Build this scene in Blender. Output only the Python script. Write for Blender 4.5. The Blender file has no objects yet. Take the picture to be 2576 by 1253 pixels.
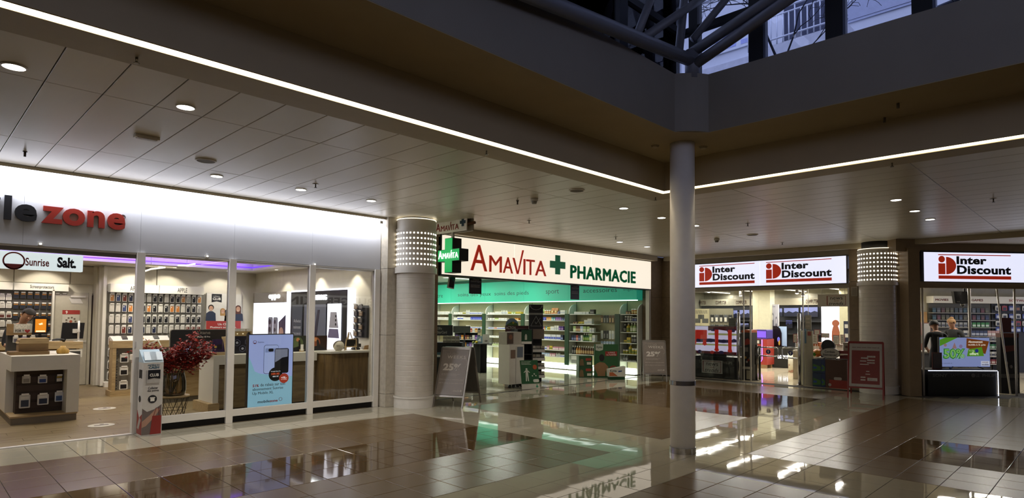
import bpy, math, random
from mathutils import Vector, Matrix
R = random.Random(11)
SC = bpy.context.scene
COL = SC.collection
# ---------------------------------------------------------------- camera
FL, YAW, PIT, ROL, PX, PY, EYE = 1536.34, 0.778102, 0.040270, 0.008854, 1304.9, 737.6, 1.66
_f = Vector((math.cos(PIT)*math.cos(YAW), math.cos(PIT)*math.sin(YAW), math.sin(PIT)))
_r0 = Vector((math.sin(YAW), -math.cos(YAW), 0)); _u0 = _r0.cross(_f)
_r = _r0*math.cos(ROL) + _u0*math.sin(ROL); _u = -_r0*math.sin(ROL) + _u0*math.cos(ROL)
cd = bpy.data.cameras.new('camera'); cam = bpy.data.objects.new('camera', cd); COL.objects.link(cam)
cd.sensor_width = 36.0; cd.lens = FL/2576*36.0
cd.shift_x = -(PX-1288)/2576; cd.shift_y = (PY-626.5)/2576
cd.clip_start = 0.05; cd.clip_end = 200
cam.matrix_world = Matrix(((_r.x, _u.x, -_f.x, 0), (_r.y, _u.y, -_f.y, 0), (_r.z, _u.z, -_f.z, EYE), (0, 0, 0, 1)))
SC.camera = cam
# ---------------------------------------------------------------- world: even dusk sky
w = bpy.data.worlds.new('dusk'); SC.world = w; w.use_nodes = True
bg = w.node_tree.nodes['Background']; bg.inputs[0].default_value = (0.48, 0.54, 0.85, 1); bg.inputs[1].default_value = 1.8
SC.view_settings.view_transform = 'Standard'; SC.view_settings.look = 'None'
SC.view_settings.exposure = 0.0; SC.view_settings.gamma = 1.0; SC.view_settings.use_curve_mapping = False
try:
    SC.cycles.max_bounces = 6; SC.cycles.transparent_max_bounces = 8; SC.cycles.glossy_bounces = 3; SC.cycles.diffuse_bounces = 3
    SC.cycles.caustics_reflective = False; SC.cycles.caustics_refractive = False
    SC.cycles.sample_clamp_indirect = 4.0
except Exception:
    pass

def ray(px, py): return _f + _r*((px-PX)/FL) - _u*((py-PY)/FL)
def on_floor(px, py, z=0.0):
    d = ray(px, py); t = (z-EYE)/d.z; return (d.x*t, d.y*t)
def project(p):
    d = Vector(p) - Vector((0, 0, EYE)); wv = _f.dot(d)
    if wv < 0.05: return None
    return (PX + FL*_r.dot(d)/wv, PY - FL*_u.dot(d)/wv)

class Fr:
    """a local frame: x to the viewer's right along a wall, y into the wall, z up"""
    def __init__(s, ox, oy, deg):
        s.o = Vector((ox, oy, 0)); s.rz = math.radians(deg)
        s.ex = Vector((math.cos(s.rz), math.sin(s.rz), 0)); s.ey = Vector((-math.sin(s.rz), math.cos(s.rz), 0))
    def world(s, p): return s.o + s.ex*p[0] + s.ey*p[1] + Vector((0, 0, p[2]))
    def local(s, x, y):
        d = Vector((x, y, 0)) - s.o; return (d.dot(s.ex), d.dot(s.ey))
    def at(s, px, py, off=0.0):
        d = ray(px, py); n = s.ey; e = Vector((0, 0, EYE)); P = s.o + n*off
        t = n.dot(P-e)/n.dot(d); h = e + d*t
        return ((h-s.o).dot(s.ex), h.z)
    def rect(s, a, b, c, d, off=0.0):
        x0, z1 = s.at(a, b, off); x1, z0 = s.at(c, d, off)
        return x0, z0, x1, z1
W = Fr(0, 0, 0)
LEFT = Fr(0, 9.83, 0)          # phone shop and pharmacy fronts
RIGHT = Fr(16.1, 9.83, -90)    # electronics shop front
DIAG = Fr(15.81, 3.33, math.degrees(math.atan2(-0.667, 0.745)))

# ---------------------------------------------------------------- materials
def lin(h):
    if isinstance(h, (tuple, list)): return tuple(h[:3])
    h = h.lstrip('#'); v = [int(h[i:i+2], 16)/255 for i in (0, 2, 4)]
    return tuple(c/12.92 if c <= .04045 else ((c+.055)/1.055)**2.4 for c in v)
MATS = {}
def mat(key, col='cccccc', rough=.5, metal=0., emit=0., ecol=None, var=.06, nscale=9., spec=.5, bump=0., bscale=60., stretch=None, coat=0.):
    if key in MATS: return MATS[key]
    m = bpy.data.materials.new(key); m.use_nodes = True; nt = m.node_tree; b = nt.nodes['Principled BSDF']
    c = lin(col)
    b.inputs['Base Color'].default_value = (*c, 1); b.inputs['Roughness'].default_value = rough; b.inputs['Metallic'].default_value = metal
    b.inputs['Specular IOR Level'].default_value = spec
    if coat: b.inputs['Coat Weight'].default_value = coat; b.inputs['Coat Roughness'].default_value = .05
    if var > 0 or bump > 0:
        tc = nt.nodes.new('ShaderNodeTexCoord'); mp = nt.nodes.new('ShaderNodeMapping'); no = nt.nodes.new('ShaderNodeTexNoise')
        nt.links.new(tc.outputs['Object'], mp.inputs[0]); nt.links.new(mp.outputs[0], no.inputs['Vector'])
        if stretch: mp.inputs['Scale'].default_value = stretch
        no.inputs['Scale'].default_value = nscale; no.inputs['Detail'].default_value = 4
        if var > 0:
            rp = nt.nodes.new('ShaderNodeValToRGB')
            rp.color_ramp.elements[0].position = .3; rp.color_ramp.elements[1].position = .7
            rp.color_ramp.elements[0].color = (*[v*(1-var) for v in c], 1); rp.color_ramp.elements[1].color = (*[min(1, v*(1+var)) for v in c], 1)
            nt.links.new(no.outputs['Fac'], rp.inputs[0]); nt.links.new(rp.outputs[0], b.inputs['Base Color'])
        if bump > 0:
            n2 = nt.nodes.new('ShaderNodeTexNoise'); n2.inputs['Scale'].default_value = bscale
            nt.links.new(mp.outputs[0], n2.inputs['Vector'])
            bp = nt.nodes.new('ShaderNodeBump'); bp.inputs['Strength'].default_value = bump; bp.inputs['Distance'].default_value = .01
            nt.links.new(n2.outputs['Fac'], bp.inputs['Height']); nt.links.new(bp.outputs[0], b.inputs['Normal'])
    if emit > 0:
        b.inputs['Emission Color'].default_value = (*lin(ecol or col), 1); b.inputs['Emission Strength'].default_value = emit
    MATS[key] = m; return m
def plain(col, rough=.55, metal=0., spec=.5):
    return mat('paint_%s_%d_%d' % (col, int(rough*100), int(metal*10)), col, rough, metal, var=.05, spec=spec)
def glow(col, s=1.0):
    return mat('glow_%s_%d' % (col, int(s*100)), col, .5, emit=s, var=0)
def screen(col, s=.8):
    return mat('screen_%s_%d' % (col, int(s*100)), col, .3, emit=s, var=0)
def glass_mat(key, tint=(1, 1, 1), ior=1.5, base=.0, rough=0.):
    if key in MATS: return MATS[key]
    m = bpy.data.materials.new(key); m.use_nodes = True; nt = m.node_tree; nt.nodes.clear()
    out = nt.nodes.new('ShaderNodeOutputMaterial'); mx = nt.nodes.new('ShaderNodeMixShader'); tr = nt.nodes.new('ShaderNodeBsdfTransparent'); gl = nt.nodes.new('ShaderNodeBsdfGlossy')
    fr = nt.nodes.new('ShaderNodeFresnel'); fr.inputs[0].default_value = ior
    tr.inputs[0].default_value = (*tint, 1); gl.inputs['Roughness'].default_value = rough
    if base:
        ad = nt.nodes.new('ShaderNodeMath'); ad.operation = 'ADD'; ad.inputs[1].default_value = base; ad.use_clamp = True
        nt.links.new(fr.outputs[0], ad.inputs[0]); nt.links.new(ad.outputs[0], mx.inputs[0])
    else: nt.links.new(fr.outputs[0], mx.inputs[0])
    nt.links.new(tr.outputs[0], mx.inputs[1]); nt.links.new(gl.outputs[0], mx.inputs[2]); nt.links.new(mx.outputs[0], out.inputs[0])
    MATS[key] = m; return m
def wood(key, c1, c2, sx=1., sy=12., sz=12., rough=.5, scale=2.2):
    if key in MATS: return MATS[key]
    m = bpy.data.materials.new(key); m.use_nodes = True; nt = m.node_tree; b = nt.nodes['Principled BSDF']; b.inputs['Roughness'].default_value = rough
    tc = nt.nodes.new('ShaderNodeTexCoord'); mp = nt.nodes.new('ShaderNodeMapping'); mp.inputs['Scale'].default_value = (sx, sy, sz)
    oi = nt.nodes.new('ShaderNodeObjectInfo'); av = nt.nodes.new('ShaderNodeVectorMath'); av.operation = 'ADD'
    ml = nt.nodes.new('ShaderNodeMath'); ml.operation = 'MULTIPLY'; ml.inputs[1].default_value = 31.
    nt.links.new(oi.outputs['Random'], ml.inputs[0]); nt.links.new(tc.outputs['Object'], av.inputs[0]); nt.links.new(ml.outputs[0], av.inputs[1])
    no = nt.nodes.new('ShaderNodeTexNoise'); no.inputs['Scale'].default_value = scale; no.inputs['Detail'].default_value = 7; no.inputs['Roughness'].default_value = .65
    rp = nt.nodes.new('ShaderNodeValToRGB'); rp.color_ramp.elements[0].position = .3; rp.color_ramp.elements[1].position = .72
    rp.color_ramp.elements[0].color = (*lin(c1), 1); rp.color_ramp.elements[1].color = (*lin(c2), 1)
    nt.links.new(av.outputs[0], mp.inputs[0]); nt.links.new(mp.outputs[0], no.inputs['Vector']); nt.links.new(no.outputs['Fac'], rp.inputs[0]); nt.links.new(rp.outputs[0], b.inputs['Base Color'])
    MATS[key] = m; return m
def tile_mat(key, col, rough, var=.05, spec=.5, wave=.03):
    """polished stoneware: a little tone per tile, fine speckle, faint waviness"""
    m = bpy.data.materials.new(key); m.use_nodes = True; nt = m.node_tree; b = nt.nodes['Principled BSDF']
    b.inputs['Roughness'].default_value = rough; b.inputs['Specular IOR Level'].default_value = spec
    c = lin(col); tc = nt.nodes.new('ShaderNodeTexCoord'); ge = nt.nodes.new('ShaderNodeNewGeometry')
    no = nt.nodes.new('ShaderNodeTexNoise'); no.inputs['Scale'].default_value = 1.6; no.inputs['Detail'].default_value = 8
    nt.links.new(ge.outputs['Position'], no.inputs['Vector'])
    rp = nt.nodes.new('ShaderNodeValToRGB'); rp.color_ramp.elements[0].position = .3; rp.color_ramp.elements[1].position = .7
    rp.color_ramp.elements[0].color = (*[v*(1-var) for v in c], 1); rp.color_ramp.elements[1].color = (*[v*(1+var) for v in c], 1)
    nt.links.new(no.outputs['Fac'], rp.inputs[0]); nt.links.new(rp.outputs[0], b.inputs['Base Color'])
    n2 = nt.nodes.new('ShaderNodeTexNoise'); n2.inputs['Scale'].default_value = 3.0; n2.inputs['Detail'].default_value = 1
    nt.links.new(ge.outputs['Position'], n2.inputs['Vector'])
    bp = nt.nodes.new('ShaderNodeBump'); bp.inputs['Strength'].default_value = wave; bp.inputs['Distance'].default_value = .02
    nt.links.new(n2.outputs['Fac'], bp.inputs['Height']); nt.links.new(bp.outputs[0], b.inputs['Normal'])
    MATS[key] = m; return m

# ---------------------------------------------------------------- mesh helpers
class MB:
    def __init__(s): s.v = []; s.f = []; s.m = []; s.sm = []
    def _add(s, vs, fs, m=0, sm=False):
        o = len(s.v); s.v += [tuple(p) for p in vs]
        for f in fs: s.f.append(tuple(i+o for i in f)); s.m.append(m); s.sm.append(sm)
        return s
    def box(s, x0, y0, z0, x1, y1, z1, m=0):
        vs = [(x0, y0, z0), (x1, y0, z0), (x1, y1, z0), (x0, y1, z0), (x0, y0, z1), (x1, y0, z1), (x1, y1, z1), (x0, y1, z1)]
        return s._add(vs, [(0, 3, 2, 1), (4, 5, 6, 7), (0, 1, 5, 4), (1, 2, 6, 5), (2, 3, 7, 6), (3, 0, 4, 7)], m)
    def prism(s, poly, y0, y1, m=0):
        """outline in x,z pushed through y"""
        n = len(poly)
        a = sum(poly[i][0]*poly[(i+1) % n][1]-poly[(i+1) % n][0]*poly[i][1] for i in range(n))
        if a < 0: poly = poly[::-1]
        vs = [(x, y0, z) for x, z in poly] + [(x, y1, z) for x, z in poly]
        fs = [tuple(range(n)), tuple(range(2*n-1, n-1, -1))] + [(i, i+n, (i+1) % n+n, (i+1) % n) for i in range(n)]
        return s._add(vs, fs, m)
    def slab(s, poly, z0, z1, m=0):
        n = len(poly)
        a = sum(poly[i][0]*poly[(i+1) % n][1]-poly[(i+1) % n][0]*poly[i][1] for i in range(n))
        if a < 0: poly = poly[::-1]
        vs = [(x, y, z0) for x, y in poly] + [(x, y, z1) for x, y in poly]
        fs = [tuple(range(n-1, -1, -1)), tuple(range(n, 2*n))] + [(i, (i+1) % n, (i+1) % n+n, i+n) for i in range(n)]
        return s._add(vs, fs, m)
    def cyl(s, cx, cy, z0, z1, r0, r1=None, n=24, m=0, cap=True, a0=0., a1=None):
        r1 = r0 if r1 is None else r1
        cs = [(math.cos(2*math.pi*i/n), math.sin(2*math.pi*i/n)) for i in range(n)]
        vs = [(cx+r0*c, cy+r0*q, z0) for c, q in cs] + [(cx+r1*c, cy+r1*q, z1) for c, q in cs]
        s._add(vs, [(i, (i+1) % n, (i+1) % n+n, i+n) for i in range(n)], m, True)
        if cap:
            o = len(s.v)-2*n
            s.f.append(tuple(o+i for i in range(n-1, -1, -1))); s.m.append(m); s.sm.append(False)
            s.f.append(tuple(o+n+i for i in range(n))); s.m.append(m); s.sm.append(False)
        return s
    def lathe(s, prof, cx=0., cy=0., n=24, m=0, sm=True):
        k = len(prof); vs = []
        for r, z in prof: vs += [(cx+r*math.cos(2*math.pi*i/n), cy+r*math.sin(2*math.pi*i/n), z) for i in range(n)]
        fs = [(j*n+i, j*n+(i+1) % n, (j+1)*n+(i+1) % n, (j+1)*n+i) for j in range(k-1) for i in range(n)]
        return s._add(vs, fs, m, sm)
    def disc_y(s, cx, cz, r, y0, y1, n=24, m=0, rz=None):
        return s.prism([(cx+r*math.cos(2*math.pi*i/n), cz+(rz or r)*math.sin(2*math.pi*i/n)) for i in range(n)], y0, y1, m)
    def tube(s, pts, r, n=6, m=0, cap=True):
        pts = [Vector(p) for p in pts]; rs = r if isinstance(r, (list, tuple)) else [r]*len(pts)
        vs = []
        up = Vector((0, 0, 1))
        for i, p in enumerate(pts):
            d = (pts[min(i+1, len(pts)-1)]-pts[max(i-1, 0)]).normalized()
            a = d.cross(up if abs(d.z) < .95 else Vector((1, 0, 0))).normalized(); b = a.cross(d)
            vs += [tuple(p+(a*math.cos(2*math.pi*k/n)+b*math.sin(2*math.pi*k/n))*rs[i]) for k in range(n)]
        L = len(pts)
        fs = [(j*n+i, (j+1)*n+i, (j+1)*n+(i+1) % n, j*n+(i+1) % n) for j in range(L-1) for i in range(n)]
        if cap: fs += [tuple(range(n)), tuple(range(L*n-1, (L-1)*n-1, -1))]
        return s._add(vs, fs, m, True)
    def bar(s, a, b, w, h, m=0):
        """square bar between two points"""
        a, b = Vector(a), Vector(b); d = (b-a).normalized()
        q = d.cross(Vector((0, 0, 1)) if abs(d.z) < .95 else Vector((0, 1, 0))).normalized(); p = q.cross(d)
        c = [(-w/2, -h/2), (w/2, -h/2), (w/2, h/2), (-w/2, h/2)]
        vs = [tuple(e+q*x+p*y) for e in (a, b) for x, y in c]
        return s._add(vs, [(3, 2, 1, 0), (4, 5, 6, 7), (0, 1, 5, 4), (1, 2, 6, 5), (2, 3, 7, 6), (3, 0, 4, 7)], m)
    def ball(s, c, rx, ry=None, rz=None, nu=14, nv=9, m=0):
        ry = ry or rx; rz = rz or rx; vs = []
        for j in range(nv+1):
            t = math.pi*j/nv
            for i in range(nu):
                p = 2*math.pi*i/nu; vs.append((c[0]+rx*math.sin(t)*math.cos(p), c[1]+ry*math.sin(t)*math.sin(p), c[2]-rz*math.cos(t)))
        return s._add(vs, [(j*nu+i, j*nu+(i+1) % nu, (j+1)*nu+(i+1) % nu, (j+1)*nu+i) for j in range(nv) for i in range(nu)], m, True)
    def move(s, d):
        s.v = [(x+d[0], y+d[1], z+d[2]) for x, y, z in s.v]; return s
    def map(s, fn): s.v = [tuple(fn(*p)) for p in s.v]; return s
    def mesh(s, name, mats):
        me = bpy.data.meshes.new(name); me.from_pydata(s.v, [], s.f)
        for m in mats: me.materials.append(m)
        me.polygons.foreach_set('material_index', s.m); me.polygons.foreach_set('use_smooth', s.sm); me.update(); return me
def rrect(x0, z0, x1, z1, r, n=5):
    out = []
    for cx, cz, a in ((x1-r, z0+r, -90), (x1-r, z1-r, 0), (x0+r, z1-r, 90), (x0+r, z0+r, 180)):
        out += [(cx+r*math.cos(math.radians(a+90*i/n)), cz+r*math.sin(math.radians(a+90*i/n))) for i in range(n+1)]
    return out
ANCH = {}
FINE = {'slotted_rail', 'small_lettering', 'price_strips', 'print', 'side_print', 'emblem', 'icons', 'logos', 'light_dots', 'wire_basket', 'symbol', 'picture', 'photo_print', 'slat_board'}   # too fine to pick apart
def aslist(m): return list(m) if isinstance(m, (list, tuple)) else [m]
def thing(name, label, cat, fr=W, anchor=(0, 0, 0), group=None, kind=None):
    o = bpy.data.objects.new(name, None); COL.objects.link(o); o.empty_display_size = .1
    o.location = fr.world(anchor); o.rotation_euler = (0, 0, fr.rz); ANCH[o.name] = Vector(anchor)
    tag(o, label, cat, group, kind); return o
def tag(o, label=None, cat=None, group=None, kind=None):
    if label: o['label'] = label
    if cat: o['category'] = cat
    if group: o['group'] = group
    if kind: o['kind'] = kind
    return o
def part(name, mb, m, parent, label=None, kind=None):
    """a child in its parent's frame coordinates"""
    me = mb if isinstance(mb, bpy.types.Mesh) else mb.mesh(name, aslist(m))
    o = bpy.data.objects.new(name, me); COL.objects.link(o); o.parent = parent
    if parent.type == 'EMPTY' and parent.name in ANCH: o.location = -ANCH[parent.name]
    if label: o['label'] = label
    if kind or name in FINE: o['kind'] = kind or 'stuff'
    return o
def solid(name, mb, m, fr, anchor, label=None, cat=None, group=None, kind=None):
    """a top-level thing that is one mesh"""
    mb.move((-anchor[0], -anchor[1], -anchor[2])); o = bpy.data.objects.new(name, mb.mesh(name, aslist(m))); COL.objects.link(o)
    o.location = fr.world(anchor); o.rotation_euler = (0, 0, fr.rz); ANCH[o.name] = Vector(anchor)
    tag(o, label, cat, group, kind); return o
def struct(name, mb, m, fr=W, label=None):
    return solid(name, mb, m, fr, (0, 0, 0), label, None, None, 'structure')
def dup(root, loc, rz=None, label=None, group=None):
    r = root.copy(); COL.objects.link(r); r.location = loc
    if rz is not None: r.rotation_euler = (0, 0, rz)
    if label: r['label'] = label
    if group: r['group'] = group
    for ch in root.children:
        c = ch.copy(); COL.objects.link(c); c.parent = r
        for g in ch.children:
            d = g.copy(); COL.objects.link(d); d.parent = c
    return r
def text_mesh(s, bold=0., res=2, shear=0., ext=0., space=1.):
    cu = bpy.data.curves.new('lettering', 'FONT'); cu.body = s; cu.size = 1; cu.offset = bold; cu.resolution_u = res; cu.shear = shear; cu.extrude = ext; cu.space_character = space
    ob = bpy.data.objects.new('lettering', cu); me = bpy.data.meshes.new_from_object(ob)
    bpy.data.objects.remove(ob); bpy.data.curves.remove(cu); return me
def text(parent, s, x0, z0, x1, z1, y, m, bold=0., res=2, shear=0., depth=.002, name='lettering', flip=False, space=1., label=None):
    """lettering fitted into a rectangle of the parent's frame, facing -y"""
    fat = 'M' in s and bold > .005      # a sharp-notched letter is thickened by overlaid strokes instead of a curve offset
    me = text_mesh(s, 0. if fat else bold, res, shear, .5, space)
    if not len(me.vertices): return None
    if fat:
        V = [tuple(v.co) for v in me.vertices]; F_ = [tuple(p.vertices) for p in me.polygons]; nv_ = []; nf_ = []
        for dx, dy in ((0, 0), (bold, 0), (-bold, 0), (bold*.7, bold*.7), (-bold*.7, bold*.7), (bold*.7, -bold*.7), (-bold*.7, -bold*.7), (0, bold), (0, -bold)):
            k_ = len(nv_); nv_ += [(a_+dx, b_+dy, c_) for a_, b_, c_ in V]; nf_ += [tuple(i+k_ for i in f) for f in F_]
        me = bpy.data.meshes.new('lettering'); me.from_pydata(nv_, [], nf_)
    xs = [v.co.x for v in me.vertices]; ys = [v.co.y for v in me.vertices]
    a, b, c, d = min(xs), max(xs), min(ys), max(ys)
    for v in me.vertices:
        u = (v.co.x-a)/max(b-a, 1e-6); q = (v.co.y-c)/max(d-c, 1e-6)
        v.co = (x0+(x1-x0)*u, y-(v.co.z+.5)*depth, z0+(z1-z0)*q)
    me.materials.clear(); me.materials.append(m); me.name = name
    o = bpy.data.objects.new(name, me); COL.objects.link(o); o.parent = parent
    if parent.name in ANCH: o.location = -ANCH[parent.name]
    if label: o['label'] = label
    return o
def lines(mb, x0, z0, x1, z1, n, y, seed=0, m=0, fill=.45, ragged=.3):
    """rows of small print as thin raised bars"""
    q = random.Random(seed); h = (z1-z0)/n
    for i in range(n):
        zc = z1-h*(i+.5); e = x1-(x1-x0)*ragged*q.random(); x = x0
        while x < e-.004:
            wd = (x1-x0)*(.06+.12*q.random()); mb.box(x, y-.0012, zc-h*fill/2, min(x+wd, e), y, zc+h*fill/2, m); x += wd+(x1-x0)*.025
    return mb
# ---------------------------------------------------------------- shared materials
M_white = tile_mat('tile_cream', 'a8a18d', .03, .06)
M_brown = tile_mat('tile_brown', '5e4a2a', .24, .10)
M_brownp = tile_mat('tile_brown_polished', '57442a', .06, .10)
M_shopt = tile_mat('tile_shop', 'b3ad98', .05, .05)
M_idt = tile_mat('tile_pale', 'c8bca2', .09, .04)
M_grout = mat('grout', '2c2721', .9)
M_panel = mat('ceiling_panel', 'd0c9b6', .33, var=.02, nscale=2, spec=.6)
M_soffit = mat('soffit_plaster', 'a89878', .7, var=.03, nscale=3)
M_band = mat('band_plaster', 'b3a78c', .55, var=.03)
M_bulk = mat('bulkhead_grey', '8d867a', .65, var=.04, nscale=2)
M_dark = mat('recess_dark', '1b1a18', .9)
M_stone = mat('sandstone', 'bdb5a5', .6, var=.12, nscale=14, bump=.06, bscale=90)
M_stone2 = mat('sandstone_brown', '85735b', .6, var=.12, nscale=10, bump=.06, bscale=80)
M_alu = mat('aluminium', 'd4d0c9', .38, .2, var=.03)
M_steel = mat('polished_steel', 'b5b5b8', .18, 1., var=.03)
M_whitem = mat('white_metal', 'd8d5ce', .4, var=.03)
M_wallw = mat('wall_white', 'd9d3c4', .75, var=.03)
M_black = mat('black_plastic', '0f0f10', .35, var=.05)
M_blackm = mat('black_matt', '161617', .8, var=.05)
M_glass = glass_mat('clear_glass', (.93, .95, .95), 1.45)
M_tubew = mat('tube_white', '74767e', .45, var=.04)
M_drum = mat('drum_enamel', 'e6e2da', .35, var=.03)
M_shaft = mat('shaft_enamel', 'd2cbbf', .32, var=.05, nscale=5)
M_plankf = wood('laminate_floor', '6f6046', '9c8a68', 1.2, 16, 16, .38)
M_oak = wood('oak', '9c835a', 'c4ab80', 1.5, 14, 14, .5)
M_oakd = wood('oak_dark', '6a5233', '9a7b50', 1.2, 10, 10, .55)
M_whitel = mat('white_laminate', 'dedace', .4, var=.02)
# ---------------------------------------------------------------- lamps that light the large spaces
def area(name, loc, sx, sy, watt, col=(1, .93, .82), rot=(0, 0, 0), parent=None):
    l = bpy.data.lights.new(name, 'AREA'); l.shape = 'RECTANGLE'; l.size = sx; l.size_y = sy; l.energy = watt; l.color = col
    o = bpy.data.objects.new(name, l); COL.objects.link(o); o.location = loc; o.rotation_euler = rot
    if parent: o.parent = parent
    return o
def spot(name, loc, watt, col=(1, .93, .84), ang=100, blend=.6, rot=(0, 0, 0), rad=.04, parent=None):
    l = bpy.data.lights.new(name, 'SPOT'); l.energy = watt; l.color = col; l.spot_size = math.radians(ang); l.spot_blend = blend; l.shadow_soft_size = rad
    o = bpy.data.objects.new(name, l); COL.objects.link(o); o.location = loc; o.rotation_euler = rot
    if parent: o.parent = parent
    return o
# ---------------------------------------------------------------- floor with its tiles
floor = struct('floor', MB().slab([(-9, -9), (19.5, -9), (19.5, .2), (15.82, 3.34), (16.1, 4.4), (16.1, 9.83), (-9, 9.83)], -.12, -.004), M_grout, label='mall floor of polished cream and brown tiles')
floor_ph = struct('floor_pharmacy', MB().box(7.1, 9.83, -.12, 15.75, 20.2, -.004), M_grout, label='glossy pale tiled floor of the pharmacy')
TX = [3.91+.393*i for i in range(-12, 37)]
TY = [4.545-.4*k for k in range(14, 0, -1)] + [4.545+.415*k for k in range(0, 13)]
TY = [y for y in TY if y < 9.7] + [9.79]
cells = []
for i in range(len(TX)-1):
    for j in range(len(TY)-1):
        x0, x1, y0, y1 = TX[i], TX[i+1], TY[j], TY[j+1]
        cx, cy = (x0+x1)/2, (y0+y1)/2
        if x1 > 16.08 and y1 > 3.3: continue
        if cx > 15.7 and (cx-15.81)*.667+(cy-3.33)*.745 > -.25: continue
        p = project((cx, cy, 0))
        if p is None or not (-500 < p[0] < 3000 and p[1] < 1700): continue
        white = 6.2 < cx < 7.45 or 3.3 < cy < 4.55 or cy > 8.7 or cx > 15.3
        pr = [project(q) for q in ((x0, y0, 0), (x1, y0, 0), (x1, y1, 0), (x0, y1, 0))]
        ar = 0 if None in pr else abs(sum(pr[k][0]*pr[(k+1) % 4][1]-pr[(k+1) % 4][0]*pr[k][1] for k in range(4)))/2
        if not (-60 < p[0] < 2636 and p[1] < 1300): ar *= .001
        pol = (5.75 < cy < 7.05 and cx < 6.27) or (10.3 < cx < 13.6 and cy > 4.5) or (8.6 < cx < 10.2 and cy < 2.2)
        cells.append((ar, x0, y0, x1, y1, 0 if white else (2 if pol else 1)))
cells.sort(reverse=True)
G = .0028
tile_me = {}
for n_, (ar, x0, y0, x1, y1, white) in enumerate(cells[:300]):
    k = (white, round(x1-x0, 3), round(y1-y0, 3))
    if k not in tile_me:
        a, b = (x1-x0)/2-G, (y1-y0)/2-G
        e = .002
        mb = MB(); vs = [(-a, -b, -.01), (a, -b, -.01), (a, b, -.01), (-a, b, -.01), (-a, -b, -e/2), (a, -b, -e/2), (a, b, -e/2), (-a, b, -e/2), (-a+e, -b+e, 0), (a-e, -b+e, 0), (a-e, b-e, 0), (-a+e, b-e, 0)]
        mb._add(vs, [(0, 1, 5, 4), (1, 2, 6, 5), (2, 3, 7, 6), (3, 0, 4, 7), (4, 5, 9, 8), (5, 6, 10, 9), (6, 7, 11, 10), (7, 4, 8, 11), (8, 9, 10, 11)])
        tile_me[k] = mb.mesh('tile', [(M_white, M_brown, M_brownp)[white]])
    o = bpy.data.objects.new('tile', tile_me[k]); COL.objects.link(o); o.parent = floor
    o.location = ((x0+x1)/2, (y0+y1)/2, 0); o.rotation_euler = (R.gauss(0, .0011), R.gauss(0, .0011), 0)
rest = MB()
def flat_tile(mb, x0, y0, x1, y1, m):
    t = [R.gauss(0, .0011) for _ in range(2)]; cx, cy = (x0+x1)/2, (y0+y1)/2
    P = [(x0+G, y0+G), (x1-G, y0+G), (x1-G, y1-G), (x0+G, y1-G)]
    vs = [(x, y, -.01) for x, y in P] + [(x, y, (x-cx)*t[0]+(y-cy)*t[1]) for x, y in P]
    mb._add(vs, [(0, 1, 5, 4), (1, 2, 6, 5), (2, 3, 7, 6), (3, 0, 4, 7), (4, 5, 6, 7)], m)
for ar, x0, y0, x1, y1, white in cells[300:]: flat_tile(rest, x0, y0, x1, y1, white)
part('far_tiles', rest, [M_white, M_brown, M_brownp], floor, kind='stuff')
pt = MB(); x = 7.45
while x < 15.6:
    y = 9.87
    while y < 20: flat_tile(pt, x, y, x+.393, y+.415, 0); y += .415
    x += .393
part('far_tiles', pt, M_shopt, floor_ph, kind='stuff')
part('door_track', MB().box(7.7, 9.80, -.003, 15.5, 9.86, .001), M_dark, floor_ph)
# electronics shop floor
floor_el = struct('floor_electronics', MB().slab([(16.1, 9.83), (16.1, 4.4), (15.84, 3.36), (19.6, 0.), (27.5, -4), (27.5, 13), (16.1, 13)], -.12, -.004), M_grout, label='pale glossy floor of the electronics shop')
et = MB(); x = 16.1
while x < 27:
    y = -3.
    while y < 13:
        if (x-15.81)*.667+(y-3.33)*.745 > .06 and (x > 16.3 or 4.4 < y < 9.5): flat_tile(et, x, y, x+.59, y+.59, 0)
        y += .59
    x += .59
part('far_tiles', et, M_idt, floor_el, kind='stuff')
# phone shop laminate floor: planks
floor_pn = struct('floor_phone_shop', MB().box(-3, 9.83, -.12, 6.9, 17.6, -.006), M_grout, label='oak laminate floor of the phone shop')
pl_me = MB().box(-.648, -.097, -.008, .648, .097, 0).mesh('plank', [M_plankf])
row = 0; y = 9.93
while y < 17.5:
    x = -2.4-(row*.47 % 1.3)
    while x < 7.3:
        if -2.2 < x < 6.6:
            o = bpy.data.objects.new('plank', pl_me); COL.objects.link(o); o.parent = floor_pn; o.location = (x, y, R.uniform(-.0006, .0006))
        x += 1.3
    y += .196; row += 1
part('threshold', MB().box(-2.5, 9.76, -.004, 2.34, 9.835, .012), M_alu, floor_pn)
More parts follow.
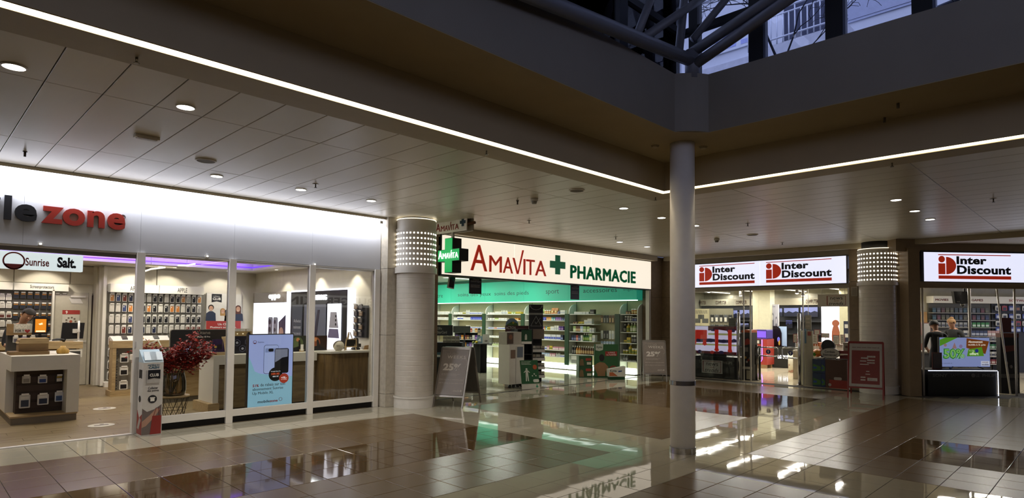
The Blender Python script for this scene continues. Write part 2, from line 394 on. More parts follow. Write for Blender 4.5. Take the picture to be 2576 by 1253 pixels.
# ---------------------------------------------------------------- outer ceiling: long panels
ceil = struct('ceiling', MB().box(-9, 4.95, 3.53, 8.2, 9.83, 3.6).box(8.0, -9, 3.53, 19.5, 9.83, 3.6), M_dark, label='mall ceiling of long satin metal panels')
pan = {}
def ceiling_panel(x0, x1, y0, y1):
    k = (round(x1-x0, 3), round(y1-y0, 3))
    if k not in pan:
        a, b, c = (x1-x0)/2-.0035, (y1-y0)/2-.0035, .004
        mb = MB(); e = .003
        P = [(-a, -b), (a, -b), (a, b), (-a, b)]; Q = [(-a+e, -b+e), (a-e, -b+e), (a-e, b-e), (-a+e, b-e)]
        mb._add([(x, y, .03) for x, y in P]+[(x, y, .003) for x, y in P]+[(x, y, 0) for x, y in Q], [(0, 4, 5, 1), (1, 5, 6, 2), (2, 6, 7, 3), (3, 7, 4, 0), (4, 8, 9, 5), (5, 9, 10, 6), (6, 10, 11, 7), (7, 11, 8, 4), (11, 10, 9, 8), (0, 1, 2, 3)])
        pan[k] = mb.mesh('panel', [M_panel])
    o = bpy.data.objects.new('panel', pan[k]); COL.objects.link(o); o.parent = ceil
    o.location = ((x0+x1)/2, (y0+y1)/2, 3.5); o.rotation_euler = (R.gauss(0, .0004), R.gauss(0, .0011), 0)
XS = [8.16-.39*k for k in range(26, 0, -1)] + [8.16+.39*k for k in range(0, 29)]
for i in range(len(XS)-1):
    x0, x1 = XS[i], XS[i+1]
    segs = [(5.12, 6.04), (6.04, 8.2), (8.2, 9.66)] if x1 < 8.2 else [(-2.62, -.45), (-.45, 1.71), (1.71, 3.87), (3.87, 6.04), (6.04, 8.2), (8.2, 9.66)]
    for a, b in segs:
        if x1 > 16.0: continue
        ceiling_panel(x0, x1, a, b)
# plaster bands either side of the light line, cove faces, soffit
st = MB()
st.box(-9, 4.735, 3.49, 8.16, 5.12, 3.6); st.box(7.79, -9, 3.49, 8.16, 4.735, 3.6)
struct('trim_1', st, M_band, label='plaster band between the light line and the ceiling panels')
sf = MB(); sf.box(-9, 4.60, 3.52, 7.62, 4.735, 3.98); sf.box(7.62, -9, 3.52, 7.79, 4.735, 3.98); sf.box(-9, 4.60, 3.488, 7.635, 4.624, 3.52); sf.box(7.612, -9, 3.488, 7.634, 4.624, 3.52)
struct('trim_2', sf, M_soffit, label='plaster upstand beside the light line')
so = MB().slab([(-9, 3.747), (6.431, 3.747), (6.722, 3.461), (6.722, -9), (7.7, -9), (7.7, 4.66), (-9, 4.66)], 3.893, 3.99)
struct('ceiling_soffit', so, M_soffit, label='raised plaster soffit around the atrium')
bk = MB()
arc = []
for i in range(7):
    t = i/6; x = 6.43+(6.72-6.43)*t; y = 3.745+(3.46-3.745)*t; bul = .035*math.sin(math.pi*t)
    arc.append((x-bul*.7, y-bul*.7))
inner = [(-9, 3.745)] + arc + [(6.72, -9)]
outer = [(7.05, -9), (7.05, 4.05), (-9, 4.05)]
struct('wall_atrium', MB().slab(inner+outer, 3.9, 4.6), M_bulk, label='grey bulkhead around the atrium opening')
# light line, an L of glowing acrylic
ll = thing('light_line', 'long white recessed light line that turns the corner behind the round post', 'light', W, (7.7, 4.68, 3.5))
M_led = mat('led_acrylic', 'f4f2ff', .4, emit=11., ecol='ffeac4', var=0)
part('diffuser', MB().box(-6, 4.625, 3.493, 7.785, 4.725, 3.53), M_led, ll)
part('diffuser', MB().box(7.635, -5.9, 3.493, 7.765, 4.625, 3.53), mat('led_acrylic_dimmed', 'f4f2ff', .4, emit=6., ecol='ffeac4', var=0), ll)  # same acrylic, set dimmer only to darken this side of the mall
for b_, l_ in (((-6.5, -6.45, 3.47, 7.5, -6.32, 3.499), 'added unseen light line along the restaurant side of the atrium'), ((-6.98, -6.0, 3.47, -6.85, 3.7, 3.499), 'added unseen light line along the fourth side of the atrium')):
    l2 = thing('light_line', l_, 'light', W, (b_[0], b_[1], 3.5)); part('diffuser', MB().box(*b_), M_led, l2)  # lines added out of view to light the post and columns from the front
# roof, atrium far sides, walls behind the camera
rf = MB()
rf.box(-9, 4.05, 4.3, 28, 21, 4.58); rf.box(7.05, -9, 4.3, 28, 4.05, 4.58)
struct('roof', rf, M_blackm, label='flat roof above the shops')
bw = MB(); bw.box(-9.3, -9, 0, -9, 10, 4.6); bw.box(-9.3, -9.3, 0, 20, -9, 4.6); bw.box(19.5, -9, 0, 19.8, -.0, 4.6)
struct('wall_back', bw, M_stone2, label='stone-clad wall on the far side of the mall')
struct('ceiling_back', MB().box(-9, -9, 3.5, 7.7, -6, 3.6).box(-9, -6, 3.5, -6.5, 3.72, 3.6), M_band, label='plain ceiling on the far side of the atrium')
struct('wall_atrium_back', MB().box(-6.8, -6.3, 3.5, 6.72, -6, 4.6).box(-6.8, -6, 3.5, -6.5, 3.745, 4.6), M_bulk, label='grey bulkhead on the far side of the atrium')
# ---------------------------------------------------------------- round post
post = thing('round_post', 'slim white round post with two steel bands standing on the cream tile crossing', 'post', W, (6.93, 3.93, 0))
def zpost(py): 
    d = ray(1715, py); n = Vector((_f.x, _f.y, 0)); t = n.dot(Vector((6.82, 3.82, 0)))/n.dot(d); return EYE+d.z*t
part('shaft', MB().cyl(6.93, 3.93, 0, 3.91, .153, n=48), mat('post_paint', 'f0ece2', .45, var=.03), post)
for a, b in ((1148, 1130), (971, 960)):
    z0, z1 = max(0, zpost(a)), zpost(b)
    part('band', MB().lathe([(.15, z0), (.161, z0), (.161, z1), (.15, z1)], 6.93, 3.93, 48, sm=False), M_steel, post)
# ---------------------------------------------------------------- lit drum columns
def drum_column(cx, cy, r, zs, label, stone):
    """zs: plinth top, collar bottom, collar top, drum top ring, rim, top"""
    c = thing('drum_column', label, 'column', W, (cx, cy, 0))
    z1, z2, z3, z4, z5, z6 = zs
    part('plinth', MB().lathe([(r*1.0, 0), (r*1.0, z1-.03), (r*1.03, z1-.03), (r*1.03, z1), (r*.97, z1)], cx, cy, 64, sm=False), M_drum, c)
    prof = []; n = 24; h = (z2-z1)/n
    for i in range(n):
        a = z1+h*i; prof += [(r*.955, a), (r*.965, a+.006), (r*.965, a+h-.006), (r*.955, a+h)]
    part('ribbed_shaft', MB().lathe(prof, cx, cy, 64, sm=False), M_shaft, c)
    part('collar', MB().lathe([(r*.95, z2), (r*1.06, z2), (r*1.06, z3), (r*.95, z3)], cx, cy, 64, sm=False), M_drum, c)
    part('drum', MB().lathe([(r, z3-.01), (r, z4)], cx, cy, 64), M_drum, c)
    d = MB(); N = 34
    for k in range(7):
        z = z3+(z4-z3)*(k+.55)/7
        for i in range(N):
            a = 2*math.pi*(i+.5)/N; u = .0135*r/.37
            p = [(-u, -u), (u, -u), (u, u), (-u, u)]
            vs = []
            for rr in (r-.002, r+.002):
                for q, w_ in p:
                    aa = a+q/r; vs.append((cx+rr*math.cos(aa), cy+rr*math.sin(aa), z+w_))
            d._add(vs, [(4, 5, 6, 7), (0, 1, 5, 4), (1, 2, 6, 5), (2, 3, 7, 6), (3, 0, 4, 7)])
    part('light_dots', d, mat('dot_light', 'fff6e6', .4, emit=4., ecol='fff4e0', var=0), c)
    part('upper_ring', MB().lathe([(r*.98, z4), (r*1.03, z4), (r*1.03, z5), (r*.98, z5)], cx, cy, 64, sm=False), M_drum, c)
    part('neck', MB().lathe([(r*.985, z5), (r*.985, z6)], cx, cy, 64), M_drum, c)
    part('lit_rim', MB().lathe([(r*.9, z6), (r*1.0, z6), (r*1.0, z6+.012), (r*.9, z6+.012)], cx, cy, 64, sm=False), mat('rim_light', 'fff4dc', .4, emit=1.6, var=0), c)
    part('cap', MB().cyl(cx, cy, z6+.012, 3.51, r*.8, n=40), M_dark, c)
    return c
def zcol(cx, cy, px, py):
    d = ray(px, py); n = Vector((cx, cy, 0)).normalized(); D = math.hypot(cx, cy)-.37; t = D/n.dot(d); return EYE+d.z*t
CL = (6.80, 9.42); CR = (16.02, 4.03)
zl = [zcol(*CL, 1040, y) for y in (1000, 686, 671, 579, 573, 549)]
drum_column(*CL, .37, zl, 'cream ribbed column with a glowing dotted drum beside the phone shop window', M_stone)
zr = [zcol(*CR, 2208, y) for y in (971, 717, 709, 633, 628, 624.5)]
zr[5] = max(zr[5], zr[4]+.02)
drum_column(*CR, .40, zr, 'dim ribbed column with a glowing dotted drum beside the red-framed board', M_stone2)
# stone pilasters behind the columns, built of slabs
def pilaster(fr, x0, x1, y0, y1, joints, m, label, idx, top=3.5):
    root = struct('wall_pilaster_%d' % idx, MB().box(x0+.01, y0+.012, 0, x1-.01, y1, top), M_dark, fr, label)
    zz = [0]+joints+[top]
    for a, b in zip(zz, zz[1:]):
        part('stone_slab', MB().box(x0, y0, a+.003, x1, y1-.01, b-.003), m, root)
    return root
pilaster(LEFT, 6.30, 6.66, -.22, .35, [.24, 1.32, 2.55], M_stone, 'pale sandstone pilaster between the phone shop and the drum column', 1)
pilaster(LEFT, 6.66, 7.66, .02, .35, [1.32, 2.55], M_stone2, 'sandstone wall behind the drum column', 2)
pilaster(LEFT, 15.52, 16.4, -.02, .3, [1.1, 2.3], M_stone2, 'brown sandstone pilaster in the corner between pharmacy and electronics shop', 3)
pilaster(RIGHT, -.3, .62, .0, .2, [1.1, 2.3], M_stone2, 'brown sandstone pilaster at the corner beside the electronics shop', 4)
pilaster(RIGHT, 5.17, 6.30, .0, .12, [1.45, 2.6], M_stone2, 'brown sandstone pilaster behind the dim drum column', 5)
# ================================================================ phone shop front
wl = struct('wall_left', MB().box(-9, .02, 2.5, 6.30, .30, 3.6).box(-9, .0, 0, -2.5, .3, 2.5), M_whitem, LEFT, 'fascia wall above the phone shop')
seams = [-2.5]+[LEFT.at(px, 560)[0] for px in (59, 355, 591, 787)]+[6.285]
M_fascia = mat('fascia_white', 'c6c8ce', .38, var=.015, nscale=1.5)
for a, b in zip(seams, seams[1:]):
    part('fascia_panel', MB().box(a+.001, -.0, 2.525, b-.001, .03, 3.35), M_fascia, wl)
tr = thing('light_trough', 'glowing white trough along the top of the phone shop fascia', 'light', LEFT, (2, -.2, 3.35))
part('housing', MB().box(-2.5, -.165, 3.455, 6.29, -.001, 3.498), M_band, tr)
part('diffuser', MB().box(-2.5, -.165, 3.362, 6.27, -.001, 3.455, 0), mat('trough_glow', 'f2f4ff', .4, emit=3.2, ecol='f4f4ff', var=0), tr)
area('trough_lamp', (0, .1, -.0), 8.6, .09, 78, (.93, .94, 1.), (math.radians(24), 0, 0), tr)
part('end_bracket', MB().box(6.16, -.17, 3.37, 6.22, -.163, 3.42), M_whitem, tr)
# word on the fascia
sg = thing('fascia_sign', 'large black and red lower-case shop name on the white fascia', 'sign', LEFT, (1.2, -.02, 2.75))
x0, zb = LEFT.at(102, 569); x1, _ = LEFT.at(313, 583); zt = LEFT.at(235, 531)[1]; zb2 = LEFT.at(235, 573.5)[1]
M_red = plain('962c22', .4); M_ink = plain('14161c', .4)
text(sg, 'zone', x0, zb2, x1, zt, -.004, M_red, bold=.035, res=4, depth=.03, space=1.06)
asc = zb2+(zt-zb2)*1.34
text(sg, 'mobile', x0-(x1-x0)*1.47, zb2, x0-.045, asc, -.004, M_ink, bold=.035, res=4, depth=.03, space=1.06)
ax, az = LEFT.at(309, 546)
rg = MB()
for i in range(20):
    a, b = 2*math.pi*i/20, 2*math.pi*(i+1)/20
    rg.prism([(ax+.032*math.cos(a), az+.032*math.sin(a)), (ax+.032*math.cos(b), az+.032*math.sin(b)), (ax+.027*math.cos(b), az+.027*math.sin(b)), (ax+.027*math.cos(a), az+.027*math.sin(a))], -.008, -.001)
part('ring', rg, M_ink, sg); text(sg, 'R', ax-.012, az-.016, ax+.013, az+.016, -.003, M_ink, depth=.004)
for px, py in ((101, 614), (520, 645), (790, 665)):
    xx, zz = LEFT.at(px, py); solid('door_sensor', MB().box(xx-.025, -.03, zz-.02, xx+.025, -.0, zz+.02).box(xx-.012, -.034, zz-.01, xx+.012, -.03, zz+.01, 1), [M_whitem, glow('ffffff', 2)], LEFT, (xx, 0, zz), 'small white sensor under the phone shop fascia', 'sensor', 'sensors under the phone shop fascia')
# window frames
PX_ = [2.375, 3.625, 4.94, 6.215]
fr_ = struct('trim_window_frame', MB().box(2.33, .0, 2.505, 6.29, .07, 2.53), M_alu, LEFT, 'aluminium window frame of the phone shop')
for i, x in enumerate(PX_): part('post', MB().box(x-.05, -.035, 0, x+.05, .065, 2.53), mat('frame_paint', 'e6e2da', .4, var=.02), fr_)
for a, b in zip(PX_, PX_[1:]):
    part('bottom_rail', MB().box(a+.05, -.02, .10, b-.05, .05, .2), mat('frame_paint'), fr_)
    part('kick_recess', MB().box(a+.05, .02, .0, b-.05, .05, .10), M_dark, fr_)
for i, (a, b) in enumerate(zip(PX_, PX_[1:])):
    struct('window_%d' % (i+1), MB().box(a+.05, .012, .2, b-.05, .022, 2.51), M_glass, LEFT, 'tall shop window pane')
part('latch', MB().box(2.33, -.05, 1.2, 2.345, -.03, 1.28), M_alu, fr_)
part('header_slot', MB().box(-2.5, .03, 2.45, 2.33, .12, 2.53), mat('header_grey', '6d675c', .5), fr_)
# ---------------------------------------------------------------- phone shop shell
for i_, b_ in enumerate(((3.30, 16.9, 0, 6.86, 17.1, 3.4), (-3, 17.5, 0, 3.30, 17.7, 3.4), (3.24, 17.1, 0, 3.36, 17.7, 3.4), (-3.2, 9.9, 0, -3, 17.7, 3.4))):
    struct('wall_phone_shop_%d' % (i_+1), MB().box(*b_), M_wallw, label='pale wall of the phone shop')
struct('wall_partition', MB().box(6.86, 9.95, 0, 7.4, 20.2, 3.5), M_wallw, label='partition between phone shop and pharmacy')
cl = MB(); cl.box(-3, 9.9, 2.8, 7.0, 10.6, 2.86); cl.box(-3, 15.75, 2.8, 7.0, 17.6, 2.86); cl.box(6.3, 10.6, 2.8, 7.0, 15.75, 2.86); cl.box(-3, 10.6, 2.8, -1.5, 15.75, 2.86)
cl.box(-1.6, 10.5, 3.25, 6.4, 15.85, 3.3); cl.box(-1.6, 15.78, 2.86, 6.4, 15.85, 3.25); cl.box(6.33, 10.5, 2.86, 6.4, 15.85, 3.25); cl.box(-1.6, 10.5, 2.86, -1.53, 15.85, 3.25); cl.box(-1.6, 10.5, 2.86, 6.4, 10.57, 3.25)
struct('ceiling_phone_shop', cl, M_wallw, label='white coffered ceiling of the phone shop')
pc = thing('cove_light', 'violet cove light around the phone shop ceiling', 'light', W, (2.4, 15.7, 2.9))
M_vio = mat('violet_led', '6a3cff', .4, emit=1.3, ecol='6a3cff', var=0)
part('led_strip', MB().box(-1.5, 15.735, 2.861, 6.3, 15.765, 2.885), M_vio, pc)
part('led_strip', MB().box(6.285, 10.6, 2.861, 6.315, 15.735, 2.885), M_vio, pc)
area('cove_lamp', (2.4, 15.5, 2.9), 7.5, .15, 42, (.27, .12, 1.), (math.radians(145), 0, 0))
# shop lamps: ceiling spots washing the walls + general light
def ceiling_spot(x, y, z, label, group, watt, tilt=(0, 0), ang=70, col=(1, .9, .74), r=.045):
    o = thing('ceiling_spot', label, 'spotlight', W, (x, y, z), group)
    part('trim', MB().lathe([(r*1.35, z), (r*1.35, z-.006), (r, z-.008), (r, z)], x, y, 20, sm=False), M_whitem, o)
    part('lens', MB().cyl(x, y, z-.005, z-.001, r, n=20), glow('fff3df', 6), o)
    if watt: spot('spot_lamp', (0, 0, -.03), watt, col, ang, .35, (tilt[0], tilt[1], 0), .05, o)
    return o
for x in (1.2, 2.3, 3.9, 4.65, 5.9, .2):
    ceiling_spot(x, 16.25 if x > 3 else 16.75, 2.8, 'small ceiling spotlight over the back wall of the phone shop', 'wall washing spotlights of the phone shop', 40, (math.radians(38), 0), 82)
for x, y in ((6.55, 14.9), (6.6, 13.2), (6.6, 11.6), (6.6, 10.4), (5.6, 10.2), (5.0, 10.25), (4.0, 10.25), (4.3, 16.1)):
    ceiling_spot(x, y, 2.8, 'small ceiling spotlight near the window side of the phone shop', 'perimeter spotlights of the phone shop', 34, (0, 0), 100)
for x, y in ((.6, 12.2), (2.6, 12.2), (4.6, 12.2), (.6, 14.4), (2.6, 14.4), (4.6, 14.4)):
    p = thing('ceiling_panel_light', 'square light panel in the violet coffer of the phone shop', 'light', W, (x, y, 3.25), 'coffer light panels of the phone shop')
    part('diffuser', MB().box(x-.3, y-.3, 3.235, x+.3, y+.3, 3.25), glow('fff2dc', 3), p)
    area('panel_lamp', (0, 0, -.03), .6, .6, 30, (1, .92, .78), parent=p)
# ================================================================ pharmacy front and shell
ph = struct('wall_pharmacy_front', MB().box(7.40, .03, 3.30, 15.6, .3, 3.6).box(7.66, -.17, 3.36, 15.6, .03, 3.5), M_band, LEFT, 'bulkhead above the pharmacy sign')
M_cream = mat('sign_cream', 'f6f0e2', .4, emit=.86, ecol='fff3df', var=0)
s2 = thing('pharmacy_sign', 'long cream illuminated sign with red and green pharmacy lettering and a green cross', 'sign', LEFT, (11.6, 0, 2.53))
M_dkg = mat('acrylic_dark_green', '0d3b2a', .4, emit=.5, ecol='0f5c3c', var=0)
part('case', MB().box(7.70, .0, 2.505, 15.53, .22, 3.37), plain('17201b', .5), s2)
xs = [7.73]+[LEFT.at(px, 650)[0] for px in (1293, 1487)]+[15.5]
for a, b in zip(xs, xs[1:]): part('panel', MB().box(a+.003, -.012, 2.535, b-.003, .0, 3.34), M_cream, s2)
Y0 = -.013
M_amr = mat('acrylic_red', 'a5251f', .4, emit=.42, ecol='b82c18', var=0); M_amg = mat('acrylic_green', '12452f', .4, emit=.5, ecol='0f5a38', var=0)
def am_text(root, x0, x1, zb, zc, zt, y, m, depth=.02):
    """red pharmacy word: tall first letter, small capitals, a V that rises"""
    W_ = x1-x0; u = W_/10.9
    def L(s, a, b, z0, z1, bold=.0): text(root, s, x0+u*a, z0, x0+u*b, z1, y, m, bold=bold, res=3, depth=depth)
    L('A', 0, 2.15, zb, zt); L('M', 2.45, 4.15, zb, zc); L('A', 4.35, 5.75, zb, zc)
    mb = MB(); t = u*.2
    q = lambda a: x0+u*a
    mb.prism([(q(5.72), zc), (q(5.72)+t*1.2, zc), (q(6.42)+t*.3, zb+t), (q(7.15), zt), (q(7.15)+t, zt), (q(6.45)+t*.6, zb), (q(6.45)-t*.5, zb)], y-depth, y)
    part('lettering', mb, m, root)
    L('I', 7.35, 7.6, zb, zc); L('T', 7.75, 9.05, zb, zc); L('A', 9.15, 10.9, zb, zc)
xa, za = LEFT.at(1182, 692); xb, zb_ = LEFT.at(1372, 697)
am_text(s2, xa, xb, 2.66, 3.02, 3.22, Y0, M_amr)
cx0, cz0 = LEFT.at(1382, 680); cx1, cz1 = LEFT.at(1420, 640)
def cross(mb, cx, cz, h, w_, y0, y1, m=0, hx=None):
    hx = hx or h
    mb.prism([(cx-w_, cz-h), (cx+w_, cz-h), (cx+w_, cz-w_), (cx+hx, cz-w_), (cx+hx, cz+w_), (cx+w_, cz+w_), (cx+w_, cz+h), (cx-w_, cz+h), (cx-w_, cz+w_), (cx-hx, cz+w_), (cx-hx, cz-w_), (cx-w_, cz-w_)], y0, y1, m)
    return mb
cc = (cx0+cx1)/2; part('cross', cross(MB(), cc, 2.965, .235, .085, Y0-.02, Y0, hx=(cx1-cx0)/2*1.0), M_dkg, s2)
pa, pb = LEFT.at(1433, 690)[0], LEFT.at(1597, 690)[0]
text(s2, 'PHARMACIE', pa, 2.66, pb, 3.0, Y0, M_amg, bold=.028, res=2, depth=.02, space=1.08)
# shell
struct('wall_pharmacy_1', MB().box(15.7, 10.14, 0, 15.9, 20.0, 3.6), M_wallw, label='pale wall behind the pharmacy shelves')
struct('wall_pharmacy_2', MB().box(7.4, 20.0, 0, 15.9, 20.2, 3.6), M_wallw, label='pale end wall of the pharmacy')
struct('ceiling_pharmacy', MB().box(7.4, 9.86, 3.05, 15.9, 20.1, 3.12), mat('ceiling_ph', '9aa39b', .6), label='grey louvred ceiling of the pharmacy')
struct('trim_pharmacy_jamb', MB().box(15.42, .0, 0, 15.56, .12, 2.53), M_alu, LEFT, 'aluminium jamb at the end of the pharmacy opening')
for i, x in enumerate((8.6, 11.4, 13.9)):
    for j, y in enumerate((14.4, 16.7, 18.9)):
        p = thing('ceiling_light', 'bright rectangular light panel in the pharmacy ceiling', 'light', W, (x, y, 3.05), 'pharmacy ceiling light panels')
        part('frame', MB().box(x-.62, y-.17, 3.035, x+.62, y+.17, 3.05), M_whitem, p)
        part('diffuser', MB().box(x-.59, y-.14, 3.03, x+.59, y+.14, 3.036), glow('f6fff4', 1.25), p)
        area('panel_lamp', (0, 0, -.04), 1.15, .28, 38, (.98, 1., .9), parent=p)
# ================================================================ electronics shop front and shell
we = struct('wall_right', MB().box(.55, .03, 3.24, 5.2, .3, 3.6).box(.55, .02, 2.45, 5.2, .12, 2.56), mat('lintel_bronze', '8f8573', .4), RIGHT, 'bulkhead and lintel of the electronics shop')
struct('trim_beam', MB().box(15.93, -9, 3.385, 16.12, 9.66, 3.53).box(16.1, -9, 3.42, 19.5, 3.4, 3.5), M_band, label='plaster beam above the electronics shop fronts')
M_idw = mat('sign_cool', 'e9ecff', .4, emit=.95, ecol='e6e9ff', var=0)
M_idr = mat('acrylic_red2', 'b02a1c', .4, emit=.42, ecol='c03018', var=0); M_idk = plain('171a2e', .4)
def id_logo(root, x0, z0, x1, z1, y):
    """red i and D blocks, two dark words, rule above and bar below"""
    w_, h = x1-x0, z1-z0; X = lambda a: x0+w_*a; Z = lambda a: z0+h*a; d = .006
    part('rule', MB().box(X(0), y-d, Z(.965), X(1), y, Z(1)), M_idr, root)
    part('bar', MB().box(X(0), y-d, Z(0), X(1), y, Z(.135)), M_idr, root)
    e = MB(); e.disc_y(X(.046), Z(.80), h*.135, y-d, y, 24); e.box(X(.0), y-d, Z(.185), X(.093), y, Z(.63))
    n = 20; r = h*.355
    e.prism([(X(.107), Z(.185))]+[(X(.107)+w_*.135*math.sin(math.pi*i/n), Z(.54)-r*math.cos(math.pi*i/n)) for i in range(n+1)], y-d, y)
    part('emblem', e, M_idr, root)
    text(root, 'Inter', X(.25), Z(.60), X(.665), Z(.93), y, M_idk, bold=.04, res=3, depth=d, space=1.06)
    text(root, 'Discount', X(.255), Z(.20), X(1.0), Z(.555), y, M_idk, bold=.04, res=3, depth=d, space=1.06)
s3 = thing('shop_sign', 'long white illuminated sign with the same red and black emblem twice', 'sign', RIGHT, (2.9, 0, 2.56))
mid = RIGHT.at(1912, 690)[0]
part('case', MB().box(.62, .0, 2.555, 5.14, .14, 3.26), plain('4f4a42', .4, .5), s3)
part('panel', MB().box(.64, -.012, 2.575, mid-.003, .0, 3.235), M_idw, s3)
part('panel', MB().box(mid+.003, -.012, 2.575, 5.11, .0, 3.235), M_idw, s3)
a = RIGHT.at(1760, 715)[0]; b = RIGHT.at(1899, 715)[0]; id_logo(s3, a, 2.645, b, 3.19, -.013)
a = RIGHT.at(1928, 715)[0]; b = RIGHT.at(2093, 715)[0]; id_logo(s3, a, 2.645, b, 3.19, -.013)
wd = struct('wall_diagonal', MB().box(-.3, .02, 3.22, 5, .3, 3.5).box(.2, .0, 2.41, 5, .1, 2.55).box(-.06, -.03, 0, .21, .25, 3.3), mat('jamb_bronze', '8a765c', .4), DIAG, 'bronze jamb and lintel of the second electronics shop front')
s4 = thing('shop_sign', 'single white illuminated sign with one red and black emblem on the angled shop front', 'sign', DIAG, (1.6, 0, 2.55))
part('case', MB().box(.27, .0, 2.53, 4.6, .16, 3.25), M_black, s4)
part('panel', MB().box(.33, -.012, 2.555, 4.55, .0, 3.21), M_idw, s4)
a = DIAG.at(2360, 700)[0]; b = DIAG.at(2542, 700)[0]; id_logo(s4, a, 2.615, b, 3.165, -.013)
# interior shell
for i_, b_ in enumerate(((24.0, 2.75, 0, 24.2, 13, 3.4), (16.1, 12.6, 0, 24.0, 12.8, 3.4), (15.92, 10.2, 0, 16.1, 12.8, 3.4))):
    struct('wall_electronics_%d' % (i_+1), MB().box(*b_), mat('shop_grey', '8b8778', .7), label='grey wall of the electronics shop')
struct('ceiling_electronics', MB().slab([(16.15, 12.8), (16.15, 4.4), (15.95, 3.45), (19.8, 0.), (27, -4.5), (27, 12.8)], 2.86, 2.92), mat('shop_ceiling', 'a7a394', .7), label='pale ceiling of the electronics shop')
def tube_light(x0, y0, x1, y1, z, watt, k):
    o = thing('tube_light', 'slim fluorescent tube light under the electronics shop ceiling', 'light', W, ((x0+x1)/2, (y0+y1)/2, z), 'fluorescent tubes of the electronics shop')
    part('housing', MB().bar((x0, y0, z+.03), (x1, y1, z+.03), .09, .04), M_whitem, o)
    part('tube', MB().tube([(x0, y0, z-.0), (x1, y1, z-.0)], .022, 8), glow('fff8ea', 1.7), o)
    for q_ in (.15, .85): part('hanger', MB().cyl(x0+(x1-x0)*q_, y0+(y1-y0)*q_, z+.04, 2.865, .006, n=6), M_alu, o)
    if watt:
        L_ = math.hypot(x1-x0, y1-y0)
        area('tube_lamp', (0, 0, -.05), L_, .06, watt, (1, .95, .84), (0, 0, math.atan2(y1-y0, x1-x0)), o)
k = 0
for y in (11.4, 9.9, 8.4, 6.9, 5.4):
    for x in (17.4, 19.05, 20.7, 22.35):
        tube_light(x, y, x+1.55, y, 2.74, 32, k); k += 1
for i, (x, y) in enumerate(((19.2, 1.9), (20.9, .6), (22.4, -.6), (18.2, 2.4))):
    tube_light(x-.1, y+.9, x+.6, y-.4, 2.74, 34, k); k += 1
# ================================================================ skylight
SKX, SKY = 6.92, 3.93       # glazing planes above the bulkhead
M_mull = plain('101114', .5)
sk = struct('window_skylight', MB().box(-6.6, SKY-.03, 4.58, SKX+.03, SKY+.05, 4.64).box(SKX-.03, -6.2, 4.58, SKX+.05, SKY, 4.64), M_mull, label='dark steel clerestory of the skylight')
GR = Fr(SKX, SKY, -90); GL = Fr(0, SKY, 0)
for px in (1748, 1905, 2101, 2322):
    x = GR.at(px, 60)[0]; wd_ = .085 if px != 1748 else .06
    part('mullion', MB().box(SKX-.05, SKY-x-wd_, 4.6, SKX+.07, SKY-x+wd_, 6.5), M_mull, sk)
    if px > 1748: part('mullion_edge', MB().box(SKX-.055, SKY-x-wd_-.03, 4.6, SKX+.02, SKY-x-wd_-.005, 6.5), plain('5d6478', .4), sk)
for px in (1560, 1400, 1180):
    x = GL.at(px, 40)[0]
    part('mullion', MB().box(x-.08, SKY-.05, 4.6, x+.08, SKY+.07, 6.5), M_mull, sk)
z1 = GR.at(1790, 28)[1]
part('rail', MB().box(SKX-.04, -6, 5.26, SKX+.05, SKY, 5.34), M_mull, sk)
part('rail', MB().box(-6.4, SKY-.04, 5.26, SKX, SKY+.05, 5.34), M_mull, sk)
part('pane', MB().box(SKX-.004, -6.2, 4.62, SKX+.004, SKY, 6.5), glass_mat('sky_glass', (.9, .93, .98), 1.45), sk)
part('pane', MB().box(-6.6, SKY-.004, 4.62, SKX, SKY+.004, 6.5), glass_mat('sky_glass'), sk)
rfm = MB()
for k in range(7): rfm.box(-6.6, -6+1.6*k-.12, 6.5, SKX, -6+1.6*k+.12, 6.75); rfm.box(-6.5+2.2*k-.1, -6.2, 6.5, -6.5+2.2*k+.1, SKY, 6.72)
part('rafters', rfm, M_mull, sk)
part('daylight_stop', MB().box(-6.6, -6.2, 6.74, SKX, SKY, 6.78), plain('2b2f3a', .8), sk)  # opaque sheet added over the skylight to hold back daylight
# white tube branches that spring from the corner over the post
br = thing('roof_strut', 'grey-white steel tubes branching from a node above the round post', 'truss', W, (6.6, 3.62, 4.6))
N = Vector((6.62, 3.62, 4.78))
def pt_(fr, px, py, off=0):
    x, z = fr.at(px, py, off); return fr.world((x, off, z))
IN_L = Fr(0, 3.62, 0); IN_R = Fr(6.62, 9.83, -90)
part('node', MB().cyl(6.62, 3.62, 4.55, 4.9, .085, n=20), M_tubew, br)
a = pt_(IN_L, 1370, 2); d_ = (a-N)
part('tube', MB().tube([N, N+d_*2.5], .075, 14), M_tubew, br)
for (p, q) in (((1715, 150), (1955, -12)), ((1740, 168), (2010, -20))):
    A, B = pt_(IN_R, *p), pt_(IN_R, *q); part('tube', MB().tube([A, A+(B-A)*1.9], .062, 14), M_tubew, br)
DG = Fr(6.62, 3.62, -45)
for (p, q, r_) in (((1706, 152), (1722, -10), .05), ((1742, 100), (1835, -12), .045)):
    A, B = pt_(DG, *p), pt_(DG, *q); part('tube', MB().tube([A, A+(B-A)*1.8], r_, 12), M_tubew, br)
for (p, q, r_) in (((1600, 96), (1640, -10), .045), ((1612, 100), (1775, -10), .05)):
    A, B = pt_(IN_L, *p), pt_(IN_L, *q); part('tube', MB().tube([A, A+(B-A)*1.8], r_, 12), M_tubew, br)
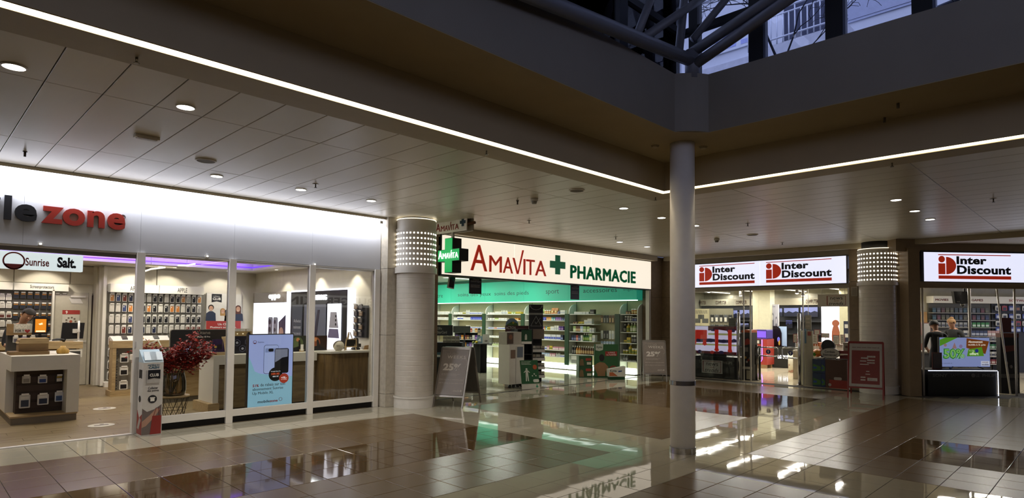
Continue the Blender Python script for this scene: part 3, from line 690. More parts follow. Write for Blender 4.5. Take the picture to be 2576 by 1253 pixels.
# ---------------------------------------------------------------- apartment block seen through the glass
FA = Fr(14.0, 9.83, -90)
ab = thing('apartment_block', 'pale apartment block with balcony seen through the skylight', 'building', FA, (5, 0, 4.58))
M_fac = mat('facade_render', 'd2d3d8', .8, var=.05, nscale=1.2)
M_win = plain('d6d9e2', .5); M_cur = mat('curtain', 'a4abdc', .7, var=.12, stretch=(30, 1, 1)); M_shut = plain('b4b8cc', .6)
part('facade', MB().box(-8, .0, 4.58, 18, .4, 14), M_fac, ab)
def window(px0, py0, px1, py1, cols, sill=True, rows=1):
    x0, zb = FA.at(px0, py1); x1, zt = FA.at(px1, py0)
    f = part('window', MB().box(x0, -.05, zb, x1, .02, zt), M_win, ab)
    for i in range(cols):
        for j in range(rows):
            a = x0+(x1-x0)*i/cols+.07; b = x0+(x1-x0)*(i+1)/cols-.05; c = zb+(zt-zb)*j/rows+.07; e = zb+(zt-zb)*(j+1)/rows-.05
            part('pane', MB().box(a, -.056, c, b, -.05, e), M_cur, f)
    return f
window(1772, 60, 1905, 150, 3, rows=2)
window(1420, -90, 1560, 40, 2); window(1640, 40, 1720, 130, 2); window(1765, -130, 1900, 10, 3)
x0, zb = FA.at(1770, 185); x1, zt = FA.at(1925, 152)
part('sill_slab', MB().box(x0-3, -.12, zb+.05, x1, .0, zt-.02), mat('concrete', 'c4c4ca', .8, var=.08), ab)
# balcony with railing
bx0, bz0 = FA.at(1928, 118, -1.); bx1, bz1 = FA.at(2090, 60, -1.)
bal = part('balcony', MB().box(bx0, -1., bz0-.35, bx1+.3, .0, bz0), mat('concrete'), ab)
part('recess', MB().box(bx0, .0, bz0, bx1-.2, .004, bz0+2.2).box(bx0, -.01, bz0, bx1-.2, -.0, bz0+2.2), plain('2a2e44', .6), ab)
rl = MB(); rl.tube([(bx0-.4, -1, bz0+.75), (bx1+.3, -1, bz0+.75)], .025); rl.tube([(bx0-.4, -1, bz0+.62), (bx1+.3, -1, bz0+.62)], .018); rl.tube([(bx0-.4, -1, bz0+.12), (bx1+.3, -1, bz0+.12)], .02)
n = 16
for i in range(n+1):
    x = bx0-.4+(bx1+.7-bx0)*i/n; rl.tube([(x, -1, bz0), (x, -1, bz0+(.75 if i % 4 == 0 else .62))], .014)
part('railing', rl, M_win, bal)
# roller shutter window
x0, zb = FA.at(2128, 62); x1, zt = FA.at(2300, -40)
sh = part('shutter', MB().box(x0, -.04, zb, x1, .02, zt), M_shut, ab)
q = MB(); n = 34
for i in range(n): q.box(x0+.04, -.06, zb+.05+(zt-zb)*i/n, x1-.04, -.04, zb+.05+(zt-zb)*(i+.8)/n)
part('slats', q, M_shut, sh)
x0, zb = FA.at(2115, 100)
part('pipe', MB().tube([(x0, -.06, 4.6), (x0, -.06, 14)], .04), M_win, ab)
# bare branches of a tree outside
M_bark = plain('20212a', .8)
def branches(root, start, direc, length, rad, depth, q, mb):
    p = Vector(start); d = Vector(direc).normalized(); pts = [p.copy()]; n = 5
    for i in range(n):
        d = (d+Vector((q.gauss(0, .22), q.gauss(0, .22), q.gauss(0, .16)))).normalized(); p = p+d*length/n; pts.append(p.copy())
        if depth > 0 and i > 0:
            e = (d+Vector((q.gauss(0, .75), q.gauss(0, .75), q.gauss(.1, .6)))).normalized()
            branches(root, p, e, length*q.uniform(.38, .6), rad*.5, depth-1, q, mb)
    mb.tube(pts, [max(.004, rad*(1-.75*i/n)) for i in range(n+1)], 5)
for k, (px, py, tx, ty, X, L_, rd, lab) in enumerate(((1960, 190, 1905, 60, 11.5, 1.9, .03, 'bare twiggy tree in front of the balcony outside the skylight'), (2140, 90, 2330, 0, 10.4, 2.6, .05, 'bare bough crossing in front of the shuttered window outside the skylight'))):
    F2 = Fr(X, 9.83, -90); a = F2.world((*F2.at(px, py)[:1], 0, F2.at(px, py)[1])); b = F2.world((*F2.at(tx, ty)[:1], 0, F2.at(tx, ty)[1]))
    t = thing('bare_tree', lab, 'tree', W, (a.x, a.y, 4.58))
    part('trunk', MB().tube([(a.x+.3, a.y-.3*k, 4.58), (a.x+.1, a.y, (a.z+4.58)/2), tuple(a)], [rd*2.2, rd*1.6, rd], 8), M_bark, t)
    mb = MB(); q = random.Random(5+k); branches(t, a, b-a, L_, rd, 3, q, mb)
    if k == 0: branches(t, a, Vector((0, -.7, .9)), 1.8, .022, 3, q, mb); branches(t, a, Vector((0, -.9, .3)), 1.4, .02, 3, q, mb)
    part('twigs', mb, M_bark, t, kind='stuff')
# ================================================================ things on the mall ceiling (z 3.5)
def ground_of(px, py, z): return on_floor(px, py, z)
def downlight(px, py, label, group, watt=26, lookr=.07):
    x, y = ground_of(px, py, 3.5)
    o = thing('downlight', label, 'downlight', W, (x, y, 3.5), group)
    part('trim', MB().lathe([(lookr*1.16, 3.5), (lookr*1.16, 3.495), (lookr, 3.488), (lookr, 3.5)], x, y, 28, sm=False), M_whitem, o)
    part('lens', MB().cyl(x, y, 3.49, 3.497, lookr, n=24), glow('fffaf0', 14), o)
    spot('spot_lamp', (0, 0, -.03), watt, (1, .93, .82), 115, .8, (0, 0, 0), .06, o)
for p in ((35, 166), (467, 268)): downlight(*p, 'lit downlight in the panels near the light line before the phone shop', 'inner row of downlights before the phone shop', 45)
for p in ((545, 442), (757, 476), (934, 504)): downlight(*p, 'lit downlight close to the glowing fascia of the phone shop', 'downlights close to the phone shop fascia', 85)
for p in ((1569, 523), (1664, 547), (1749, 567)): downlight(*p, 'lit downlight in the panels beside the slim round post', 'downlights beside the round post', 110)
for p in ((1559, 608), (1628, 620)): downlight(*p, 'lit downlight in front of the pharmacy sign', 'downlights before the pharmacy sign', 110)
for p in ((2254, 502), (2301, 530), (2340, 551)): downlight(*p, 'lit downlight above the dim drum column and angled shop front', 'downlights before the angled shop front', 12)
for p, l in (((518, 403), 'round grey loudspeaker in the ceiling before the phone shop'), ((1451, 478), 'round grey loudspeaker in the ceiling beside the light line corner'), ((1893, 590), 'round grey loudspeaker in the ceiling before the electronics shop')):
    x, y = ground_of(*p, 3.5); o = thing('ceiling_speaker', l, 'loudspeaker', W, (x, y, 3.5))
    part('rim', MB().lathe([(.115, 3.5), (.115, 3.488), (.1, 3.485), (.1, 3.5)], x, y, 28, sm=False), M_whitem, o)
    part('grille', MB().cyl(x, y, 3.487, 3.5, .1, n=28), plain('77736b', .8), o)
def sprinkler(px, py, label, group, z=3.5):
    x, y = ground_of(px, py, z); o = thing('sprinkler', label, 'sprinkler', W, (x, y, z), group); q = plain('6b655a', .3, .9)
    part('escutcheon', MB().lathe([(.0, z-.004), (.036, z-.006), (.048, z)], x, y, 16), plain('8e8778', .3, .8), o)
    part('body', MB().cyl(x, y, z-.05, z-.003, .009, n=10), q, o)
    part('deflector', MB().cyl(x, y, z-.056, z-.05, .02, n=12), q, o)
for p, l in (((344, 141), 'sprinkler head in the plaster band near the phone shop end'), ((1224, 377), 'sprinkler head in the plaster band midway along the light line'), ((1649, 495), 'sprinkler head by the corner of the light line'), ((2244, 408), 'sprinkler head in the plaster band on the electronics shop side'), ((794, 463), 'sprinkler head between two downlights by the phone shop fascia'), ((1331, 555), 'sprinkler head above the pharmacy sign'), ((1549, 596), 'sprinkler head beside the downlights before the pharmacy'), ((1881, 562), 'sprinkler head above the left emblem of the electronics sign'), ((2499, 500), 'sprinkler head in the dim panels over the angled shop front'), ((1968, 610), 'sprinkler head close to the plaster beam of the electronics shop')):
    sprinkler(*p, l.replace('left emblem of the ', ''), None)
for p, l in (((2259, 258), 'small bracket on the soffit near the bulkhead on the electronics shop side'), ((2225, 294), 'small bracket on the soffit nearer the light line on the electronics shop side')):
    x, y = ground_of(*p, 3.9); o = thing('soffit_bracket', l, 'bracket', W, (x, y, 3.9))
    part('plate', MB().cyl(x, y, 3.892, 3.9, .035, n=14), M_soffit, o); part('stem', MB().cyl(x, y, 3.84, 3.892, .014, n=10), plain('5f5644', .5), o)
for p, l in (((1648, 365), 'smoke detector on the soffit beside the round post on the phone shop side'), ((1769, 368), 'smoke detector on the soffit beside the round post on the electronics shop side')):
    x, y = ground_of(*p, 3.9); o = thing('smoke_detector', l, 'smoke detector', W, (x, y, 3.9))
    part('base', MB().cyl(x, y, 3.885, 3.9, .055, n=24), M_band, o); part('head', MB().cyl(x, y, 3.865, 3.885, .032, .05, n=24), M_band, o)
for p, l in (((1344, 500), 'white ceiling detector between the light line and the pharmacy'), ((1803, 601), 'white ceiling detector above the electronics shop sign')):
    x, y = ground_of(*p, 3.5); o = thing('ceiling_detector', l, 'detector', W, (x, y, 3.5))
    part('base', MB().cyl(x, y, 3.46, 3.5, .06, n=24), M_whitem, o); part('head', MB().cyl(x, y, 3.42, 3.46, .035, .045, n=24), plain('8a8780', .5), o)
x, y = ground_of(369, 343, 3.5); o = thing('emergency_fitting', 'small rectangular white fitting on the ceiling before the phone shop', 'fitting', W, (x, y, 3.5))
part('housing', MB().box(x-.11, y-.05, 3.472, x+.11, y+.05, 3.5), M_whitem, o); part('cover', MB().box(x-.09, y-.035, 3.466, x+.09, y+.035, 3.472), plain('bdb9b0', .5), o)
for p, l in (((63, 381), 'small dark probe hanging from the panels by the phone shop fascia'), ((1302, 505), 'small dark probe hanging from the panels beside the ceiling detector')):
    x, y = ground_of(*p, 3.5); solid('ceiling_probe', MB().cyl(x, y, 3.44, 3.5, .012, n=8).cyl(x, y, 3.492, 3.5, .022, n=10), plain('3a2f29', .5), W, (x, y, 3.5), l, 'probe')
# ================================================================ phone shop contents
BACK = Fr(0, 16.9, 0); LB = Fr(0, 17.5, 0); RW = Fr(6.85, 16.9, -90)
def board(name, label, cat, fr, r, off, th, m_edge, m_face, group=None, inset=.0):
    """an upright flat board: body plus printed face; r = x0,z0,x1,z1"""
    x0, z0, x1, z1 = r
    o = thing(name, label, cat, fr, ((x0+x1)/2, off, z0), group)
    part('body', MB().box(x0, off, z0, x1, off+th, z1), m_edge, o)
    part('face', MB().box(x0+inset, off-.003, z0+inset, x1-inset, off, z1-inset), m_face, o)
    return o
# --- wall unit with phone cases
wu = thing('wall_display', 'tall pale wall display with grey back panel and two white header boxes for phone cases', 'display', BACK, (4.4, -.05, 0))
part('side_panel', MB().box(3.28, -.30, 0.02, 3.34, .0, 2.76), M_whitel, wu); part('side_face', MB().box(3.24, -.06, .02, 3.40, .0, 2.76), M_whitel, wu)
part('back_panel', MB().box(3.40, -.05, .15, 5.55, .0, 2.20), plain('77746c', .7), wu)
part('upper_panel', MB().box(3.40, -.04, 2.20, 4.42, .0, 2.76).box(4.44, -.04, 2.20, 5.55, .0, 2.76), M_wallw, wu)
hz0, hz1 = BACK.at(400, 735, -.3)[1]-.03, BACK.at(400, 718, -.3)[1]
for a, b, nm in ((3.42, 4.42, 1), (4.43, 5.44, 2)):
    h = part('header_box', MB().box(a, -.30, hz0, b, -.03, hz1), mat('lit_header', 'e4dfd2', .5, emit=.12, var=0), wu)
    text(h, 'APPLE', (a+b)/2-.11, hz0+.04, (a+b)/2+.11, hz1-.045, -.301, plain('333333'), bold=.01)
part('foot', MB().box(3.34, -.42, 0, 5.55, -.0, .10), M_whitel, wu)
st_ = MB()
for i in range(40): st_.box(3.385, -.055, .2+.05*i, 3.395, -.045, .225+.05*i)
part('slotted_rail', st_, plain('3c3a36'), wu)
CASES = {'black': '16181d', 'navy': '222b47', 'tan': 'b07a44', 'red-brown': '6e2f24', 'grey': '9a9894', 'clear': 'cfcac0', 'blue': '39456e', 'orange': 'c07a3a'}
M_pack = plain('d9d6ce', .3); M_tag = plain('eeebe2', .5); M_hook = plain('9a9a98', .3, .8)
case_proto = {}
def case_pack(colour, fr, x, y, z, where, group, sc=1.):
    if (colour, where) not in case_proto:
        o = thing('phone_case_pack', '%s phone case in a white pack %s' % (colour, where), 'phone case', fr, (x, y, z), '%s phone cases %s' % (colour, group))
        w_, h = .048*sc, .09*sc
        part('package', MB().prism(rrect(x-w_, z-h, x+w_, z+h, .008), y-.012, y+.008), M_pack, o)
        part('case', MB().prism(rrect(x-w_*.74, z-h*.86, x+w_*.74, z+h*.66, .01), y-.018, y-.012).box(x-w_*.5, y-.0195, z+h*.2, x-w_*.05, y-.018, z+h*.5, 1), [plain(CASES[colour], .35), M_pack], o)
        part('hook', MB().tube([(x, y-.03, z+h+.012), (x, y+.05, z+h+.012)], .003, 5).box(x-w_*.8, y-.034, z+h-.004, x+w_*.8, y-.03, z+h+.024, 1), [M_hook, M_tag], o)
        case_proto[(colour, where)] = o; return o
    return dup(case_proto[(colour, where)], fr.world((x, y, z)))
cols_px = [281, 296.7, 312.5, 328, 344, 360, 374, 388.7, 403.5, 418, 432, 446.7, 460, 473, 486.7, 500.4]
rows_px = [749, 775, 803, 829.6, 857, 886, 917, 944]
first = [['tan', 'blue', 'red-brown', 'navy', 'grey', 'grey', 'clear', 'black', 'black', 'clear', 'black', 'black', 'tan', 'grey', 'black', 'tan'],
         ['clear', 'clear', 'blue', 'orange', 'grey', 'black', 'orange', 'black', 'clear', 'black', 'orange', 'orange', 'clear', 'black', 'black', 'grey'],
         ['clear', 'clear', 'clear', 'blue', 'black', 'black', 'black', 'black', 'black', 'black', 'clear', 'black', 'clear', 'black', 'black', 'black'],
         ['clear', 'clear', 'red-brown', 'navy', 'navy', 'navy', 'clear', 'navy', 'clear', 'grey', 'clear', 'clear', 'clear', 'red-brown', 'red-brown', 'red-brown']]
xs_ = [BACK.at(p, 780, -.1)[0] for p in cols_px]
for r_, py in enumerate(rows_px):
    z = BACK.at(300, py, -.1)[1]
    for c_, x in enumerate(xs_):
        if r_ >= 4 and c_ > 1: continue
        col = first[r_][c_] if r_ < 4 else (['red-brown', 'black', 'black', 'black'][r_-4] if c_ == 0 else 'black')
        case_pack(col, BACK, x, -.1, z, 'on the grey wall panel', 'on the phone shop back panel')
# --- club poster
r = BACK.rect(520, 737, 606, 834, -.06)
po = board('club_poster', 'framed poster of smiling people over a red caption band on the phone shop wall', 'poster', BACK, r, -.06, .04, M_alu, plain('dcd9d2', .4), inset=.012)
x0, z0, x1, z1 = r; pw_, phh = x1-x0, z1-z0; y_ = -.0655
X = lambda a: x0+pw_*a; Z = lambda a: z0+phh*a
part('caption_band', MB().box(X(.01), y_, Z(.01), X(.99), y_+.002, Z(.28)), plain('a8332c', .4), po)
part('badge', MB().prism([(X(.14), Z(.98)), (X(.42), Z(.98)), (X(.42), Z(.76)), (X(.28), Z(.79)), (X(.14), Z(.76))], y_-.001, y_+.002), M_ink, po)
text(po, 'CLUB', X(.17), Z(.82), X(.39), Z(.89), y_-.001, M_tag, bold=.03); text(po, 'mobilezone', X(.18), Z(.91), X(.36), Z(.94), y_-.001, M_tag, res=1)
text(po, 'Un Club.', X(.33), Z(.165), X(.68), Z(.225), y_, M_tag, bold=.02); text(po, 'Plusieurs avantages.', X(.12), Z(.08), X(.86), Z(.14), y_, M_tag, bold=.02)
pr = MB()
def figure(mb, cx, cz, s, hair, skin, cloth, long_=False):
    mb.prism([(cx-s*1.9, Z(.28)), (cx+s*1.9, Z(.28)), (cx+s*1.7, cz-s*2.0), (cx+s*.6, cz-s*1.2), (cx-s*.6, cz-s*1.2), (cx-s*1.7, cz-s*2.0)], y_, y_+.002, cloth)
    mb.disc_y(cx, cz+s*.25, s*1.08, y_-.0004, y_+.002, 16, hair, s*1.15)
    if long_: mb.box(cx-s*1.05, y_-.0004, cz-s*1.9, cx+s*1.05, y_+.002, cz+s*.3, hair)
    mb.disc_y(cx, cz-s*.1, s*.78, y_-.0012, y_+.002, 16, skin, s*1.02)
    mb.box(cx-s*.35, y_-.0016, cz-s*.62, cx+s*.35, y_, cz-s*.5, 5)
figure(pr, X(.13), Z(.61), pw_*.075, 0, 1, 2); figure(pr, X(.46), Z(.53), pw_*.068, 3, 1, 5, True); figure(pr, X(.66), Z(.70), pw_*.08, 0, 4, 2); figure(pr, X(.9), Z(.60), pw_*.08, 4, 1, 2, True)
part('print', pr, [plain('241d1a'), plain('c79a7e'), plain('27324a'), plain('b38a4e'), plain('5a3226'), plain('e6e0d6')], po)
# --- left wall: screen protectors
sp = thing('wall_display', 'wall display headed Screenprotectors with black and orange packs', 'display', LB, (1.6, -.05, 0))
part('back_panel', MB().box(.6, -.05, .3, 2.46, .0, 2.2), plain('6d6a63', .7), sp)
part('upper_panel', MB().box(.6, -.04, 2.36, 1.76, .0, 2.78).box(1.78, -.04, 2.36, 2.78, .0, 2.78).box(2.8, -.04, 2.36, 3.28, .0, 2.78), M_wallw, sp)
hz0, hz1 = LB.at(100, 731, -.25)[1], LB.at(100, 713, -.25)[1]
part('header_box', MB().box(.7, -.25, hz0, LB.at(32.5, 720, -.25)[0], .0, hz1), mat('lit_header'), sp)
a, b = LB.at(36, 720, -.25)[0], LB.at(173, 720, -.25)[0]
part('header_box', MB().box(a, -.25, hz0, b, .0, hz1), mat('lit_header'), sp)
text(sp, 'Screenprotectors', LB.at(76, 720, -.25)[0], hz0+.028, LB.at(136, 720, -.25)[0], hz1-.04, -.252, plain('333333'), bold=.015)
part('end_panel', MB().box(2.44, -.25, 0, 2.48, .0, 2.2), M_whitel, sp)
protp = {}
def box_pack(kind, fr, x, y, z, w_, h, d, cols, name, label, cat, group):
    k = (kind, label)
    if k not in protp:
        o = thing(name, label, cat, fr, (x, y, z), group)
        part('package', MB().prism(rrect(x-w_/2, z-h/2, x+w_/2, z+h/2, min(w_, h)*.08, 3), y-d/2, y+d/2), plain(cols[0], .35), o)
        f = MB(); f.box(x-w_*.36, y-d/2-.002, z-h*.4, x+w_*.36, y-d/2, z+h*.1, 0); f.box(x-w_*.36, y-d/2-.002, z+h*.2, x+w_*.36, y-d/2, z+h*.38, 1)
        part('print', f, [plain(cols[1], .35), plain(cols[2], .35)], o)
        if kind.startswith('hang'):
            part('hook', MB().tube([(x, y-d/2-.02, z+h/2+.01), (x, y+.05, z+h/2+.01)], .003, 5).box(x-w_*.35, y-d/2-.024, z+h/2-.004, x+w_*.35, y-d/2-.02, z+h/2+.024, 1), [M_hook, M_tag], o)
        protp[k] = o; return o
    return dup(protp[k], fr.world((x, y, z)))
xc = [LB.at(p, 760, -.1)[0] for p in (40, 57.5, 75, 92.5, 110.6, 127, 143.5, 161)]
for ri, py in enumerate((745, 771, 797, 824, 850)):
    z = LB.at(100, py, -.1)[1]
    for ci, x in enumerate(xc):
        if ri >= 3 and 0 < ci < 5 and ri != 3: continue
        box_pack('hang', LB, x, -.1, z, .105, .13, .02, ('2a2620', '1c2436', 'c88a3c'), 'screen_protector_pack', 'black and orange screen protector pack hanging under the Screenprotectors header', 'pack', 'screen protector packs')
for ri, py in enumerate((748, 768, 793, 815, 840)):
    z = LB.at(10, py, -.1)[1]
    for px in (5, 22):
        box_pack('hang', LB, LB.at(px, py, -.1)[0], -.1, z, .1, .12, .02, ('d2cfc8', 'b9b4aa' if ri != 2 else '5a2d26', 'e6e3da'), 'accessory_pack', ('white' if ri != 2 else 'white and maroon') + ' accessory pack hanging beside the screen protectors', 'pack', 'white accessory packs beside the screen protectors' if ri != 2 else 'maroon accessory packs beside the screen protectors')
# --- staff door, ajar
D0, D1 = LB.at(131, 800)[0], LB.at(222, 800)[0]
dr = struct('door_1', MB().box(D0-.01, -.16, .01, D1-.04, -.12, 2.1), mat('door_grey', 'b9b3a2', .5), LB, 'pale staff door with poster at the back of the phone shop')
part('door_closer', MB().prism([(D0+.27, 2.02), (D1-.2, 2.02), (D1-.14, 1.9), (D0+.33, 1.9)], -.17, -.16).box(D0+.3, -.2, 2.04, D1-.1, -.16, 2.08), M_alu, dr)
part('handle', MB().box(D1-.20, -.2, 1.0, D1-.06, -.18, 1.02).box(D1-.09, -.18, .98, D1-.06, -.16, 1.04), M_alu, dr)
part('door_frame', MB().box(D1-.03, -.14, 0, D1+.03, .0, 2.16).box(D0-.08, -.1, 2.1, D1+.03, .0, 2.16), mat('door_grey'), dr)
part('dark_gap', MB().box(D1+.03, -.1, 0, D1+.11, -.02, 2.1), plain('2b1a14', .8), dr)
px0 = LB.rect(157, 780, 198, 855, -.165)
pp = board('door_poster', 'white notice with red heading and a ring of letters on the staff door', 'poster', LB, px0, -.168, .004, plain('cfcabd'), plain('cfcabd'))
x0, z0, x1, z1 = px0; w_, h = x1-x0, z1-z0
part('heading', MB().box(x0, -.175, z1-h*.14, x1, -.172, z1), plain('a3302a'), pp); text(pp, '9', x0+w_*.18, z1-h*.13, x0+w_*.3, z1-h*.02, -.175, M_tag, bold=.03)
rg = MB()
for i in range(9):
    a = 2*math.pi*i/9; rg.box(x0+w_*.5+w_*.27*math.cos(a)-.018, -.174, z0+h*.62+h*.13*math.sin(a)-.018, x0+w_*.5+w_*.27*math.cos(a)+.018, -.172, z0+h*.62+h*.13*math.sin(a)+.018)
rg.disc_y(x0+w_*.5, z0+h*.62, w_*.09, -.174, -.172, 14, 1); part('emblem', rg, [plain('6b5c50'), plain('b0563c')], pp)
# --- white counter in the doorway
C1 = Fr(0, 11.73, 0)
ct = thing('white_counter', 'white counter with wood base shelf and dark slatted recess near the shop entrance', 'counter', C1, (1.63, .7, 0))
zt = C1.at(100, 895)[1]; zb = C1.at(100, 932)[1]
part('base', MB().box(1.22, .0, 0, 2.02, 1.48, .1), plain('756a58', .6), ct)
part('shelf', MB().box(1.21, -.01, .1, 2.03, 1.49, .125), M_oak, ct)
part('top', MB().box(1.20, -.02, zb, 2.04, 1.5, zt), M_whitel, ct)
part('leg_panel', MB().box(1.88, -.02, .125, 2.04, 1.5, zb), M_whitel, ct)
part('side_panel', MB().box(1.20, .55, .125, 1.30, 1.5, zb), M_whitel, ct)
part('recess_panel', MB().box(1.3, .32, .125, 1.88, .36, zb).box(1.3, .36, .125, 1.33, 1.45, zb), plain('3a2c1f', .7), ct)
sl = MB()
for i in range(5): sl.box(1.31, .312, .2+.13*i, 1.88, .32, .29+.13*i)
part('slat_board', sl, plain('46362a', .7), ct)
C1b = Fr(0, 11.98, 0)
for (px, py, w_, h, cols, lab) in ((107, 955, .115, .11, ('cfccc6', '223d77', 'b8b4ac'), 'white pack with a blue coil cable hanging in the counter recess'), (149, 953, .095, .10, ('1d1c1c', 'd8d5cc', 'c9a527'), 'black and yellow accessory pack hanging in the counter recess'), (108, 1005, .14, .16, ('d7d3c9', '1b2740', 'e4e1d8'), 'white tablet cover pack hanging low in the counter recess'), (148, 998, .105, .15, ('c9cdd3', '35507c', 'dcdad2'), 'pale boxed tablet film hanging low in the counter recess'), (66, 955, .10, .11, ('b9b4a8', '8f897c', 'cfcac0'), 'grey accessory pack at the dim side of the counter recess'), (62, 1010, .13, .2, ('c4c2bc', '2c3444', 'd9d6cc'), 'tall cover pack at the dim side of the counter recess')):
    x, z = C1b.at(px, py); box_pack('hang', C1b, x, .0, z, w_, h, .03, cols, 'accessory_pack', lab, 'pack', None)
C1t = Fr(0, 12.1, 0)
x0, z0, x1, z1 = C1t.rect(42, 852, 121, 893); z0 = zt
wb = thing('wooden_box', 'brown wooden letter box with folded lid on the white counter', 'box', C1t, ((x0+x1)/2, .15, zt))
part('body', MB().box(x0+.03, .0, zt+.05, x1, .3, z1-.03), M_oakd, wb); part('plinth', MB().box(x0-.08, -.06, zt, x1+.01, .34, zt+.05), M_oakd, wb)
part('lid', MB().prism([(x0+.02, z1-.08), (x1+.005, z1-.08), (x1+.005, z1), (x0+.05, z1)], -.012, .31), M_oak, wb)
x, _ = C1t.at(160, 880)
solid('bamboo_vase', MB().lathe([(0, zt), (.075, zt), (.088, zt+.03), (.085, zt+.06), (.04, zt+.1), (.035, zt+.125), (.03, zt+.12)], x, .05, 28), wood('bamboo', 'a07c34', 'c9a04f', 14, 14, 1), C1t, (x, .05, zt), 'small round bamboo-coloured vase on the white counter', 'vase')
# gadget display and tablet kiosk
C2g = Fr(0, 12.9, 0)
r = C2g.rect(17, 815, 80, 843); gd = thing('gadget_display', 'wooden sign GADGET FOR YOU with a heart above a dark accessory rack', 'display', C2g, ((r[0]+r[2])/2, .0, zt))
part('sign_board', MB().box(r[0], .0, r[1], r[2], .03, r[3]), M_oakd, gd)
part('rack', MB().box(r[0]+.02, .03, zt, r[2]+.2, .25, r[1]), plain('2c2824', .7), gd)
part('label_strip', MB().box(r[0]+.09, -.003, r[1]+.04, r[2], .0, r[3]-.0), plain('b5b0a4'), gd)
text(gd, 'GADGET', r[0]+.11, (r[1]+r[3])/2+.015, r[2]-.03, r[3]-.012, -.003, plain('d8d2c4'), bold=.03); text(gd, 'FOR Y', r[0]+.11, r[1]+.05, r[2]-.1, (r[1]+r[3])/2, -.003, plain('2a2622'), bold=.03)
hx, hz = r[2]-.06, (r[1]+r[3])/2-.025; s_ = .035
part('heart', MB().prism([(hx, hz-s_), (hx+s_, hz), (hx+s_*.95, hz+s_*.5), (hx+s_*.5, hz+s_*.75), (hx, hz+s_*.4), (hx-s_*.5, hz+s_*.75), (hx-s_*.95, hz+s_*.5), (hx-s_, hz)], -.005, -.001), plain('8c2020'), gd)
for i in range(3):
    x = r[0]+.12+.11*i; box_pack('hang', C2g, x, .0, r[1]-.07, .07, .1, .02, (('c2bfb6', '5a5560', 'dad7ce'), ('6b5a86', '3a3050', 'b9b2c4'), ('bdb6a4', '7c766a', 'd6d2c8'))[i], 'accessory_pack', ('grey', 'violet', 'beige')[i]+' accessory pack under the GADGET sign', 'pack', None)
r = C2g.rect(81, 798, 117, 840); tk = thing('tablet_kiosk', 'black tablet kiosk with a glowing orange screen on the white counter', 'tablet', C2g, ((r[0]+r[2])/2, -.1, zt))
part('case', MB().prism(rrect(r[0], r[1], r[2], r[3], .012), -.12, -.09), M_black, tk)
part('screen', MB().box(r[0]+.028, -.124, r[1]+.03, r[2]-.025, -.12, r[3]-.03), screen('c8791a', .75), tk)
part('print', MB().box(r[0]+.04, -.126, r[1]+.035, r[2]-.035, -.124, r[1]+.06).prism([((r[0]+r[2])/2-.03, (r[1]+r[3])/2+.03), ((r[0]+r[2])/2+.02, (r[1]+r[3])/2+.05), ((r[0]+r[2])/2+.03, (r[1]+r[3])/2+.02), ((r[0]+r[2])/2-.01, (r[1]+r[3])/2+.01)], -.126, -.124), screen('f0d9b0', .9), tk)
part('stand', MB().box((r[0]+r[2])/2-.02, -.09, zt, (r[0]+r[2])/2+.02, -.06, r[1]+.05).box((r[0]+r[2])/2-.08, -.14, zt, (r[0]+r[2])/2+.08, .0, zt+.012), M_black, tk)
# --- service desk behind with monitor
C3 = Fr(0, 14.6, 0)
a, zt3 = C3.at(92, 862); b, _ = C3.at(209, 862)
sd = thing('service_desk', 'oak service desk with white drawer box behind the counter', 'desk', C3, ((a+b)/2, .3, 0))
part('top', MB().box(.4, .0, zt3-.13, b, .7, zt3), M_oak, sd); part('drawer_box', MB().box(b-.28, -.01, zt3-.30, b-.01, .6, zt3-.15).box(b-.25, -.014, zt3-.27, b-.04, -.01, zt3-.18, 1), [M_whitel, plain('3a3833')], sd)
part('side', MB().box(b-.10, .02, 0, b-.05, .68, zt3-.13), M_oakd, sd); part('modesty_panel', MB().box(.45, .6, .05, b-.1, .64, zt3-.13), M_oakd, sd)
r = C3.rect(155, 812, 212, 853, .2); mo = thing('monitor', 'black monitor seen from behind on a silver pole on the service desk', 'monitor', C3, (C3.at(195, 850, .2)[0], .2, zt3))
part('shell', MB().prism([(r[0], r[1]), (r[2]-.02, r[1]+.01), (r[2], r[3]), (r[0]+.02, r[3])], .2, .25), M_black, mo)
mx = C3.at(195, 850, .2)[0]
part('pole', MB().cyl(mx, .12, zt3, r[3]+.04, .018, n=14).cyl(mx, .12, zt3, zt3+.015, .08, n=20), M_alu, mo); part('mount', MB().box(mx-.09, .14, (r[1]+r[3])/2-.04, mx-.01, .2, (r[1]+r[3])/2+.04).box(mx-.03, .1, (r[1]+r[3])/2-.02, mx+.02, .16, (r[1]+r[3])/2+.02), M_alu, mo)
x, _ = C3.at(148, 860, .1); solid('barcode_scanner', MB().tube([(x-.1, .1, zt3+.02), (x-.02, .1, zt3+.05), (x+.05, .12, zt3+.045), (x+.1, .12, zt3+.02)], [.03, .025, .025, .035], 8), M_black, C3, (x, .1, zt3), 'black barcode scanner lying on the service desk', 'scanner')
x, _ = C3.at(133, 870, .05); solid('paper_tray', MB().box(x-.12, .02, zt3, x+.12, .3, zt3+.02).box(x-.1, .03, zt3+.02, x+.11, .29, zt3+.025, 1), [M_oak, M_tag], C3, (x, .1, zt3), 'wooden paper tray on the service desk', 'tray')
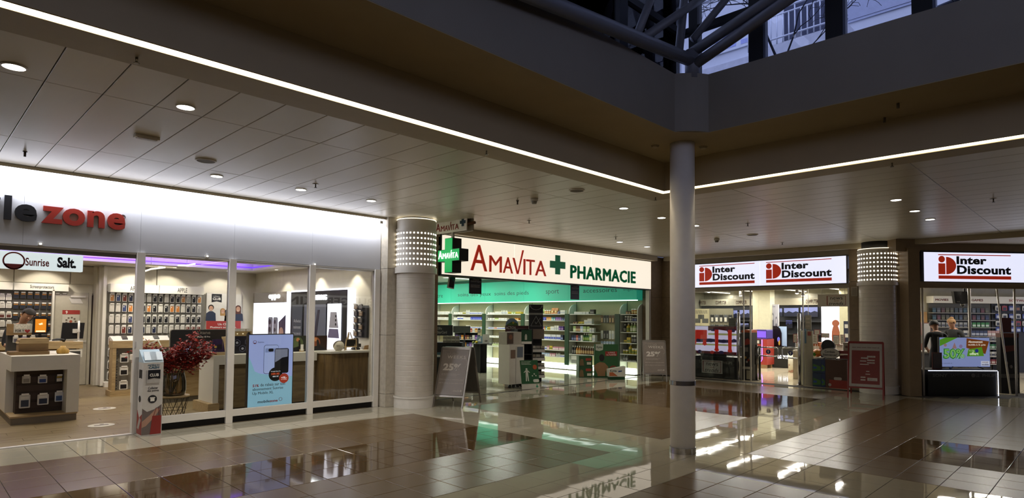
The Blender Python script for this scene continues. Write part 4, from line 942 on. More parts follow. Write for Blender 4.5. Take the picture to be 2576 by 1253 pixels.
# --- oak gondola with tablets
GD = Fr(0, 14.52, 0)
gx0, gzt = GD.at(285, 858); gx1 = GD.at(530, 858)[0]; gzf = GD.at(300, 876)[1]
go = thing('oak_gondola', 'oak display gondola with a white tilted top and hanging packs', 'display', GD, ((gx0+gx1)/2, .4, 0))
part('base', MB().box(gx0-.03, -.03, 0, gx1, .36, .11), M_oak, go); part('end_panel', MB().box(gx0, .0, .11, gx0+.06, .3, gzf), M_oak, go)
part('back', MB().box(gx0+.06, .22, .11, gx1, .26, gzf), plain('a09a8c', .6), go); part('fascia', MB().box(gx0-.01, -.01, gzf, gx1, .33, gzt), M_oak, go)
part('tray', MB()._add([(gx0, .0, gzt), (gx1, .0, gzt), (gx1, .32, gzt), (gx0, .32, gzt), (gx0, .02, gzt+.01), (gx1, .02, gzt+.01), (gx1, .31, gzt+.09), (gx0, .31, gzt+.09)], [(0, 1, 5, 4), (1, 2, 6, 5), (2, 3, 7, 6), (3, 0, 4, 7), (4, 5, 6, 7)]), M_whitel, go)
rr_ = MB()
for i in range(16): rr_.box(gx0+.07, .0, .14+.055*i, gx0+.09, .02, .165+.055*i)
part('slotted_rail', rr_, plain('3c3a36'), go)
for i in range(6):
    x = gx0+.22+.29*i; t_ = .05
    solid('display_phone', MB()._add([(x-.05, .06, gzt+.019), (x+.05, .06, gzt+.019), (x+.07, .26, gzt+.075), (x-.03, .26, gzt+.075), (x-.05, .06, gzt+.034), (x+.05, .06, gzt+.034), (x+.07, .26, gzt+.09), (x-.03, .26, gzt+.09)], [(0, 1, 5, 4), (1, 2, 6, 5), (2, 3, 7, 6), (3, 0, 4, 7), (4, 5, 6, 7), (3, 2, 1, 0)]), plain('22242a' if i != 1 else 'b07a3c', .25), GD, (x, .3, gzt), ('dark' if i != 1 else 'orange')+' phone laid on the white gondola tray', 'phone', 'phones on the gondola tray' if i != 1 else None)
for ri, py in enumerate((902, 934, 970)):
    z = GD.at(308, py)[1]
    for ci in range(7):
        x = gx0+.21+.245*ci
        if x > gx1-.08: break
        box_pack('hang', GD, x, .05, z, .15 if ci == 0 else .12, .17, .04, ('d8d5cd', '1a1a1c', 'efece4'), 'boxed_accessory', 'white boxed accessory with a black window hanging on the oak gondola', 'pack', 'boxed accessories on the gondola')
# --- long white counter with the black phone board
C4 = Fr(0, 12.7, 0)
a, z4 = C4.at(352, 896); b = C4.at(560, 896)[0]
lc = thing('long_counter', 'low white counter behind the flower vase', 'counter', C4, ((a+b)/2, .3, 0))
part('top', MB().box(a, .0, z4-.10, b, .7, z4), M_whitel, lc); part('body', MB().box(b-.9, .1, .1, b, .65, z4-.10), M_oak, lc); part('leg_panel', MB().box(a+.02, .1, 0, a+.06, .65, z4-.1), M_whitel, lc); part('kick', MB().box(a+.06, .12, 0, b, .62, .1), plain('6b655a'), lc)
r = C4.rect(428, 829, 585, 894, .1)
pb = thing('phone_board', 'black rounded board with a titanium phone picture on the white counter', 'board', C4, ((r[0]+r[2])/2, .1, z4))
part('body', MB().prism(rrect(r[0], z4, r[2], r[3], .05), .1, .14), plain('8a8378', .4), pb); part('face', MB().prism(rrect(r[0]+.01, z4+.0, r[2], r[3]-.01, .045), .095, .1), plain('17161a', .35), pb)
w_, h = r[2]-r[0], r[3]-z4
X = lambda a_: r[0]+w_*a_; Z = lambda a_: z4+h*a_
text(pb, 'Titane', X(.40), Z(.80), X(.62), Z(.93), .095, plain('8a8078')); text(pb, 'iPhone 15 Pro', X(.41), Z(.66), X(.62), Z(.72), .095, plain('d8d2cc'), bold=.02)
ph_ = MB(); ph_.prism(rrect(X(.20), Z(.08), X(.88), Z(.42), h*.1), .092, .095, 0); ph_.prism(rrect(X(.24), Z(.10), X(.86), Z(.30), h*.06), .090, .092, 1); ph_.prism(rrect(X(.30), Z(.38), X(.50), Z(.52), h*.06), .091, .095, 0); ph_.prism(rrect(X(.52), Z(.38), X(.72), Z(.52), h*.06), .091, .095, 0); ph_.disc_y(X(.29), Z(.30), h*.03, .088, .09, 12, 2)
part('picture', ph_, [plain('4b4347', .3, .3), plain('8c8288', .25, .5), glow('f4efe8', .8)], pb)
# phone stands on that counter
for i, px in enumerate((470, 492)):
    x = C4.at(px, 890, .02)[0]
    o = thing('display_phone', 'small %s phone on a stand before the black board' % ('blue-screened' if i == 0 else 'dark-screened'), 'phone', C4, (x, .0, z4))
    part('stand', MB().box(x-.02, .0, z4, x+.02, .04, z4+.05), M_alu, o); part('body', MB().prism([(x-.05, z4+.04), (x+.03, z4+.03), (x+.06, z4+.16), (x-.02, z4+.17)], -.01, .005), M_black, o); part('screen', MB().prism([(x-.04, z4+.05), (x+.025, z4+.042), (x+.05, z4+.15), (x-.015, z4+.16)], -.013, -.01), screen('8aa0c8' if i == 0 else '3c5a50', .6), o)
# cable over the counter front
x = C4.at(402, 870, -.02)[0]; solid('charging_cable', MB().tube([(x-.1, .3, z4+.2), (x, .1, z4+.28), (x+.05, -.0, z4+.12), (x+.12, -.02, z4+.02), (x+.2, .02, z4+.01)], .012, 6), plain('c9c6bd'), C4, (x, 0, z4), 'pale charging cable looped over the white counter', 'cable')
# --- counter by the window: white top, wood panel front
C5 = Fr(0, 11.0, 0)
a = C5.at(538, 1000)[0]; b = C5.at(795, 1000)[0]; zt5 = C5.at(640, 891)[1]; zf5 = C5.at(640, 914)[1]
wc = thing('window_counter', 'white-topped counter with a weathered wood front behind the shop window', 'counter', C5, ((a+b)/2, .3, 0))
part('top', MB().box(a-.02, .0, zf5, b, .7, zt5), M_whitel, wc); part('end_leg', MB().box(a-.02, .0, .1, a+.06, .7, zf5), M_whitel, wc); part('foot_block', MB().box(a-.10, -.03, 0, a+.08, .72, .16), M_oak, wc)
part('wood_front', MB().box(a+.06, .03, .05, b-.02, .07, zf5), wood('weathered_pine', '62523a', '93805c', 1.1, 7, 7, .6), wc); part('corner_bead', MB().box(a+.055, .01, .1, a+.075, .03, zf5), M_alu, wc); part('kick', MB().box(a, .1, 0, b, .65, .06), M_dark, wc)
# small riser and violet card
x = C5.at(547, 885, .1)[0]
solid('oak_riser', MB().box(x-.13, .05, zt5, x+.14, .35, zt5+.05), M_oak, C5, (x, .2, zt5), 'low oak riser on the window counter', 'riser')
r = C5.rect(535, 854, 559, 886, .12); z0 = zt5+.05
o = thing('violet_card', 'standing violet card with a gadget picture on the oak riser', 'card', C5, ((r[0]+r[2])/2, .12, z0)); part('card', MB().box(r[0], .12, z0, r[2], .13, r[3]).prism([(r[2], z0), (r[2]+.045, z0), (r[2]+.01, r[3])], .12, .13), plain('34234c', .4), o)
part('print', MB().disc_y(r[0]+.05, z0+.09, .022, .117, .12, 14).box(r[0]+.08, .117, z0+.05, r[2]-.01, .12, z0+.13, 1), [plain('c2a44c'), plain('18141c')], o)
# dark hexagon board and concert boards along the counter back
r = C5.rect(572, 846, 640, 893, .35); hb = board('hexagon_board', 'black board with glowing hexagon icons on the window counter', 'board', C5, (r[0], zt5, r[2], r[3]), .35, .03, M_black, plain('14131c', .3))
hm = MB()
for (u, v, rr) in ((.55, .28, .2), (.35, .62, .2), (.75, .66, .19), (.97, .3, .19), (.14, .26, .2)):
    cx_, cz_ = r[0]+(r[2]-r[0])*u, zt5+(r[3]-zt5)*v; s_ = (r[3]-zt5)*rr
    for i in range(6):
        A = [(cx_+q_*math.cos(math.radians(60*k+30)), cz_+q_*math.sin(math.radians(60*k+30))) for q_ in (s_, s_*.88) for k in (i, i+1)]
        hm.prism([A[0], A[1], A[3], A[2]], .344, .347)
    hm.disc_y(cx_, cz_, s_*.35, .344, .347, 10, 1)
part('icons', hm, [plain('5f6178', .4), plain('9fa2b2', .4)], hb)
for (p0, p1, lab, c1, c2) in ((733, 768, 'dim green-lit concert picture board on the window counter', '2b3027', '5c6a44'), (769, 822, 'orange-lit concert picture board with raised hands on the window counter', '2a1710', '8a4a2a')):
    r = C5.rect(p0, 845, p1, 890, .30); o = board('picture_board', lab, 'board', C5, (r[0], zt5, r[2], r[3]), .30, .03, M_black, plain(c1, .35))
    w_, h = r[2]-r[0], r[3]-zt5; q = MB()
    q.disc_y(r[0]+w_*.42, zt5+h*.55, h*.38, .295, .297, 20, 0); q.disc_y(r[0]+w_*.45, zt5+h*.75, h*.12, .293, .297, 14, 2)
    q.prism([(r[0]+w_*.05, zt5), (r[0]+w_*.15, zt5+h*.25), (r[0]+w_*.4, zt5+h*.3), (r[0]+w_*.52, zt5+h*.34), (r[0]+w_*.50, zt5+h*.75), (r[0]+w_*.58, zt5+h*.72), (r[0]+w_*.66, zt5+h*.35), (r[0]+w_*.85, zt5+h*.2), (r[0]+w_*.95, zt5)], .290, .295, 1)
    part('print', q, [plain(c2, .4), plain('0c0808'), plain('c98a5a', .4)], o)
# pale gadget boxes above the hexagon board
C6 = Fr(0, 12.2, 0)
r = C6.rect(588, 848, 634, 895); tb = thing('gadget_shelf', 'low wooden shelf behind the hexagon board', 'shelf', C6, ((r[0]+r[2])/2, .15, 0)); part('top', MB().box(r[0]-.1, .0, r[3]-.03, r[2]+.1, .35, r[3]), M_oak, tb); part('side', MB().box(r[0]-.1, .02, 0, r[0]-.06, .33, r[3]-.03), M_oak, tb); part('side', MB().box(r[2]+.06, .02, 0, r[2]+.1, .33, r[3]-.03), M_oak, tb)
for i, (px, cc_) in enumerate(((596, 'white'), (610, 'white'), (625, 'camera'))):
    x = C6.at(px, 840, .05)[0]; o = thing('gadget_box', ('beige box with a small camera window' if cc_ == 'camera' else 'white-topped beige gadget box')+' on the low wooden shelf', 'box', C6, (x, .1, r[3]), None if cc_ == 'camera' else 'beige gadget boxes')
    part('carton', MB().box(x-.055, .03, r[3], x+.055, .13, r[3]+.15).box(x-.05, .029, r[3]+.11, x+.05, .03, r[3]+.16, 1), [plain('b59c6a'), M_tag], o); part('window', MB().disc_y(x, r[3]+.06, .03 if cc_ == 'camera' else .012, .024, .03, 12), M_black if cc_ == 'camera' else glow('fff0d0', .6), o)
# --- digital poster in the window
r = LEFT.rect(627, 843, 733, 1030, .32)
r = (r[0], .09, r[2], r[3])
ds = thing('digital_poster', 'tall blue digital poster showing two phones and price bubbles behind the shop window', 'screen', LEFT, ((r[0]+r[2])/2, .36, 0))
part('bezel', MB().box(r[0]-.012, .32, r[1]-.02, r[2]+.012, .40, r[3]+.015), M_black, ds); part('base', MB().box(r[0]+.1, .2, 0, r[2]-.1, .5, .03).box((r[0]+r[2])/2-.1, .34, .03, (r[0]+r[2])/2+.1, .38, r[1]-.01), M_black, ds)
w_, h = r[2]-r[0], r[3]-r[1]; X = lambda a_: r[0]+w_*a_; Z = lambda a_: r[1]+h*a_; e = .314
part('display', MB().box(X(0), e+.004, Z(0), X(1), .32, Z(1)), screen('a9b6ea', .62), ds)
part('lower_field', MB().prism([(X(0), Z(0)), (X(1), Z(0)), (X(1), Z(.43)), (X(.6), Z(.45)), (X(.25), Z(.49)), (X(.14), Z(.52)), (X(.06), Z(.64)), (X(0), Z(.72))], e+.002, e+.004), screen('8fbfd2', .62), ds)
q = MB(); q.prism(rrect(X(.33), Z(.48), X(.66), Z(.865), .04), e, e+.002, 0); q.prism(rrect(X(.337), Z(.485), X(.655), Z(.86), .036), e-.001, e+.001, 1); q.box(X(.36), e-.002, Z(.765), X(.66), e, Z(.82), 2); q.prism(rrect(X(.43), Z(.775), X(.545), Z(.815), .02), e-.003, e, 3)
q.prism(rrect(X(.575), Z(.48), X(.90), Z(.815), .03), e-.004, e-.002, 3); q.box(X(.585), e-.005, Z(.50), X(.875), e-.004, Z(.805), 4); q.prism([(X(.585), Z(.50)), (X(.875), Z(.50)), (X(.875), Z(.70)), (X(.75), Z(.69)), (X(.65), Z(.65)), (X(.585), Z(.63))], e-.006, e-.005, 5)
part('phones', q, [screen('2a3050', .3), screen('adbbe8', .62), screen('92a2d2', .5), screen('14141c', .1), screen('9a9fb4', .4), screen('23242c', .15)], ds)
part('price_bubble', MB().disc_y(X(.60), Z(.47), w_*.155, e-.010, e-.006, 28), screen('16161a', .1), ds); part('price_bubble', MB().disc_y(X(.795), Z(.41), w_*.11, e-.013, e-.009, 28), screen('b8402a', .5), ds)
text(ds, 'Google Pixel 7a', X(.49), Z(.50), X(.71), Z(.515), e-.010, screen('e8e8f0', .6), bold=.02, res=1); text(ds, '189.95', X(.50), Z(.46), X(.69), Z(.49), e-.010, screen('d8552c', .6), bold=.03); text(ds, '489.95', X(.53), Z(.43), X(.67), Z(.45), e-.010, screen('e8e8f0', .6), bold=.02, res=1)
text(ds, '+75.-', X(.73), Z(.405), X(.86), Z(.43), e-.013, screen('ffffff', .7), bold=.03); text(ds, 'en cadeau', X(.73), Z(.39), X(.86), Z(.40), e-.013, screen('ffffff', .7), res=1)
DI = screen('1c1c24', .05)
text(ds, '51%', X(.10), Z(.315), X(.235), Z(.35), e+.002, screen('a02a2a', .3), bold=.03); text(ds, 'de rabais sur ton', X(.27), Z(.318), X(.83), Z(.358), e+.002, DI, bold=.0); text(ds, 'abonnement Sunrise', X(.10), Z(.268), X(.79), Z(.305), e+.002, DI, bold=.0); text(ds, 'Up Mobile XL', X(.10), Z(.205), X(.565), Z(.25), e+.002, DI, bold=.0)
text(ds, 'mobile', X(.22), Z(.10), X(.49), Z(.135), e+.002, DI, bold=.015); text(ds, 'zone', X(.49), Z(.10), X(.67), Z(.125), e+.002, screen('a02a2a', .3), bold=.03)
q = MB()
for cx_, cz_, rr in ((X(.735), Z(.13), w_*.04), (X(.125), Z(.905), w_*.04)):
    for i in range(18):
        a_, b_ = 2*math.pi*i/18, 2*math.pi*(i+1)/18; q.prism([(cx_+rr*k*math.cos(t_), cz_+rr*k*math.sin(t_)) for k, t_ in ((1, a_), (1, b_), (.82, b_), (.82, a_))], e, e+.003)
q.prism([(X(.095), Z(.895)), (X(.155), Z(.895)), (X(.145), Z(.885)), (X(.125), Z(.882)), (X(.105), Z(.885))], e, e+.003)
part('emblem', q, screen('7a1f2c', .2), ds); text(ds, 'Sunrise', X(.19), Z(.895), X(.33), Z(.915), e+.003, screen('3a3050', .2), res=1)
# --- round-ended counter with robot, frame, machine
C7 = Fr(0, 10.75, 0)
a, z7 = C7.at(800, 886); a = max(a, C5.at(795, 1000)[0]+.01); b = min(C7.at(965, 886)[0], 6.75)
rc = thing('veneer_counter', 'round-fronted wood veneer counter with a white top at the window end', 'counter', C7, ((a+b)/2, .4, 0))
ol = [(a+.25, .0), (b, .0), (b, .8), (a+.25, .8)]+[(a+.25-.25*math.sin(math.pi*i/8), .4+.4*math.cos(math.pi*i/8)) for i in range(1, 8)]
part('top', MB().slab(ol, z7-.04, z7), M_whitel, rc); part('body', MB().slab([(p+(.02 if p < a+.3 else 0), max(.03, min(q_, .77))) for p, q_ in ol], .04, z7-.04), wood('veneer_pine', '5f4c31', '96794c', 10, 10, .8, .55), rc); part('leg', MB().box(b-.1, .0, 0, b-.04, .06, z7-.04), M_whitel, rc)
x = C7.at(855, 870, .1)[0]
o = thing('white_speaker', 'rounded cream portable speaker with a carry strap on the veneer counter', 'speaker', C7, (x, .15, z7)); part('body', MB().ball((x, .15, z7+.10), .115, .08, .10, 20, 12).cyl(x, .15, z7, z7+.02, .06, n=16), plain('d6cfb9', .45), o); part('strap', MB().tube([(x-.11, .15, z7+.08)]+[(x-.12*math.cos(math.pi*i/8), .12, z7+.1+.10*math.sin(math.pi*i/8)) for i in range(1, 8)]+[(x+.11, .15, z7+.08)], .007, 6), plain('4a4038'), o); part('badge', MB().box(x-.09, .066, z7+.09, x-.02, .08, z7+.12), plain('b5ae9c'), o)
x = C7.at(880, 870, .25)[0]
o = thing('wooden_easel', 'small wooden easel holding a dark frame on the veneer counter', 'easel', C7, (x, .25, z7)); q = MB()
for d in (-.13, .13): q.bar((x+d, .22, z7), (x+d*.1, .28, z7+.36), .018, .018)
q.bar((x, .40, z7), (x, .29, z7+.33), .016, .016); q.bar((x-.14, .22, z7+.07), (x+.14, .22, z7+.07), .02, .02); q.bar((x-.11, .21, z7+.22), (x+.12, .21, z7+.22), .018, .018); q.bar((x-.12, .21, z7+.06), (x-.10, .21, z7+.22), .018, .018); q.bar((x+.12, .21, z7+.06), (x+.12, .21, z7+.22), .018, .018)
part('frame', q, M_oak, o); part('panel', MB().box(x-.10, .23, z7+.07, x+.11, .24, z7+.21), M_black, o)
x = C7.at(898, 870, .35)[0]
o = thing('black_machine', 'black rounded vacuum cleaner base beside the wooden easel', 'machine', C7, (x, .4, z7)); part('body', MB().lathe([(0, z7), (.09, z7), (.09, z7+.03), (.06, z7+.05), (.055, z7+.2), (.045, z7+.24), (0, z7+.25)], x, .4, 22), M_black, o); part('head', MB().box(x+.02, .36, z7+.05, x+.10, .44, z7+.12), M_black, o)
x = C7.at(922, 880, .3)[0]
solid('card_holder', MB().box(x-.07, .3, z7, x+.05, .36, z7+.07).prism([(x-.08, z7+.0), (x+.02, z7+.0), (x+.03, z7+.09), (x-.05, z7+.08)], .27, .3, 1), [M_tag, plain('9a7a52')], C7, (x, .3, z7), 'card holder with leaflets at the end of the veneer counter', 'holder')
x = C7.at(758, 884, .45)[0]
solid('leaflet_holder', MB().box(x-.02, .46, zt5, x+.06, .5, zt5+.05).box(x-.012, .45, zt5+.02, x+.04, .46, zt5+.14, 1), [M_oak, M_tag], C7, (x, .45, zt5), 'tiny leaflet holder beside the concert boards', 'holder')
# --- side wall brand bays
M_lb = mat('lightbox', 'f4f3ff', .4, emit=1.6, ecol='f1f0ff', var=0)
o = thing('brand_bay', 'grey-headed wall bay with a glowing white panel and lower-case white letters', 'display', RW, (1.1, -.05, 0))
r = RW.rect(649, 737, 731, 845); zt_ = RW.at(690, 736)[1]; zm = RW.at(690, 761)[1]
part('body', MB().box(r[0], .0, .3, r[2], -.1, zt_), plain('7c756e', .5), o); part('header', MB().box(r[0], -.13, zm, r[2], -.1, zt_), plain('8d857c', .5), o); part('light_panel', MB().box(r[0]+.02, -.115, .9, r[2]-.02, -.1, zm-.01), M_lb, o); part('edge_light', MB().box(r[2], -.12, .9, r[2]+.10, -.0, zt_), M_lb, o)
ta = RW.at(677, 750, -.13)[0]; tb_ = RW.at(705, 750, -.13)[0]; text(o, 'oppo', ta, zm+.05, tb_, zt_-.06, -.13, glow('ffffff', 2.5), bold=.04, depth=.02)
q = MB(); pa_ = RW.at(686, 820)[0]; pz = .95
q.prism(rrect(pa_, pz, pa_+.27, 1.62, .05), -.12, -.115, 0); q.prism(rrect(pa_+.30, pz, pa_+.56, 1.62, .05), -.121, -.115, 0); q.disc_y(pa_+.1, 1.5, .07, -.125, -.12, 16, 1); q.disc_y(pa_+.1, 1.3, .07, -.125, -.12, 16, 1); q.disc_y(pa_+.4, 1.5, .05, -.125, -.12, 16, 1); q.disc_y(pa_+.4, 1.3, .05, -.125, -.12, 16, 1)
q.prism([(pa_+.62, pz), (pa_+1.0, pz), (pa_+1.0, 1.68), (pa_+.62, 1.5)], -.121, -.115, 2); q.disc_y(pa_+.78, 1.2, .13, -.126, -.121, 16, 3, .17)
part('print', q, [plain('9aa0b4', .3), plain('3c3d52', .3), plain('4c4a66', .3), plain('cfa89c', .5)], o)
o = thing('brand_bay', 'black wall bay with white capitals, two dim grey pictures and one glowing white panel', 'display', RW, (3.7, -.05, 0))
s0, s1 = RW.at(742, 750)[0], RW.at(887, 750)[0]; zt_ = RW.at(800, 733)[1]; zm = RW.at(800, 762)[1]
part('body', MB().box(s0, .0, .3, s1, -.1, zt_), plain('121215', .4), o); part('top_light', MB().box(s0, -.09, zt_, s1, -.02, zt_+.04), M_lb, o)
ta = RW.at(782, 748, -.11)[0]; tb_ = RW.at(822, 748, -.11)[0]; text(o, 'SAMSUNG', ta, zm+.06, tb_, zt_-.09, -.10, glow('ffffff', 2.2), bold=.03, depth=.02)
for (p0, p1, zb_, m_) in ((745, 771, .9, plain('4c5462', .3)), (776, 831, .8, plain('6c7286', .3))):
    part('picture', MB().box(RW.at(p0, 800)[0], -.112, zb_, RW.at(p1, 800)[0], -.1, zm-.04), m_, o)
part('light_panel', MB().box(RW.at(835, 800)[0], -.114, .75, RW.at(869, 800)[0], -.1, zm-.03), M_lb, o)
q = MB(); ca, cb = RW.at(837, 830)[0], RW.at(867, 830)[0]; cw = cb-ca
q.prism([(ca+cw*.2, 1.75), (ca+cw*.7, 1.75), (ca+cw*.88, 1.4), (ca+cw*.1, 1.4)], -.12, -.114, 0); q.prism([(ca+cw*.1, 1.38), (ca+cw*.85, 1.38), (ca+cw*.95, 1.18), (ca, 1.18)], -.12, -.114, 1)
for i in range(3): q.disc_y(ca+cw*.66, 1.66-.09*i, .028, -.123, -.12, 12, 2)
part('print', q, [plain('b8b7c6', .3), plain('7f789c', .3), plain('1d1c28', .3)], o)
q = MB(); ca, cb = RW.at(778, 830)[0], RW.at(830, 830)[0]; cw = cb-ca
q.prism([(ca+cw*.62, 1.8), (ca+cw*.72, 1.8), (ca+cw*.52, .9), (ca+cw*.36, .9)], -.116, -.112); q.prism([(ca+cw*.46, 1.72), (ca+cw*.52, 1.74), (ca+cw*.38, 1.3), (ca+cw*.3, 1.35)], -.116, -.112, 1)
part('print', q, [plain('3d3a4e', .3), plain('4a4a5c', .3)], o)
ca, cb = RW.at(747, 830)[0], RW.at(770, 830)[0]
for i, s_ in enumerate(('Achetez', 'maintenant', 'recevoir', 'Galaxy Buds')): text(o, s_, ca+.05, 1.5-.15*i, cb-.05, 1.58-.15*i, -.112, plain('bcc0c8'), res=1)
part('edge_light', MB().box(s1, -.12, .75, s1+.13, -.0, zt_), M_lb, o)
# dark rack with packs on the side wall
r = RW.rect(898, 769, 927, 850)
o = thing('accessory_rack', 'dark wall rack of small black accessory packs on the phone shop side wall', 'rack', RW, ((r[0]+r[2])/2, -.05, r[1])); part('back', MB().box(r[0], -.05, r[1], r[2], .0, r[3]), plain('2a2a2e', .6), o)
for i in range(5):
    for j in range(2):
        x = r[0]+.11+.2*j; z = r[1]+.08+.14*i
        box_pack('hang', RW, x, -.09, z, .13, .1, .02, (('3a3a3e', '6a6468', '8d8a86') if (i+j) % 2 else ('6d5a4c', 'a58f78', 'c9beb0')), 'accessory_pack', ('dark' if (i+j) % 2 else 'brown')+' accessory pack on the side wall rack', 'pack', ('dark' if (i+j) % 2 else 'brown')+' packs on the side wall rack')
# --- round floor stickers
for (px, py, rx, m2, lab) in ((263, 1028, .17, 0, 'white round floor sticker deeper in the phone shop'), (255, 1070, .17, 1, 'white round floor sticker just inside the shop entrance')):
    x, y = on_floor(px, py); o = thing('floor_sticker', lab, 'sticker', W, (x, y, 0)); part('disc', MB().cyl(x, y, .0, .003, rx, n=32), plain('d8d4c8', .5), o); part('print', MB().box(x-.09, y-.03, .003, x+.09, y+.03, .004).cyl(x+.02, y+.08, .003, .004, .03, n=12), plain('6a5c50', .5), o)
# --- hanging carrier sign
r = LEFT.rect(-260, 628, 208, 680, .35); x0 = r[0]; xe, zb_ = LEFT.at(208, 684, .35); zt_ = LEFT.at(208, 643, .35)[1]
hs = thing('carrier_sign', 'white lightbox sign with a red ring, Sunrise and Salt. hanging in the shop entrance', 'sign', LEFT, (0, .4, zb_))
part('box', MB().box(x0, .35, zb_, xe, .5, zt_), mat('carrier_box', 'e2f0f2', .4, emit=.72, ecol='e6f4f6', var=0), hs)
cx_, cz_ = LEFT.at(35, 656, .35); rr = .115; q = MB()
for i in range(28):
    a_, b_ = 2*math.pi*i/28, 2*math.pi*(i+1)/28; q.prism([(cx_+rr*k*math.cos(t_), cz_+rr*k*math.sin(t_)) for k, t_ in ((1, a_), (1, b_), (.85, b_), (.85, a_))], .343, .35)
q.prism([(cx_-rr*.86, cz_-rr*.35), (cx_+rr*.86, cz_-rr*.35)]+[(cx_+rr*.95*math.cos(t_), cz_+rr*.95*math.sin(t_)) for t_ in [math.radians(-22-136*i/10) for i in range(11)]], .343, .35)
part('ring', q, M_red, hs)
a_, b_ = LEFT.at(64, 656, .35)[0], LEFT.at(124, 656, .35)[0]; text(hs, 'Sunrise', a_, cz_-.055, b_, cz_+.05, .35, M_red, bold=.02, res=3)
a_, b_ = LEFT.at(144, 656, .35)[0], LEFT.at(192, 656, .35)[0]; text(hs, 'Salt.', a_, cz_-.06, b_, cz_+.085, .35, M_ink, bold=.045, res=3)
# --- curved pendant tubes near the window
for (pts, lab) in ((((357, 684), (380, 677), (420, 672)), 'slim white curved tube light nearer the door post'), (((443, 669), (470, 668), (496, 663)), 'slim white curved tube light nearer the second post')):
    F3 = Fr(0, 12.0, 0); P = [(*F3.at(*p)[:1], .12*(i-1), F3.at(*p)[1]) for i, p in enumerate(pts)]
    o = thing('pendant_tube', lab, 'light', F3, P[1]); part('tube', MB().tube(P, .014, 8), glow('fff3e0', 1.6), o); part('wire', MB().tube([P[1], (P[1][0], P[1][1], 3.24)], .003, 5), M_whitem, o)
# ================================================================ pharmacy contents
PS = Fr(15.3, 20.0, -90)         # local x = 20 - Y, y into the shelf
sides = [20-v for v in (18.76, 16.78, 14.77, 12.76, 10.77)]
M_shw = mat('shelf_white', 'dfe2d8', .4, var=.02); M_shb = mat('shelf_back', 'b5ae8c', .75, var=.08, nscale=60); M_green = plain('0e3d20', .35)
M_teal = mat('teal_glow_wash', '2fae8c', .5, emit=.25, ecol='38c2a0', var=.03, nscale=1.)  # panel glow stands in for the lip's light washing up the teal paint
hd = thing('teal_header', 'long teal illuminated header with category words above the pharmacy shelves', 'header', PS, (5, -.02, 2.2))
for a, b in zip([.02, 1.24, 3.22, 5.23, 7.24, 9.23], [1.24, 3.22, 5.23, 7.24, 9.23, 9.86]):
    part('panel', MB().box(a+.003, -.06, 2.22, b-.003, .30, 2.95), M_teal, hd)
part('light_lip', MB().box(.02, -.075, 2.195, 9.86, -.0, 2.222), glow('e8fff6', 1.6), hd)
M_word = plain('11322b', .5)
for s, p0, p1, zb, zt in (('tre', 1100, 1114, 2.44, 2.56), ('soins des yeux', 1152, 1235, 2.42, 2.6), ('soins des pieds', 1244, 1330, 2.42, 2.6), ('sport', 1373, 1406, 2.42, 2.6), ('accessoires', 1467, 1552, 2.47, 2.6), ('droguerie', 1568, 1640, 2.47, 2.6)):
    text(hd, s, PS.at(p0, 740, -.06)[0], zb, min(9.85, PS.at(p1, 740, -.06)[0]), zt, -.061, M_word, bold=-.008, res=2)
ZS = {'a': [1.79, 1.57, 1.25, .95, .62], 'c': [1.8, 1.58, 1.26, .94, .61, .39], 'd': [1.8, 1.48, 1.23, .94, .51], 'e': [1.8, 1.58, 1.26, .94, .61, .40]}
bays = [(.02, sides[0], 'a', 'with only white boxes', 'at the far end'), (sides[0], sides[1], 'a', '', 'soins des yeux'), (sides[1], sides[2], 'a', '', 'soins des pieds'), (sides[2], sides[3], 'c', '', 'sport'), (sides[3], sides[4], 'd', '', 'accessoires'), (sides[4], 9.86, 'e', '', 'droguerie')]
shelf_z = []
for i, (a, b, k, _, hdn) in enumerate(bays):
    u = thing('shelf_bay', 'white pharmacy shelf bay with arched side panels under the words %s' % hdn if i else 'white pharmacy shelf bay at the far end of the row', 'shelf', PS, ((a+b)/2, .2, 0))
    part('back_panel', MB().box(a+.02, .36, .14, b-.0, .39, 2.2), M_shb, u)
    n = 8; out = [(.39, .02), (.0, .02), (.0, 1.86)]+[(.33-.33*math.cos(math.pi/2*t/n), 1.86+.26*math.sin(math.pi/2*t/n)) for t in range(1, n+1)]+[(.39, 2.13)]
    part('side_panel', MB().prism(out, 0, .03).map(lambda x, y, z: (b-.03+y, x, z)), M_shw, u)
    if i < 5: part('green_strip', MB().box(b-.17, -.035, .05, b-.0, -.01, 1.8), M_green, u)
    for z in ZS[k]: part('shelf_board', MB().box(a+.02, .0 if z > 1 else -.03, z-.025, (b-.03) if not (i == 4 and z > .6) else a+1.02, .36, z), M_shw, u)
    part('light_base', MB().prism([(-.12, .02), (-.10, .14), (.3, .17), (.3, .02)], a+.03, b-.04).map(lambda x, y, z: (y, x, z)), mat('base_light', 'f4fff0', .4, emit=1.9, ecol='f2fbe8', var=0), u)
    part('plinth', MB().box(a+.02, -.08, 0, b-.02, .36, .02), M_dark, u)
PROD = {}
